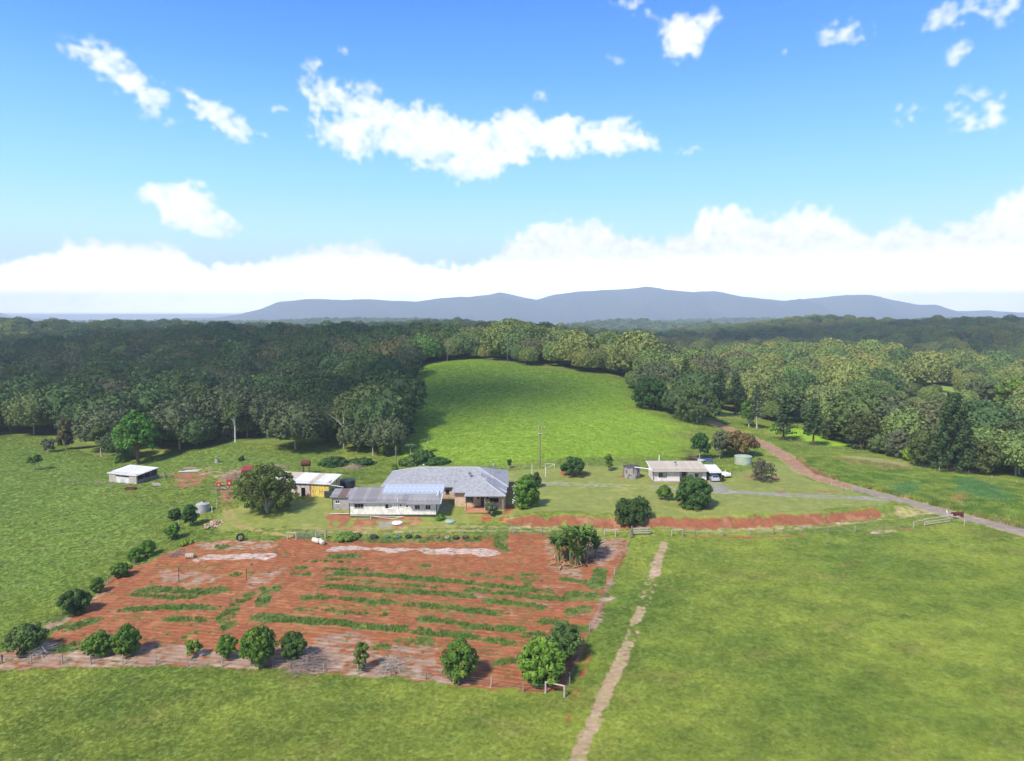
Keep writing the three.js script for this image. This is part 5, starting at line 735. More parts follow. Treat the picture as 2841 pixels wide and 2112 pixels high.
// citrus along the near fence
const citrus = (label, p, w, h, o = {}) => leafyTree('citrus_tree', label, 'tree', p, w * 0.93, h * 0.93, { cols: CITRUS, clear: 0.35, n: Math.round(16 + w * h * 3.2), clump: Math.max(0.34, w * 0.1), leaf: 0.22, per: 62, low: 0.85, group: 'fruit trees round the vegetable garden', ...o });
citrus('wide straggling citrus in the left corner of the garden', [-61.17, -86.27], 5.6, 4.1, { cols: OLIVE.map((c) => [c[0], c[1] * 1.2, c[2]]), n: 80 });
citrus('low sprawling citrus leaning left of a taller one', [-51.34, -85.34], 4.0, 3.2, {}); citrus('rounded citrus touching a lower one on its left', [-47.69, -85.01], 3.8, 4.3, {});
citrus('small thin yellow-green citrus sapling by the near fence', [-39.04, -84.38], 2.3, 2.4, { n: 16, cols: LIME.map((c) => [c[0] * 0.8, c[1] * 0.85, c[2]]) }); citrus('narrow dark citrus left of the largest one', [-34.69, -83.67], 2.8, 3.4, {});
citrus('largest full citrus in the row by the near fence', [-30.29, -81.95], 4.9, 5.2, {}); citrus('round full citrus right of the largest one', [-26.39, -82.90], 3.9, 4.0, { cols: DEEP.map((c) => [c[0] * 1.4, c[1] * 1.1, c[2]]) });
citrus('thin upright lemon with yellow fruit among dry grass', [-17.57, -80.43], 2.2, 3.8, { n: 20, cols: GREYGREEN.map((c) => [c[0], c[1] * 1.2, c[2] * 0.5]) }); citrus('dense citrus alone on red soil in the near row', [-5.98, -78.29], 5.0, 5.0, { cols: [[0.045, 0.1, 0.016], [0.06, 0.125, 0.02], [0.14, 0.17, 0.03]] });
citrus('bright yellow-green citrus in the right corner of the garden', [3.41, -77.56], 6.6, 5.6, { cols: LIME.map((c) => [c[0] * 0.75, c[1] * 0.88, c[2]]), n: 130, clump: 0.62, leaf: 0.28 }); citrus('darker tree behind the bright corner citrus', [6.43, -82.61], 5.0, 4.6, { cols: OLIVE.map((c) => [c[0] * 0.9, c[1] * 1.15, c[2]]), n: 80 });
// row down the left side
citrus('dark drooping citrus low on the left fence line', [-61.69, -97.59], 4.8, 4.0, { cols: DEEP.map((c) => [c[0] * 1.2, c[1], c[2]]) }); citrus('small upright citrus above the dark drooping one', [-62.69, -104.59], 2.4, 2.7, {}); citrus('spreading low citrus halfway up the left fence line', [-62.08, -109.96], 3.5, 2.6, {}); citrus('bright citrus with two stems on the left fence line', [-62.78, -115.65], 2.8, 2.8, { cols: BRIGHT }); citrus('taller bright citrus at the upper left garden edge', [-61.67, -117.96], 3.2, 3.2, { cols: BRIGHT });
citrus('bushy citrus at the top of the left fence line', [-60.59, -124.57], 3.1, 3.4, { cols: BRIGHT }); citrus('grey-stemmed dark tree beside the small tin tank', [-60.03, -130.41], 3.4, 4.6, { cols: DEEP, clear: 0.9, bark: paleBark }); citrus('squat dark bush left of the grey-stemmed tree', [-65.04, -134.99], 3.0, 2.4, { cols: DEEP }); citrus('yellow-leaved vine mound below the rubble heap', [-56.83, -121.88], 2.6, 1.0, { cols: LIME, n: 20, clear: 0.02 });
leafyTree('meadow_bush', 'dark bush alone on the grassy knoll at the left', 'bush', [-70.22, -183.15], 1.6, 1.5, { cols: DEEP, clear: 0.02, n: 12, low: 0.6 });
leafyTree('meadow_tree', 'small thin tree alone on the left meadow', 'tree', [-123.36, -182.12], 3.8, 4.2, { cols: CITRUS, clear: 1.9, n: 22, clump: 0.5, low: 0.1 });
leafyTree('meadow_shrub', 'grey shrub at the forest edge on the left meadow', 'shrub', [-135.43, -206.02], 4, 4, { cols: GREYGREEN, clear: 0.6, n: 30, bark: paleBark });
leafyTree('giant_tree', 'tall vivid green tree with a stout trunk at the left forest edge', 'tree', [-101.69, -191.61], 12.5, 15, { cols: [[0.045, 0.12, 0.02], [0.06, 0.15, 0.025], [0.09, 0.19, 0.03]], clear: 4.2, n: 120, clump: 1.15, leaf: 0.5, per: 52, low: 0.5, flat: 0.8, trunk: 0.5, limbs: 10 });
leafyTree('edge_bush', 'yellow-green bush at the foot of the vivid green tree', 'bush', [-108.21, -194.25], 3.6, 3, { cols: LIME.map((c) => [c[0] * 0.6, c[1] * 0.7, c[2]]), clear: 0.1, n: 30 });
leafyTree('brown_tree', 'brownish loose tree at the left edge of the forest', 'tree', [-133.07, -210.59], 5, 9.5, { cols: RUST.map((c) => [c[0] * 0.7, c[1] * 0.9, c[2]]), clear: 1.5, n: 60, leaf: 0.4, clump: 0.8, bark: paleBark });
leafyTree('white_gum', 'pale-trunked thin gum standing out of the left forest edge', 'tree', [-79.42, -202.85], 5.5, 12, { cols: GREYGREEN.map((c) => [c[0], c[1] * 1.3, c[2] * 0.7]), clear: 8, n: 26, clump: 0.9, leaf: 0.45, low: 0.2, bark: mat([0.6, 0.57, 0.5], 0.9), trunk: 0.24 });
leafyTree('leaning_gum', 'leaning pale-trunked gum left of the vivid green tree', 'tree', [-116.45, -200.11], 6, 10, { cols: OLIVE, clear: 5, n: 40, clump: 0.9, leaf: 0.45, bark: paleBark, trunk: 0.2 });
leafyTree('palm_shrub', 'bright small tree at the right end of the left forest', 'tree', [-32.98, -189.62], 6, 8, { cols: BRIGHT.map((c) => [c[0], c[1] * 0.85, c[2]]), clear: 1, n: 60, leaf: 0.45, clump: 0.9 });
leafyTree('dark_edge_tree', 'dark full tree where the forest meets the grassy hill', 'tree', [-32.28, -208.11], 7.5, 10.5, { cols: DEEP, clear: 0.4, n: 80, leaf: 0.5, clump: 1.0 });
// right-hand trees
leafyTree('dense_tree', 'dense dark round tree at the right foot of the grassy hill', 'tree', [48.22, -248.77], 13, 11.5, { cols: [[0.022, 0.058, 0.014], [0.03, 0.076, 0.017], [0.042, 0.095, 0.022]], clear: 0.2, n: 170, clump: 1.1, leaf: 0.42, per: 60, low: 0.95, trunk: 0.4 });
leafyTree('spreading_tree', 'broad spreading tree with bare grey limbs beside the road bend', 'tree', [60.71, -232.84], 17, 12.5, { cols: OLIVE.map((c) => [c[0] * 0.9, c[1] * 1.05, c[2]]), clear: 1.5, n: 170, clump: 1.1, leaf: 0.45, per: 44, low: 0.5, trunk: 0.35, limbs: 16, bark: paleBark });
conifer('hoop_pine', 'half-bare hoop pine with pale branches beyond the road bend', [79.89, -231.10], 5.6, 13.5, { bare: 0.6, clear: 0.25, bark: paleBark }); conifer('hoop_pine', 'dark ragged hoop pine second from the road bend', [81.04, -210.99], 7.4, 13.6, { bare: 0.15, tiers: 15 }); conifer('hoop_pine', 'tall hoop pine with a clear trunk beside the road', [86.85, -203.81], 7, 13, { clear: 0.22 });
conifer('bunya_pine', 'massive dark conifer at the right forest edge', [107.95, -173.30], 12, 18, { shape: 0.75, tiers: 22, per: 22, clear: 0.06, leaf: 0.38 });
conifer('hoop_pine', 'tall dark pine rising behind the spreading tree', [64.62, -265.57], 8, 17, { clear: 0.3 }); conifer('hoop_pine', 'pine with bare lower branches right of the spreading tree', [84.18, -267.92], 8.5, 15, { clear: 0.35, bare: 0.2 }); conifer('hoop_pine', 'slim dark pine between two others behind the spreading tree', [75.63, -258.57], 6.5, 16, { clear: 0.3 });
leafyTree('pale_limbed_tree', 'open tree with long white limbs at the road bend', 'tree', [78.37, -234.52], 7, 9, { cols: BRIGHT.map((c) => [c[0] * 0.8, c[1] * 0.8, c[2]]), clear: 1.5, n: 34, clump: 0.8, leaf: 0.42, limbs: 10, bark: mat([0.58, 0.55, 0.48], 0.9), trunk: 0.2 });
for (const [p, w, h, c, l] of [[[100.16, -220.04], 10, 9, OLIVE, 'olive tree between the road pines and the vine tangle'], [[99.81, -201.72], 11, 11, OLIVE.map((q) => [q[0] * 0.8, q[1] * 0.8, q[2] * 0.8]), 'dark hollow-sided olive tree above the tall grass'], [[101.93, -195.91], 6, 5.5, GREYGREEN.map((q) => [q[0] * 0.9, q[1] * 1.1, q[2] * 0.7]), 'vine-draped bush above the tall grass'], [[103.52, -190.43], 7, 8, GREYGREEN, 'pale tangle of vines left of the massive conifer'], [[103.72, -178.50], 8, 9.5, OLIVE, 'olive tree at the left side of the massive conifer'], [[114.59, -171.84], 9, 9, OLIVE.map((q) => [q[0] * 1.1, q[1], q[2]]), 'olive tree at the right side of the massive conifer']]) leafyTree('edge_tree', l, 'tree', p, w, h, { cols: c, clear: 0.3, n: 90, clump: 0.95, leaf: 0.42, per: 50, low: 0.9 });
leafyTree('lime_bush', 'vivid lime green bush at the right forest edge', 'bush', [104.98, -186.34], 4.6, 4.2, { cols: LIME, clear: 0.05, n: 60, clump: 0.5, leaf: 0.3, low: 0.8 });
leafyTree('gum_tree', 'large spreading gum with white trunks at the far right', 'tree', [125.95, -174.94], 16, 14, { cols: GREYGREEN.map((c) => [c[0] * 0.85, c[1] * 0.95, c[2] * 0.7]), clear: 3, n: 150, clump: 1.15, leaf: 0.45, per: 50, low: 0.3, trunk: 0.4, limbs: 12, bark: paleBark });
leafyTree('clearing_tree', 'round grey-green tree standing in the bright clearing', 'tree', [197.93, -302.05], 13, 11, { cols: GREYGREEN.map((c) => [c[0] * 0.8, c[1] * 0.9, c[2] * 0.6]), clear: 0.4, n: 100, clump: 1.15, leaf: 0.55, low: 0.8 });
leafyTree('lime_gum', 'lime-leaved gum with white stems at the right frame edge', 'tree', [203.55, -287.34], 14, 14, { cols: LIME.map((c) => [c[0] * 0.8, c[1] * 0.85, c[2]]), clear: 4, n: 70, clump: 1.2, leaf: 0.6, low: 0.2, bark: mat([0.6, 0.57, 0.5], 0.9), trunk: 0.3, limbs: 10 });
// banana clump
function bananas(label, p, n, spread, hgt, seed) {
  const R = rng(seed), t = thing('banana_clump', label, 'banana plants', p), stems = [], lm = [[0.085, 0.165, 0.03], [0.115, 0.205, 0.036], [0.16, 0.24, 0.05]].map((c) => new THREE.MeshPhysicalMaterial({ color: rgb(c), roughness: 0.85, specularIntensity: 0.2, side: THREE.DoubleSide, transmission: 0.3, thickness: 0 })), dry = mat(tone(176, 146, 112), 0.95, DS), straw = [];
  for (let i = 0; i < n; i++) {
    const a = R() * 6.28, q = spread * Math.sqrt(R()), x = Math.cos(a) * q, z = Math.sin(a) * q, h = hgt * (0.18 + 0.5 * R()), lx = x * 0.18, lz = z * 0.18;
    stems.push([[[x, -0.2, z], [x + lx, h, z + lz]], 0.14, 0.08]);
    for (let k = 0; k < 9; k++) part(t, 'leaf', blade(R, 2.3 + R() * 1.1, 0.46 + 0.16 * R(), 0.8 + R() * 1.3, R() * 6.28, 1.0 + 0.5 * R(), [x + lx, h - 0.1, z + lz]), lm[Math.floor(R() * 3)]);
    for (let k = 0; k < 1; k++) straw.push(blade(R, 1.5, 0.3, 1.2, R() * 6.28, -0.6, [x + lx * 0.7, h * 0.75, z + lz * 0.7], 4));
  }
  for (let i = 0; i < n; i++) { const a = R() * 6.28, q = spread * (0.8 + 0.4 * R()); straw.push(blade(R, 1.6 + R(), 0.22, 0.3, R() * 6.28, 0.12, [Math.cos(a) * q, 0.08, Math.sin(a) * q], 3)); }
  part(t, 'stem', limbs(stems), mat(tone(128, 128, 80), 0.9)); const s = part(t, 'dead_leaves', merged(straw), dry); s.userData.kind = 'stuff'; return t;
}
bananas('big clump of banana plants on red soil near the gate', [9.67, -113.42], 30, 2.6, 6.6, 71); bananas('small young banana plant right of the big clump', [13.83, -114.69], 3, 0.5, 3.6, 73);
// tree ferns below the hill
const fern = thing('tree_fern', 'slender tree fern standing at the foot of the grassy hill', 'tree fern', [-26.39, -182.51], 0, 'tree ferns at the forest edge');
{ const R = rng(81); part(fern, 'trunk', limbs([[[[0, -0.2, 0], [0.15, 2, 0], [0.1, 4.2, 0]], 0.14, 0.1]]), paleBark); const fm = mat([0.06, 0.1, 0.03], 0.85, DS); for (let k = 0; k < 12; k++) part(fern, 'frond', blade(R, 2.1, 0.5, 1.5, k * 0.53 + R() * 0.2, 0.7, [0.1, 4.15, 0], 5), fm); }
copyOf(fern, 'thin tree fern higher on the slope beside the scrub', [-23.20, -188.86], 1, 0.85); copyOf(fern, 'broad tree fern under the last trees of the left forest', [-37.48, -190.36], 2, 1.25);
// scrub at the foot of the hill and dead trees
{ const R = rng(83); for (const [p, w, h, l] of [[[-23.26, -181.68], 8, 3.4, 'low dark scrub at the foot of the grassy hill'], [[-26.39, -180.16], 6, 2.2, 'low scrub beside the slender tree fern'], [[-18.87, -179.62], 7, 1.8, 'pale low scrub right of the tree ferns'], [[-45.88, -181.81], 9, 2.2, 'low scrub below the left forest edge'], [[-38.68, -181.42], 7, 1.8, 'low pale scrub between knoll and forest edge']]) leafyTree('scrub', l, 'shrub', p, w, h, { cols: R() < 0.5 ? OLIVE.map((c) => [c[0] * 1.1, c[1] * 1.35, c[2]]) : DEEP, clear: 0.02, n: 60, clump: 0.7, leaf: 0.4, low: 0.1 }); }
function deadTree(label, p, h, seed, n = 9, r = 0.17) { const R = rng(seed), t = thing('dead_tree', label, 'dead tree', p), l = [[[[0, -0.5, 0], [0.2, h * 0.5, 0], [0, h * 0.8, 0.1]], r, r * 0.45]]; for (let i = 0; i < n; i++) { const a = R() * 6.28, y = h * (0.45 + 0.35 * R()), s = h * 0.3 * (0.5 + R()); l.push([[[0, y, 0], [Math.cos(a) * s * 0.5, y + s * 0.5, Math.sin(a) * s * 0.5], [Math.cos(a) * s, y + s * (0.7 + R() * 0.5), Math.sin(a) * s]], r * 0.45, 0.02]); } part(t, 'trunk', limbs(l), mat([0.5, 0.46, 0.4], 0.9)); }
deadTree('bare white dead tree poking out of the left forest', [-202.23, -338.47], 15, 5); deadTree('broken pale dead stem near the right end of the left forest', [-47.24, -198.13], 13.5, 6, 2); deadTree('crooked white dead tree on the hill crest', [6.54, -345.19], 8, 7);

// ------------------------------------------------------------------ water tanks
function tank(name, label, p, r, h, m, o = {}) {
  const t = thing(name, label, 'water tank', p, 0, o.group), n = 28;
  part(t, 'wall', new THREE.CylinderGeometry(r, r, h + 0.2, n, 1, true).translate(0, h / 2 - 0.1, 0), m.clone()).material.side = THREE.DoubleSide;
  part(t, 'top', o.cone ? new THREE.ConeGeometry(r * 1.04, o.cone, n).translate(0, h + o.cone / 2 - 0.01, 0) : new THREE.CylinderGeometry(r * 0.99, r * 0.99, 0.06, n).translate(0, h - (o.sunk ?? 0.05), 0), o.top ?? m);
  for (let i = 0; i < (o.rings ?? 3); i++) part(t, 'ring', new THREE.TorusGeometry(r + 0.01, 0.03, 5, n).rotateX(Math.PI / 2).translate(0, (h * (i + 0.5)) / (o.rings ?? 3), 0), m);
  part(t, 'rim', new THREE.TorusGeometry(r, 0.05, 5, n).rotateX(Math.PI / 2).translate(0, h, 0), o.top ?? m); return t;
}
const gt = tank('concrete_tank', 'pale green concrete water tank beside the rust coloured tree', [57.01, -173.99], 2.05, 1.95, M.greenTank, { cone: 0.25, rings: 2 }); part(gt, 'leaning_board', box(0.25, 1.7, 0.06, -1.75, 0.8, 1.2, -0.6, -0.25), M.paleTimber);
tank('stained_tank', 'dark stained concrete water tank left of the small white house', [27.13, -159.71], 1.85, 2.5, M.stained, { sunk: 0.1, top: mat(tone(96, 90, 88), 0.95, { map: blotches }), rings: 2 });
tank('black_tank', 'black plastic water tank behind the farm shed downpipe', [-34.9, -149.2], 1.6, 2.1, M.blackPoly, { cone: 0.3 }); tank('black_tank', 'low dark water tank beside the grey outhouse', [-36.3, -143.6], 2.1, 1.15, M.blackPoly, { cone: 0.25 });
const tt = tank('tin_tank', 'small tin tank with a conical lid by the left garden corner', [-61.08, -138.42], 1.25, 1.6, M.galv, { cone: 0.5, rings: 5 }); part(tt, 'hatch', cyl(0.2, 0.2, 0.3, 0.2, 1.95, 0, 10), M.rust);
{ const t = thing('rusty_tank', 'rust-brown tank on a low stand behind the shed roof', 'water tank', [-49.75, -170.02], 0.1); part(t, 'barrel', new THREE.CylinderGeometry(0.75, 0.75, 2.1, 18).rotateZ(Math.PI / 2).translate(0, 2.6, 0), M.rust); for (const x of [-0.7, 0.7]) part(t, 'stand_leg', box(0.12, 2.1, 1.1, x, 0.9, 0), M.timber); }
{ const t = thing('concrete_trough', 'pale concrete pillar trough on the grassy knoll', 'trough', [-75.89, -181.43]); part(t, 'ring', new THREE.CylinderGeometry(0.55, 0.6, 1.15, 14).translate(0, 0.5, 0), M.concrete); part(t, 'water', new THREE.CylinderGeometry(0.42, 0.42, 0.04, 14).translate(0, 1.075, 0), M.glass); }
for (const [p, m, l] of [[[-21.20, -129.25], M.white, 'white domed tank lid on the bare ground below the annex'], [[-11.52, -129.90], mat(tone(150, 176, 164), 0.6), 'grey-green domed tank lid on the grass below the annex']]) { const t = thing('tank_lid', l, 'tank lid', p); part(t, 'dome', new THREE.SphereGeometry(1.0, 24, 8, 0, 6.283, 0, 1.2).scale(1, 0.42, 1).translate(0, -0.05, 0), m); part(t, 'rim', new THREE.CylinderGeometry(0.96, 1.0, 0.18, 24).translate(0, 0.05, 0), m); for (let i = 0; i < 6; i++) { const a = i * 1.047; part(t, 'rib', bar([Math.cos(a) * 0.2, 0.4, Math.sin(a) * 0.2], [Math.cos(a) * 0.88, 0.15, Math.sin(a) * 0.88], 0.03), m); } part(t, 'cap', cyl(0.18, 0.16, 0.12, 0, 0.34, 0, 10), M.steel); }

// ------------------------------------------------------------------ poles
function pole(label, p, h, arms, group) {
  const t = thing('power_pole', label, 'power pole', p, 0.05, group); part(t, 'pole', new THREE.CylinderGeometry(0.11, 0.17, h + 0.6, 10).translate(0, h / 2 - 0.3, 0), M.timber);
  for (const [y, w, n] of arms) { const a = part(t, 'cross_arm', box(w, 0.13, 0.1, 0, y, 0.14), M.timber); for (let i = 0; i < n; i++) { const x = -w / 2 + 0.12 + ((w - 0.24) * i) / (n - 1); part(a, 'insulator', merged([cyl(0.03, 0.03, 0.1, x, y + 0.06, 0.14, 6), cyl(0.07, 0.04, 0.16, x, y + 0.14, 0.14, 8)]), M.white); } }
  return t;
}
pole('power pole with two cross arms behind the yard fence', [6.68, -168.55], 10.3, [[9.9, 2.3, 4], [8.4, 1.1, 3]]); pole('short plain pole behind the left end of the grey roof', [-29.25, -177.83], 5.4, []); pole('power pole among trees on the left of the hill crest', [-35.06, -387.47], 11, [[10.4, 2.2, 3], [8.9, 1.2, 2]]); pole('power pole in front of trees at the middle of the hill crest', [-2.22, -341.94], 13, [[12.4, 2.2, 3]]);
{ const w = (a, b, sag) => { const pts = []; for (let i = 0; i <= 16; i++) { const f = i / 16; pts.push(V3(lerp(a[0], b[0], f), lerp(a[1], b[1], f) - sag * 4 * f * (1 - f), lerp(a[2], b[2], f))); } return new THREE.TubeGeometry(new THREE.CatmullRomCurve3(pts), 24, 0.012, 4); };
  const P1 = [6.68, -168.55], P2 = [-2.22, -341.94], y1 = height(...P1) + 10.1, y2 = height(...P2) + 12.6; let k = 0;
  for (const s of [-1, -0.4, 0.4, 1]) { const o = part(scene, numbered('power_line'), w([P1[0] + s, y1, P1[1]], [P2[0] + s, y2, P2[1]], 3), mat([0.12, 0.12, 0.12], 0.5)); tag(o, 'thin power line strung from the yard pole up to the hill crest', 'cable', 'power lines over the grassy hill'); k++; } }

// ------------------------------------------------------------------ fences
const postGeo = [0, 1, 2].map((i) => { const g = new THREE.CylinderGeometry(0.07, 0.085, 1.5, 7, 3), p = g.attributes.position, R = rng(300 + i); for (let k = 0; k < p.count; k++) { const y = p.getY(k); p.setX(k, p.getX(k) * (0.85 + 0.3 * R()) + 0.03 * Math.sin(y * 3 + i)); p.setZ(k, p.getZ(k) * (0.85 + 0.3 * R())); } g.computeVertexNormals(); return g.translate(0, 0.45, 0); });
const postMats = [M.paleTimber, M.timber, mat(tone(178, 168, 156), 0.95, { map: streaks })], wireMat = mat([0.3, 0.3, 0.3], 0.5);
function fence(label, pts, o = {}) {
  const R = rng(pts.length * 7 + 1), [x, z] = pts[0], t = thing('wire_fence', label, 'fence', pts[0]), y0 = t.position.y, loc = pts.map(([a, b]) => [a - x, height(a, b) - y0, b - z]), hgt = o.h ?? 1;
  loc.forEach((p, i) => { const m = part(t, 'post', postGeo[i % 3], postMats[Math.floor(R() * 3)]); m.position.set(...p); m.scale.set(o.thick ?? 1, hgt * (0.9 + 0.2 * R()), o.thick ?? 1); m.rotation.set((R() - 0.5) * 0.12, R() * 6, (R() - 0.5) * 0.12); });
  for (const y of o.wires ?? [0.35, 0.65, 0.95]) part(t, 'wire', merged(loc.slice(1).map((p, i) => bar([loc[i][0], loc[i][1] + y * hgt, loc[i][2]], [p[0], p[1] + y * hgt, p[2]], 0.008, 0.008, 3))), wireMat);
  return t;
}
function strainer(label, a, b, o = {}) {   // two stout posts under a top rail
  const c = [(a[0] + b[0]) / 2, (a[1] + b[1]) / 2], t = thing('strainer_frame', label, 'fence frame', c), y0 = t.position.y, h = o.h ?? 1.15;
  const pa = [a[0] - c[0], height(...a) - y0, a[1] - c[1]], pb = [b[0] - c[0], height(...b) - y0, b[1] - c[1]];
  for (const p of [pa, pb]) part(t, 'post', bar([p[0], p[1] - 0.4, p[2]], [p[0], p[1] + h + 0.05, p[2]], 0.12, 0.11, 8), M.paleTimber);
  part(t, 'rail', bar([pa[0], pa[1] + h, pa[2]], [pb[0], pb[1] + h, pb[2]], 0.09, 0.09, 7), M.paleTimber);
  if (o.brace) part(t, 'brace', bar([pa[0], pa[1] + h - 0.1, pa[2]], [pb[0] * 0.4, pb[1], pb[2]], 0.07, 0.07, 6), M.paleTimber); return t;
}
fence('post and wire fence along the near edge of the garden', [[-62.40, -83.97], [-58.54, -83.56], [-54.62, -83.36], [-50.97, -83.04], [-46.94, -82.72], [-42.89, -82.61], [-38.80, -82.04], [-34.55, -81.79], [-34.58, -81.89], [-28.31, -81.27], [-26.10, -80.93], [-21.92, -80.06], [-17.80, -79.37], [-13.97, -78.93], [-9.79, -78.19], [-6.02, -77.25], [-2.37, -76.56], [1.22, -75.55], [3.67, -75.17]]);
strainer('pale timber corner frame below the bright citrus', [3.70, -75.17], [5.70, -74.30], { h: 1.3 });
fence('leaning post fence down the right edge of the garden', [[5.71, -74.35], [6.48, -76.92], [8.28, -82.85], [10.05, -89.11], [11.87, -94.33], [15.81, -107.22], [18.00, -113.97], [19.65, -119.04], [20.82, -122.39]], { h: 1.05 });
fence('post and wire fence down the left side of the garden', [[-62.40, -83.97], [-61.88, -90.85], [-63.35, -99.72], [-62.95, -108.04], [-62.09, -114.53], [-62.65, -121.16], [-62.55, -131.25]], { h: 0.9 });
fence('row of pale posts along the track between yard and paddock', [[30.30, -123.48], [32.51, -123.70], [37.50, -124.32], [42.46, -124.45], [46.92, -125.00], [42.48, -124.53], [46.87, -124.91], [52.01, -125.54], [56.93, -125.76], [61.84, -125.96], [67.47, -126.78], [73.28, -127.58]], { wires: [0.3, 0.6, 0.9] });
fence('thin post fence between the track and the garden top', [[-32.85, -123.19], [-17.99, -125.63], [-8.80, -125.34], [0.21, -125.34], [5.39, -124.89], [11.12, -124.13], [16.40, -123.55]], { h: 1.1 });
strainer('pale timber frame left of the plank fence', [16.40, -123.55], [18.34, -123.48]); strainer('pale timber frame right of the footpath end', [28.22, -123.31], [30.30, -123.60]);
{ const t = thing('plank_fence', 'short weathered plank fence at the head of the footpath', 'fence', [22.69, -124.25]), a = [21.23, -123.75], b = [24.32, -124.10], c = [22.69, -124.25], y0 = t.position.y, A = [a[0] - c[0], height(...a) - y0, a[1] - c[1]], B = [b[0] - c[0], height(...b) - y0, b[1] - c[1]];
  for (const [p, h] of [[A, 1.75], [B, 1.45]]) part(t, 'post', box(0.22, h + 0.4, 0.22, p[0], p[1] + h / 2 - 0.2, p[2]), M.timber); const q = [20.82, -122.39]; part(t, 'post', box(0.2, 1.9, 0.2, q[0] - c[0], height(...q) - y0 + 0.6, q[1] - c[1]), M.timber);
  for (const y of [0.45, 0.85, 1.3]) part(t, 'plank', box(B[0] - A[0] + 0.3, 0.2, 0.06, (A[0] + B[0]) / 2, (A[1] + B[1]) / 2 + y, (A[2] + B[2]) / 2 + 0.14, 0, 0, (B[1] - A[1]) / (B[0] - A[0])), M.paleTimber); part(t, 'plank', bar([A[0], A[1] + 1.1, A[2]], [q[0] - c[0], height(...q) - y0 + 1.1, q[1] - c[1]], 0.09), M.timber); }
{ const c = [78.36, -128.84], t = thing('rail_fence', 'white split-rail fence at the bend of the road', 'fence', c), y0 = t.position.y, P = [[73.29, -127.54], [75.79, -128.44], [81.46, -130.15], [83.21, -128.58]].map((p) => [p[0] - c[0], height(...p) - y0, p[1] - c[1]]);
  P.forEach((p, i) => part(t, 'post', bar([p[0], p[1] - 0.4, p[2]], [p[0], p[1] + (i % 3 ? 1.5 : 1.25), p[2]], 0.11, 0.1, 7), M.paleTimber)); const rail = (a, b, y) => part(t, 'rail', bar([a[0], a[1] + y, a[2] + 0.1], [b[0], b[1] + y, b[2] + 0.1], 0.09, 0.08, 6), M.paleTimber);
  rail(P[0], P[1], 1.2); for (const y of [0.3, 0.8, 1.35]) rail(P[1], P[2], y); rail(P[2], P[3], 1.3); }
{ const a = [-39.25, -122.06], b = [-37.70, -121.95], c = [-34.49, -122.91], d = [-32.99, -123.27]; strainer('pale timber frame left of the tubular gate', a, b, { h: 1.2 }); strainer('braced pale timber frame right of the tubular gate', c, d, { h: 1.3, brace: true });
  const t = thing('farm_gate', 'grey tubular farm gate between two timber frames', 'gate', b), y0 = t.position.y, e = [c[0] - b[0], height(...c) - y0, c[1] - b[1]]; for (const y of [0.2, 0.45, 0.7, 0.95, 1.15]) part(t, 'bar', bar([0.1, y, 0], [e[0] - 0.1, e[1] + y, e[2]], 0.025), M.steel); for (const f of [0.03, 0.5, 0.97]) part(t, 'upright', bar([e[0] * f, e[1] * f + 0.2, e[2] * f], [e[0] * f, e[1] * f + 1.15, e[2] * f], 0.03), M.steel); }
fence('fence posts along the forest edge right of the road', [[78.24, -216.76], [80.82, -204.81], [81.17, -200.96], [90.95, -193.61], [97.29, -177.52], [104.53, -172.34], [109.90, -169.22], [111.44, -163.41], [114.71, -159.70]], { h: 1.2 });
fence('fence below the grassy hill behind the farmhouse', [[-28.28, -173.26], [-16.01, -172.46], [-6.39, -170.48], [1.26, -169.16], [-0.53, -169.66], [2.89, -168.77], [8.14, -167.96], [18.07, -168.29], [26.45, -170.37], [30.16, -171.91]], { h: 0.9 });
fence('short post fence beside the red part of the road', [[69.49, -198.56], [70.31, -193.50], [69.93, -187.87]], { h: 1.1 }); fence('low posts beside the driveway junction', [[69.39, -152.38], [70.33, -148.96]], { h: 1.1 });
fence('post and wire fence in front of the cattle shed', [[-105.74, -166.44], [-101.71, -164.17], [-96.38, -161.28], [-91.05, -159.45], [-86.54, -158.48]], { h: 1 }); fence('grey leaning posts between the tin tank and the farm track', [[-65.88, -154.75], [-61.81, -146.95], [-59.01, -140.29]], { h: 1.5, thick: 1.4 });
for (const [p, h, l] of [[[4.64, -164.35], 2.4, 'tall white post left of the umbrella-shaped tree'], [[7.68, -161.45], 2.0, 'white post nearest the umbrella-shaped tree'], [[-58.78, -137.21], 1.3, 'short white post right of the tin tank'], [[-51.27, -106.78], 2.2, 'dark star picket in the straw at the garden left'], [[-40.80, -106.63], 1.7, 'dark star picket in the middle of the garden']]) { const t = thing('single_post', l, 'post', p); part(t, 'shaft', bar([0, -0.3, 0], [0.02, h, 0], 0.06, 0.05, 7), l[0] === 'd' ? M.darkFrame : M.white); part(t, 'cap', cyl(0.07, 0.03, 0.06, 0.02, h - 0.01, 0, 7), l[0] === 'd' ? M.darkFrame : M.white); }
{ const t = thing('gate_frame', 'white pipe gate frame beside the power pole', 'gate', [9.02, -168.17]); part(t, 'pipe', merged([bar([-1.1, -0.2, 0], [-1.1, 1.3, 0], 0.04), bar([1.1, -0.2, 0], [1.1, 1.2, 0], 0.04), bar([-1.1, 1.3, 0], [1.1, 1.2, 0], 0.04)]), M.white); part(t, 'stay', bar([-1.1, 0.1, 0], [1.1, 1.15, 0], 0.03), M.white); }

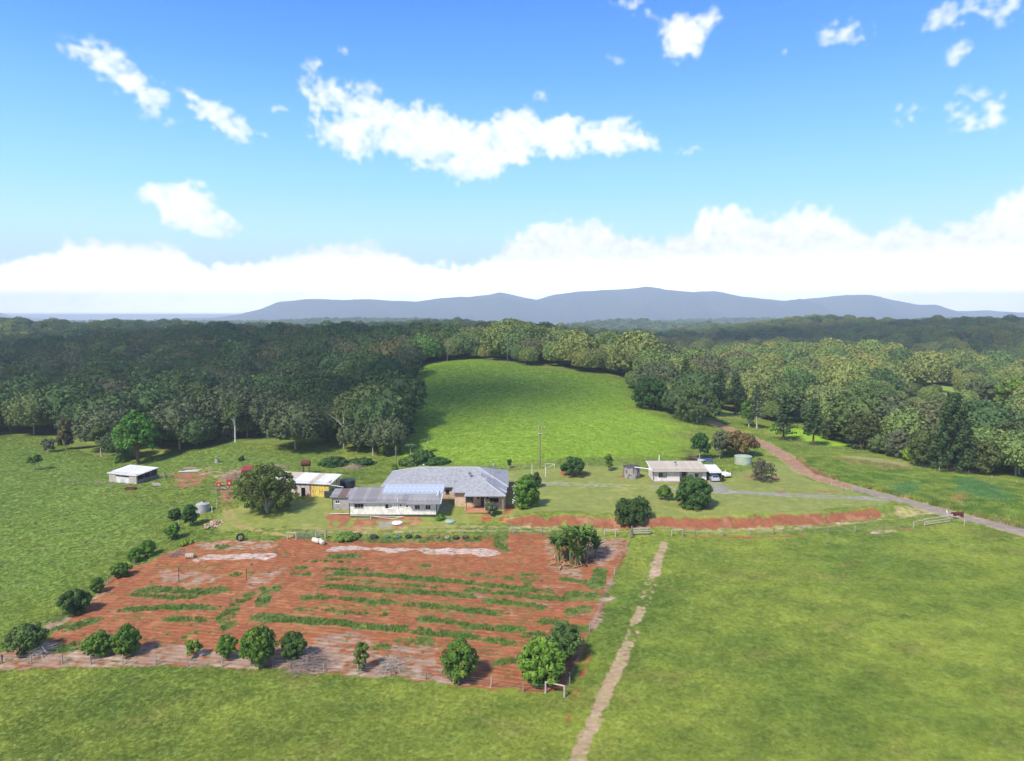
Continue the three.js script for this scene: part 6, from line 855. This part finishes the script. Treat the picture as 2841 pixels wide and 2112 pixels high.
// ------------------------------------------------------------------ tyres, drums and yard clutter
const tyreGeo = (() => { const pts = []; for (let i = 0; i <= 14; i++) { const a = (i / 14) * 6.283; pts.push(new THREE.Vector2(0.36 + 0.13 * Math.cos(a), 0.11 * Math.sin(a) * (Math.abs(Math.cos(a)) > 0.6 ? 1 : 1.15))); } return new THREE.LatheGeometry(pts, 22); })();
const teal = mat(tone(70, 110, 106), 0.8), rustTyre = mat(tone(140, 96, 84), 0.9);
[[[-24.47, -123.63], M.rubber, 'large black tyre planter at the left end of the row', 1.5], [[-22.10, -123.95], teal, 'small teal-painted tyre second from the left', 0.9], [[-20.17, -123.87], teal, 'larger teal-painted tyre third from the left', 1.1], [[-18.34, -123.87], M.rubber, 'big black tyre in the middle left of the row', 1.35], [[-16.69, -123.86], M.rubber, 'dark small tyre right of the big black one', 1.05], [[-14.88, -123.90], rustTyre, 'rust coloured tyre sunk in weeds, left of its twin', 0.9], [[-13.28, -123.79], rustTyre, 'rust coloured tyre sunk in weeds, right of its twin', 0.9], [[-11.48, -123.54], mat(tone(158, 146, 136), 0.9), 'pale dusty tyre in the row', 1.0], [[-9.92, -123.39], M.rubber, 'black tyre filled with earth, left of a pair', 1.2], [[-8.25, -123.50], M.rubber, 'black tyre filled with earth, right of a pair', 1.15], [[-6.34, -123.29], M.rubber, 'small black tyre half hidden in weeds at the right end', 0.8]].forEach(([p, m, l, s]) => { const t = thing('tyre', l, 'tyre', p, 0, 'tyres in a row at the garden top'); t.scale.setScalar(s); part(t, 'carcass', tyreGeo.clone().scale(1, 1.5, 1).translate(0, 0.17, 0), m); part(t, 'earth_fill', new THREE.CylinderGeometry(0.26, 0.26, 0.1, 14).translate(0, 0.2, 0), m === M.rubber && /filled/.test(l) ? mat(tone(170, 120, 96), 0.95) : mat([0.05, 0.045, 0.03], 1)); });
{ const t = thing('tractor_tyre', 'black tractor tyre leaning on a stake at the garden top left', 'tyre', [-47.29, -121.48], 0.2); part(t, 'carcass', tyreGeo.clone().scale(1.5, 2, 1.5).rotateX(1.35).translate(0, 0.7, 0), M.rubber); part(t, 'stake', bar([-0.15, -0.2, 0.35], [-0.15, 1.0, 0.3], 0.05), M.paleTimber); }
for (const [p, r, l] of [[[-34.04, -121.28], 0.9, 'left one of two white gas drums lying by the gate'], [[-33.07, -120.96], 0.6, 'right one of two white gas drums lying by the gate']]) { const t = thing('drum', l, 'drum', p, r, 'white drums by the gate'); part(t, 'barrel', new THREE.CylinderGeometry(0.42, 0.42, 1.5, 18).rotateX(1.571).translate(0, 0.4, 0), M.bone); for (const z of [-0.72, 0.72]) part(t, 'end_dome', new THREE.SphereGeometry(0.42, 14, 8).scale(1, 1, 0.35).translate(0, 0.4, z), M.bone); part(t, 'valve', cyl(0.08, 0.08, 0.15, 0, 0.78, 0.3, 8), M.steel); }
{ const t = thing('bale', 'pale rolled bale at the end of the left mulch strip', 'bale', [-53.53, -115.68], 0.15); part(t, 'roll', new THREE.CylinderGeometry(0.45, 0.45, 1.3, 16).rotateZ(1.571).translate(0, 0.4, 0), mat(tone(210, 190, 170), 0.95, { map: blotches })); for (const x of [-0.4, 0, 0.4]) part(t, 'twine', new THREE.TorusGeometry(0.455, 0.012, 4, 20).rotateY(1.571).translate(x, 0.4, 0), M.timber); }
for (const [n, l, p, m, w, h, d] of [['red_bin', 'orange-red crate among the timber scraps', [-65.72, -157.42], M.orangeRed, 1.0, 0.9, 0.9], ['red_bin', 'tall red plastic bin right of the orange-red crate', [-63.35, -157.42], M.redPlastic, 1.0, 1.4, 0.8]]) { const t = thing(n, l, 'bin', p, 0.3); part(t, 'body', new RoundedBoxGeometry(w, h, d, 2, 0.08).translate(0, h / 2, 0), m); part(t, 'lid', new RoundedBoxGeometry(w * 1.06, 0.1, d * 1.06, 2, 0.03).translate(0, h + 0.03, 0), m); part(t, 'hole', box(w * 0.35, h * 0.3, 0.02, 0.05, h * 0.5, d / 2 + 0.005), M.bone); }
function pile(name, label, cat, p, n, fn, m, piece) { const t = thing(name, label, cat, p); for (let i = 0; i < n; i++) part(t, piece, fn(i), Array.isArray(m) ? m[i % m.length] : m); return t; }
{ const R = rng(401); pile('timber_pile', 'weathered planks stacked right of the cattle shed', 'timber pile', [-81.34, -160.42], 6, (i) => box(0.25, 0.08, 3.4, -0.7 + i * 0.3, 0.08 + (i % 2) * 0.09, 0, 0.55 + R() * 0.1), [M.timber, M.paleTimber], 'plank'); pile('sheet_pile', 'loose white roofing sheets lying on bare ground', 'roofing sheets', [-78.80, -173.04], 5, (i) => box(2.8 + R() * 2, 0.04, 0.7, R() - 0.5, 0.06 + i * 0.05, R() * 1.2 - 0.6, R() * 0.3), [M.whiteRoof, M.galv], 'sheet'); pile('scrap_timber', 'scrap planks lying around the red crate', 'timber scraps', [-64.25, -154.42], 8, (i) => box(0.14, 0.1, 1.4 + R() * 1.2, R() * 3 - 1.5, 0.08 + R() * 0.25, R() * 2 - 1, R() * 3), [M.timber, M.paleTimber, M.rust], 'plank'); pile('brick_heap', 'heap of broken pale bricks at the garden corner', 'rubble', [-55.50, -130.49], 90, () => { const q = R() * 1.9, a = R() * 6.28; return box(0.34, 0.16, 0.2, Math.cos(a) * q * 0.9, 0.05 + (1 - q / 2) * 0.6 * R(), Math.sin(a) * q * 1.5, R() * 3, R(), R()); }, [mat(tone(190, 160, 140), 0.95), mat(tone(170, 120, 96), 0.95), mat(tone(206, 186, 170), 0.95)], 'brick'); pile('trough_frame', 'old rusty trough on the meadow below the cattle shed', 'trough', [-85.33, -157.16], 4, (i) => box(i < 2 ? 2.2 : 0.12, 0.5, i < 2 ? 0.12 : 1.0, i < 2 ? 0 : (i - 2.5) * 2.1, 0.2, i < 2 ? (i - 0.5) * 1.0 : 0), M.rust, 'side'); pile('block_heap', 'few loose concrete blocks left of the cattle shed', 'blocks', [-94.59, -163.90], 7, () => box(0.5, 0.22, 0.4, R() * 5 - 2.5, 0.08, R() * 1.2 - 0.6, R() * 3), [M.concrete, mat(tone(190, 150, 116), 0.95)], 'block'); pile('timber_step', 'cream cover boards lying by the outhouse wall', 'boards', [-32.31, -132.43], 2, (i) => box(4.2, 0.1, 0.22, 0, 0.08 + i * 0.12, i * 0.25, 0.05 - i * 0.1), M.bone, 'board'); }
// cut branches
function brush(label, p, n, r, h, seed, m) { const R = rng(seed), t = thing('brush_pile', label, 'brush pile', p), l = []; for (let i = 0; i < n; i++) { const a = R() * 6.28, b = R() * 6.28, q = r * R(), L = 0.8 + R() * 1.6, y = h * R() * (1 - q / r) + 0.05; l.push(bar([Math.cos(a) * q, y, Math.sin(a) * q], [Math.cos(a) * q + Math.cos(b) * L, Math.max(0.03, y + (R() - 0.5) * 0.7), Math.sin(a) * q + Math.sin(b) * L], 0.03, 0.012, 4)); } part(t, 'twigs', merged(l), m).userData.kind = 'stuff'; part(t, 'log', bar([-r * 0.7, 0.15, 0.2], [r * 0.6, 0.3, -0.2], 0.09, 0.06, 7), m); }
const twig = mat(tone(158, 140, 128), 0.95), straw = mat(tone(186, 166, 136), 0.95);
brush('large heap of grey cut branches right of the round citrus', [-24.25, -81.97], 420, 2.4, 1.2, 501, twig); brush('heap of pale cut branches beside the near fence', [-14.34, -81.10], 120, 1.7, 0.6, 502, mat(tone(176, 160, 146), 0.95)); brush('heap of brown prunings at the garden top left', [-56.63, -117.60], 90, 0.9, 0.5, 503, twig);
brush('pale straw-coloured brush left of the red container', [-65.33, -166.32], 500, 3.2, 1.4, 504, straw); brush('pale straw-coloured brush behind the big tree', [-59.60, -174.90], 400, 3.4, 1.5, 505, straw); brush('dry brush behind the small white house', [45.01, -177.52], 160, 1.8, 1.8, 506, darkBark); brush('dry brown brush on the bank left of the road fence', [-39.93, -177.25], 240, 2.6, 1.2, 507, straw); brush('bare grey twigs under the left corner citrus', [-58.71, -85.75], 80, 0.8, 1.4, 508, paleBark);

// ------------------------------------------------------------------ vehicles
{
  const t = thing('car', 'silver hatchback parked tail-out in the carport', 'car', [44.75, -157.0], 0.06, null, 4.96), paint = new THREE.MeshPhysicalMaterial({ color: rgb([0.56, 0.57, 0.59]), roughness: 0.3, metalness: 0.4, clearcoat: 0.8 });
  const side = (pts, w, b) => { const s = new THREE.Shape(pts.map((p) => new THREE.Vector2(...p))); return new THREE.ExtrudeGeometry(s, { depth: w - 2 * b, bevelEnabled: true, bevelSize: b, bevelThickness: b, bevelSegments: 2 }).translate(0, 0, -w / 2 + b).rotateY(Math.PI / 2); };   // profile along z: first number towards the nose
  part(t, 'body', side([[-2.05, 0.35], [-2.1, 0.75], [-2.0, 0.98], [0.9, 1.0], [1.9, 0.88], [2.1, 0.65], [2.08, 0.35]], 1.78, 0.07), paint); const cab = part(t, 'cabin', side([[-1.95, 0.95], [-1.75, 1.42], [-1.2, 1.55], [0.1, 1.53], [1.0, 0.98]], 1.56, 0.07), paint);
  part(cab, 'rear_window', box(1.3, 0.36, 0.03, 0, 1.2, 1.93, 0, -0.42), M.glass); for (const x of [-0.79, 0.79]) part(cab, 'side_window', box(0.02, 0.3, 2.0, x, 1.22, 0.45), M.glass);
  for (const x of [-0.8, 0.8]) for (const z of [-1.3, 1.3]) { const w = part(t, 'wheel', new THREE.CylinderGeometry(0.33, 0.33, 0.2, 18).rotateZ(1.571).translate(x, 0.33, z), M.rubber); part(w, 'rim', new THREE.CylinderGeometry(0.2, 0.2, 0.22, 12).rotateZ(1.571).translate(x, 0.33, z), M.steel); }
  for (const x of [-0.68, 0.68]) part(t, 'tail_light', box(0.3, 0.2, 0.04, x, 0.88, 2.1), mat([0.35, 0.02, 0.02], 0.3)); part(t, 'bumper', new RoundedBoxGeometry(1.74, 0.28, 0.16, 2, 0.05).translate(0, 0.48, 2.1), paint); part(t, 'number_plate', box(0.5, 0.12, 0.02, 0, 0.72, 2.14), M.white);
}
{
  const t = thing('trailer', 'small white box trailer on the grass beside the carport', 'trailer', [48.49, -159.92], 0.35), w = M.white; part(t, 'box_body', new RoundedBoxGeometry(1.5, 0.65, 2.1, 2, 0.06).translate(0, 0.75, 0), w); part(t, 'mudguard', merged([box(0.28, 0.08, 0.9, 0.88, 0.72, 0.1), box(0.28, 0.08, 0.9, -0.88, 0.72, 0.1)]), w);
  for (const x of [-0.88, 0.88]) { const q = part(t, 'wheel', new THREE.CylinderGeometry(0.3, 0.3, 0.18, 16).rotateZ(1.571).translate(x, 0.3, 0.1), M.rubber); part(q, 'rim', new THREE.CylinderGeometry(0.17, 0.17, 0.2, 10).rotateZ(1.571).translate(x, 0.3, 0.1), M.steel); } part(t, 'ladder_rack', merged([bar([-0.65, 1.0, -0.9], [-0.65, 1.6, -0.9], 0.035), bar([0.65, 1.0, -0.9], [0.65, 1.6, -0.9], 0.035), bar([-0.65, 1.0, 0.9], [-0.65, 1.5, 0.9], 0.035), bar([0.65, 1.0, 0.9], [0.65, 1.5, 0.9], 0.035)]), w); part(t, 'drawbar', merged([bar([-0.5, 0.45, -1.0], [0, 0.42, -2.1], 0.04), bar([0.5, 0.45, -1.0], [0, 0.42, -2.1], 0.04), bar([0, 0, -2.0], [0, 0.45, -2.0], 0.03)]), M.steel);
}
// ------------------------------------------------------------------ animals: one skin over bones [from, to, r0, r1]
function skin(bones, lo, size, res, k) {
  const mc = new MarchingCubes(res, new THREE.MeshBasicMaterial(), false, false, 60000), S = mc.size, f = mc.field; mc.isolation = 0;
  const cone = (p, [a, b, r0, r1]) => { const d = [b[0] - a[0], b[1] - a[1], b[2] - a[2]], q = [p[0] - a[0], p[1] - a[1], p[2] - a[2]], t = clamp((q[0] * d[0] + q[1] * d[1] + q[2] * d[2]) / (d[0] ** 2 + d[1] ** 2 + d[2] ** 2 + 1e-9)); return Math.hypot(q[0] - d[0] * t, q[1] - d[1] * t, q[2] - d[2] * t) - lerp(r0, r1, t); };
  for (let z = 0; z < S; z++) for (let y = 0; y < S; y++) for (let x = 0; x < S; x++) { const p = [lo[0] + (x / S) * size, lo[1] + (y / S) * size, lo[2] + (z / S) * size]; let d = 9; for (const b of bones) { const e = cone(p, b), h = clamp(0.5 + (0.5 * (d - e)) / k); d = lerp(d, e, h) - k * h * (1 - h); } f[x + y * S + z * S * S] = -d; }
  mc.update(); const n = mc.count, pos = new Float32Array(n * 3), nor = new Float32Array(n * 3); for (let i = 0; i < n; i++) for (let c = 0; c < 3; c++) { pos[i * 3 + c] = lo[c] + ((mc.positionArray[i * 3 + c] + 1) / 2) * size; nor[i * 3 + c] = mc.normalArray[i * 3 + c]; }
  const g = geometry(pos, null); return g;
}
{
  const t = thing('cow', 'red-brown cow standing on the road behind the rail fence', 'cow', [84.42, -132.45], 0.08), hide = mat(tone(104, 44, 34), 0.85, { map: blotches, side: THREE.DoubleSide }), B = [];   // faces -x
  B.push([[-0.72, 1.02, 0], [0.05, 0.98, 0], 0.3, 0.35], [[0.05, 0.98, 0], [0.78, 1.03, 0], 0.35, 0.3], [[-0.75, 1.1, 0], [-1.15, 1.2, 0], 0.25, 0.16], [[-1.12, 1.24, 0], [-1.5, 1.06, 0], 0.15, 0.09], [[-0.6, 0.8, 0], [-0.85, 0.75, 0], 0.2, 0.12]);
  for (const s of [-1, 1]) { B.push([[-0.62, 0.85, s * 0.17], [-0.6 + s * 0.06, 0.42, s * 0.17], 0.14, 0.075], [[-0.6 + s * 0.06, 0.42, s * 0.17], [-0.62 + s * 0.06, 0.03, s * 0.17], 0.065, 0.06]); B.push([[0.72, 0.95, s * 0.17], [0.66, 0.6, s * 0.18], 0.2, 0.11], [[0.66, 0.6, s * 0.18], [0.8 + s * 0.05, 0.4, s * 0.18], 0.1, 0.07], [[0.8 + s * 0.05, 0.4, s * 0.18], [0.76 + s * 0.05, 0.03, s * 0.18], 0.065, 0.06]); B.push([[-1.12, 1.3, s * 0.1], [-1.1, 1.3, s * 0.27], 0.05, 0.035]); }
  B.push([[1.02, 1.15, 0], [1.1, 0.6, 0], 0.035, 0.03], [[1.1, 0.6, 0], [1.1, 0.45, 0], 0.04, 0.05]); const g = skin(B, [-1.7, -0.05, -1.5], 3, 90, 0.07); g.setAttribute('uv', new THREE.BufferAttribute(new Float32Array((g.attributes.position.count) * 2).map((_, i) => 0.3 * g.attributes.position.array[Math.floor(i / 2) * 3 + (i % 2)]), 2)); part(t, 'body', g, hide);
  for (const s of [-1, 1]) part(t, 'horn', bar([-1.14, 1.36, s * 0.08], [-1.2, 1.48, s * 0.17], 0.03, 0.01), M.bone);
}
{ const t = thing('egret', 'white egret standing on the road beside the cow', 'bird', [83.99, -135.10], 0.3), B = [[[-0.12, 0.42, 0], [0.16, 0.36, 0], 0.09, 0.05], [[-0.12, 0.44, 0], [-0.17, 0.62, 0], 0.045, 0.03], [[-0.17, 0.62, 0], [-0.13, 0.72, 0], 0.028, 0.026], [[-0.13, 0.73, 0], [-0.19, 0.74, 0], 0.036, 0.028], [[0.0, 0.35, 0.04], [0.0, 0.0, 0.04], 0.02, 0.016], [[0.0, 0.35, -0.04], [0.0, 0.0, -0.04], 0.02, 0.016]]; part(t, 'body', skin(B, [-0.5, -0.05, -0.5], 1, 64, 0.03), mat([0.82, 0.82, 0.8], 0.9, DS)); part(t, 'beak', bar([-0.21, 0.74, 0], [-0.32, 0.72, 0], 0.014, 0.004), mat([0.6, 0.4, 0.08], 0.6)); t.scale.setScalar(1.15); }

// ------------------------------------------------------------------ grass and weeds
function tuftGeo(R, n, h, spread, w) { const pos = [], idx = []; for (let i = 0; i < n; i++) { const a = R() * 6.28, q = spread * Math.sqrt(R()), x = Math.cos(a) * q, z = Math.sin(a) * q, b = R() * 6.28, hh = h * (0.5 + 0.6 * R()), lx = Math.cos(b + 1.6) * hh * 0.5, lz = Math.sin(b + 1.6) * hh * 0.5, k = pos.length / 3; pos.push(x - Math.cos(b) * w, -0.02, z - Math.sin(b) * w, x + Math.cos(b) * w, -0.02, z + Math.sin(b) * w, x + lx * 0.4 + Math.cos(b) * w * 0.6, hh * 0.6, z + lz * 0.4 + Math.sin(b) * w * 0.6, x + lx, hh, z + lz); idx.push(k, k + 1, k + 2, k, k + 2, k + 3); } return geometry(pos, idx); }
const grassMat = new THREE.MeshStandardMaterial({ color: 0xffffff, roughness: 1, side: THREE.DoubleSide });
function sow(name, label, geo, list) {
  const im = new THREE.InstancedMesh(geo, grassMat, list.length), m = new THREE.Matrix4(), q = new THREE.Quaternion(), up = V3(0, 1, 0), c = new THREE.Color(); im.name = name; im.userData = { kind: 'stuff', label, category: 'grass' }; im.receiveShadow = im.castShadow = true;
  list.forEach((s, i) => { q.setFromAxisAngle(up, s[3]); m.compose(V3(s[0], footing(s[0], s[1]), s[1]), q, V3(s[2], s[2] * (s[5] ?? 1), s[2])); im.setMatrixAt(i, m); im.setColorAt(i, c.setRGB(s[4][0], s[4][1], s[4][2])); }); scene.add(im);
}
{
  const R = rng(600), list = [], near = [];
  for (let i = 0; i < 420000; i++) { const d = 58 * Math.pow(6.8, R()), x = (R() * 2 - 1) * (d * 0.735 + 2), g = groundAt(x, -d); if (x < -188 || x > 188 || !g[0] || (-d < -200 && inside(FOREST, x, -d))) continue; const k = 0.95 + 0.3 * R(); list.push([x, -d, (0.7 + 0.6 * R()) * (0.5 + d / 160), R() * 6.28, [g[1] * k, g[2] * k, g[3] * k]]); }
  sow('paddock_grass', 'short mottled grass covering paddocks, lawn and hill', tuftGeo(R, 12, 0.11, 0.2, 0.02), list);
  const weeds = []; for (const [p, w, cov] of WEEDS) for (let i = 1; i < p.length; i++) { const L = Math.hypot(p[i][0] - p[i - 1][0], p[i][1] - p[i - 1][1]); for (let k = 0; k < L * w * 11 * cov; k++) { const f = R(), o = (R() - 0.5) * w * 0.95, nx = -(p[i][1] - p[i - 1][1]) / L, nz = (p[i][0] - p[i - 1][0]) / L, x = lerp(p[i - 1][0], p[i][0], f) + nx * o, z = lerp(p[i - 1][1], p[i][1], f) + nz * o; if (fbm(x / 0.9 + 60, z / 0.7 + 13, 2) < 0.72 - 0.32 * cov) continue; const c = mixed(WEED, R()), v = 0.8 + 0.5 * R(); weeds.push([x, z, 0.6 + 0.8 * R(), R() * 6.28, [c[0] * v, c[1] * v, c[2] * v]]); } }
  sow('garden_weeds', 'green weeds growing in rows between the garden beds', tuftGeo(R, 16, 0.32, 0.3, 0.025), weeds);
  const rank = []; const LUSHP = [[73.34, -181.34], [81.69, -184.39], [90.38, -180.99], [99.06, -171.53], [116.59, -160.07], [92.85, -126.75], [87.36, -136.72], [77.09, -150.90], [70.96, -164.12]], bb = [Math.min(...LUSHP.map((p) => p[0])), Math.max(...LUSHP.map((p) => p[0])), Math.min(...LUSHP.map((p) => p[1])), Math.max(...LUSHP.map((p) => p[1]))];
  for (let i = 0; i < 60000; i++) { const x = lerp(bb[0], bb[1], R()), z = lerp(bb[2], bb[3], R()); if (!inside(LUSHP, x, z)) continue; const g = groundAt(x, z), k = 0.8 + 0.5 * R(), n = fbm(x / 5, z / 4, 3); rank.push([x, z, (0.5 + 0.7 * R()) * (0.5 + n), R() * 6.28, [g[1] * k, g[2] * k, g[3] * k]]); }
  sow('rank_grass', 'tall rank grass on the slope right of the road', tuftGeo(R, 14, 0.75, 0.45, 0.045), rank);
  console.log('grass', list.length, weeds.length, rank.length);
}

// ------------------------------------------------------------------ unseen clouds, added overhead to cast shade on the woods and hill
function cloud_shade_caster([x, z], rx, rz, seed, alt = 700, opacity = 0.13) {
  const R = rng(seed), list = [], k = alt / SUN.y, cx = x + SUN.x * k, cz = z + SUN.z * k;
  for (let i = 0; i < 26; i++) { const a = R() * 6.28, q = Math.sqrt(R()), g = new THREE.IcosahedronGeometry(1, 3), p = g.attributes.position, r = 0.28 + 0.2 * R(); for (let j = 0; j < p.count; j++) { const n = 1 + 0.35 * (fbm(p.getX(j) * 2 + i, p.getY(j) * 2 + p.getZ(j) * 2, 3) - 0.5) * 2; p.setXYZ(j, p.getX(j) * n, p.getY(j) * n, p.getZ(j) * n); } list.push(g.scale(rx * r, 40 + 50 * R(), rz * r).translate(cx + Math.cos(a) * q * rx * 0.75, alt + 20 * R(), cz + Math.sin(a) * q * rz * 0.75)); }
  const o = structure('cloud_shade_caster', merged(list), new THREE.MeshStandardMaterial({ color: 0xffffff, roughness: 1, transparent: true, opacity, side: THREE.DoubleSide })); return o;
}
cloud_shade_caster([-285, -470], 245, 345, 701, 420, 0.06); cloud_shade_caster([-10, -720], 250, 250, 702); cloud_shade_caster([-25, -290], 80, 55, 705, 260, 0.05); cloud_shade_caster([450, -880], 330, 330, 703);

renderer.render(scene, camera);
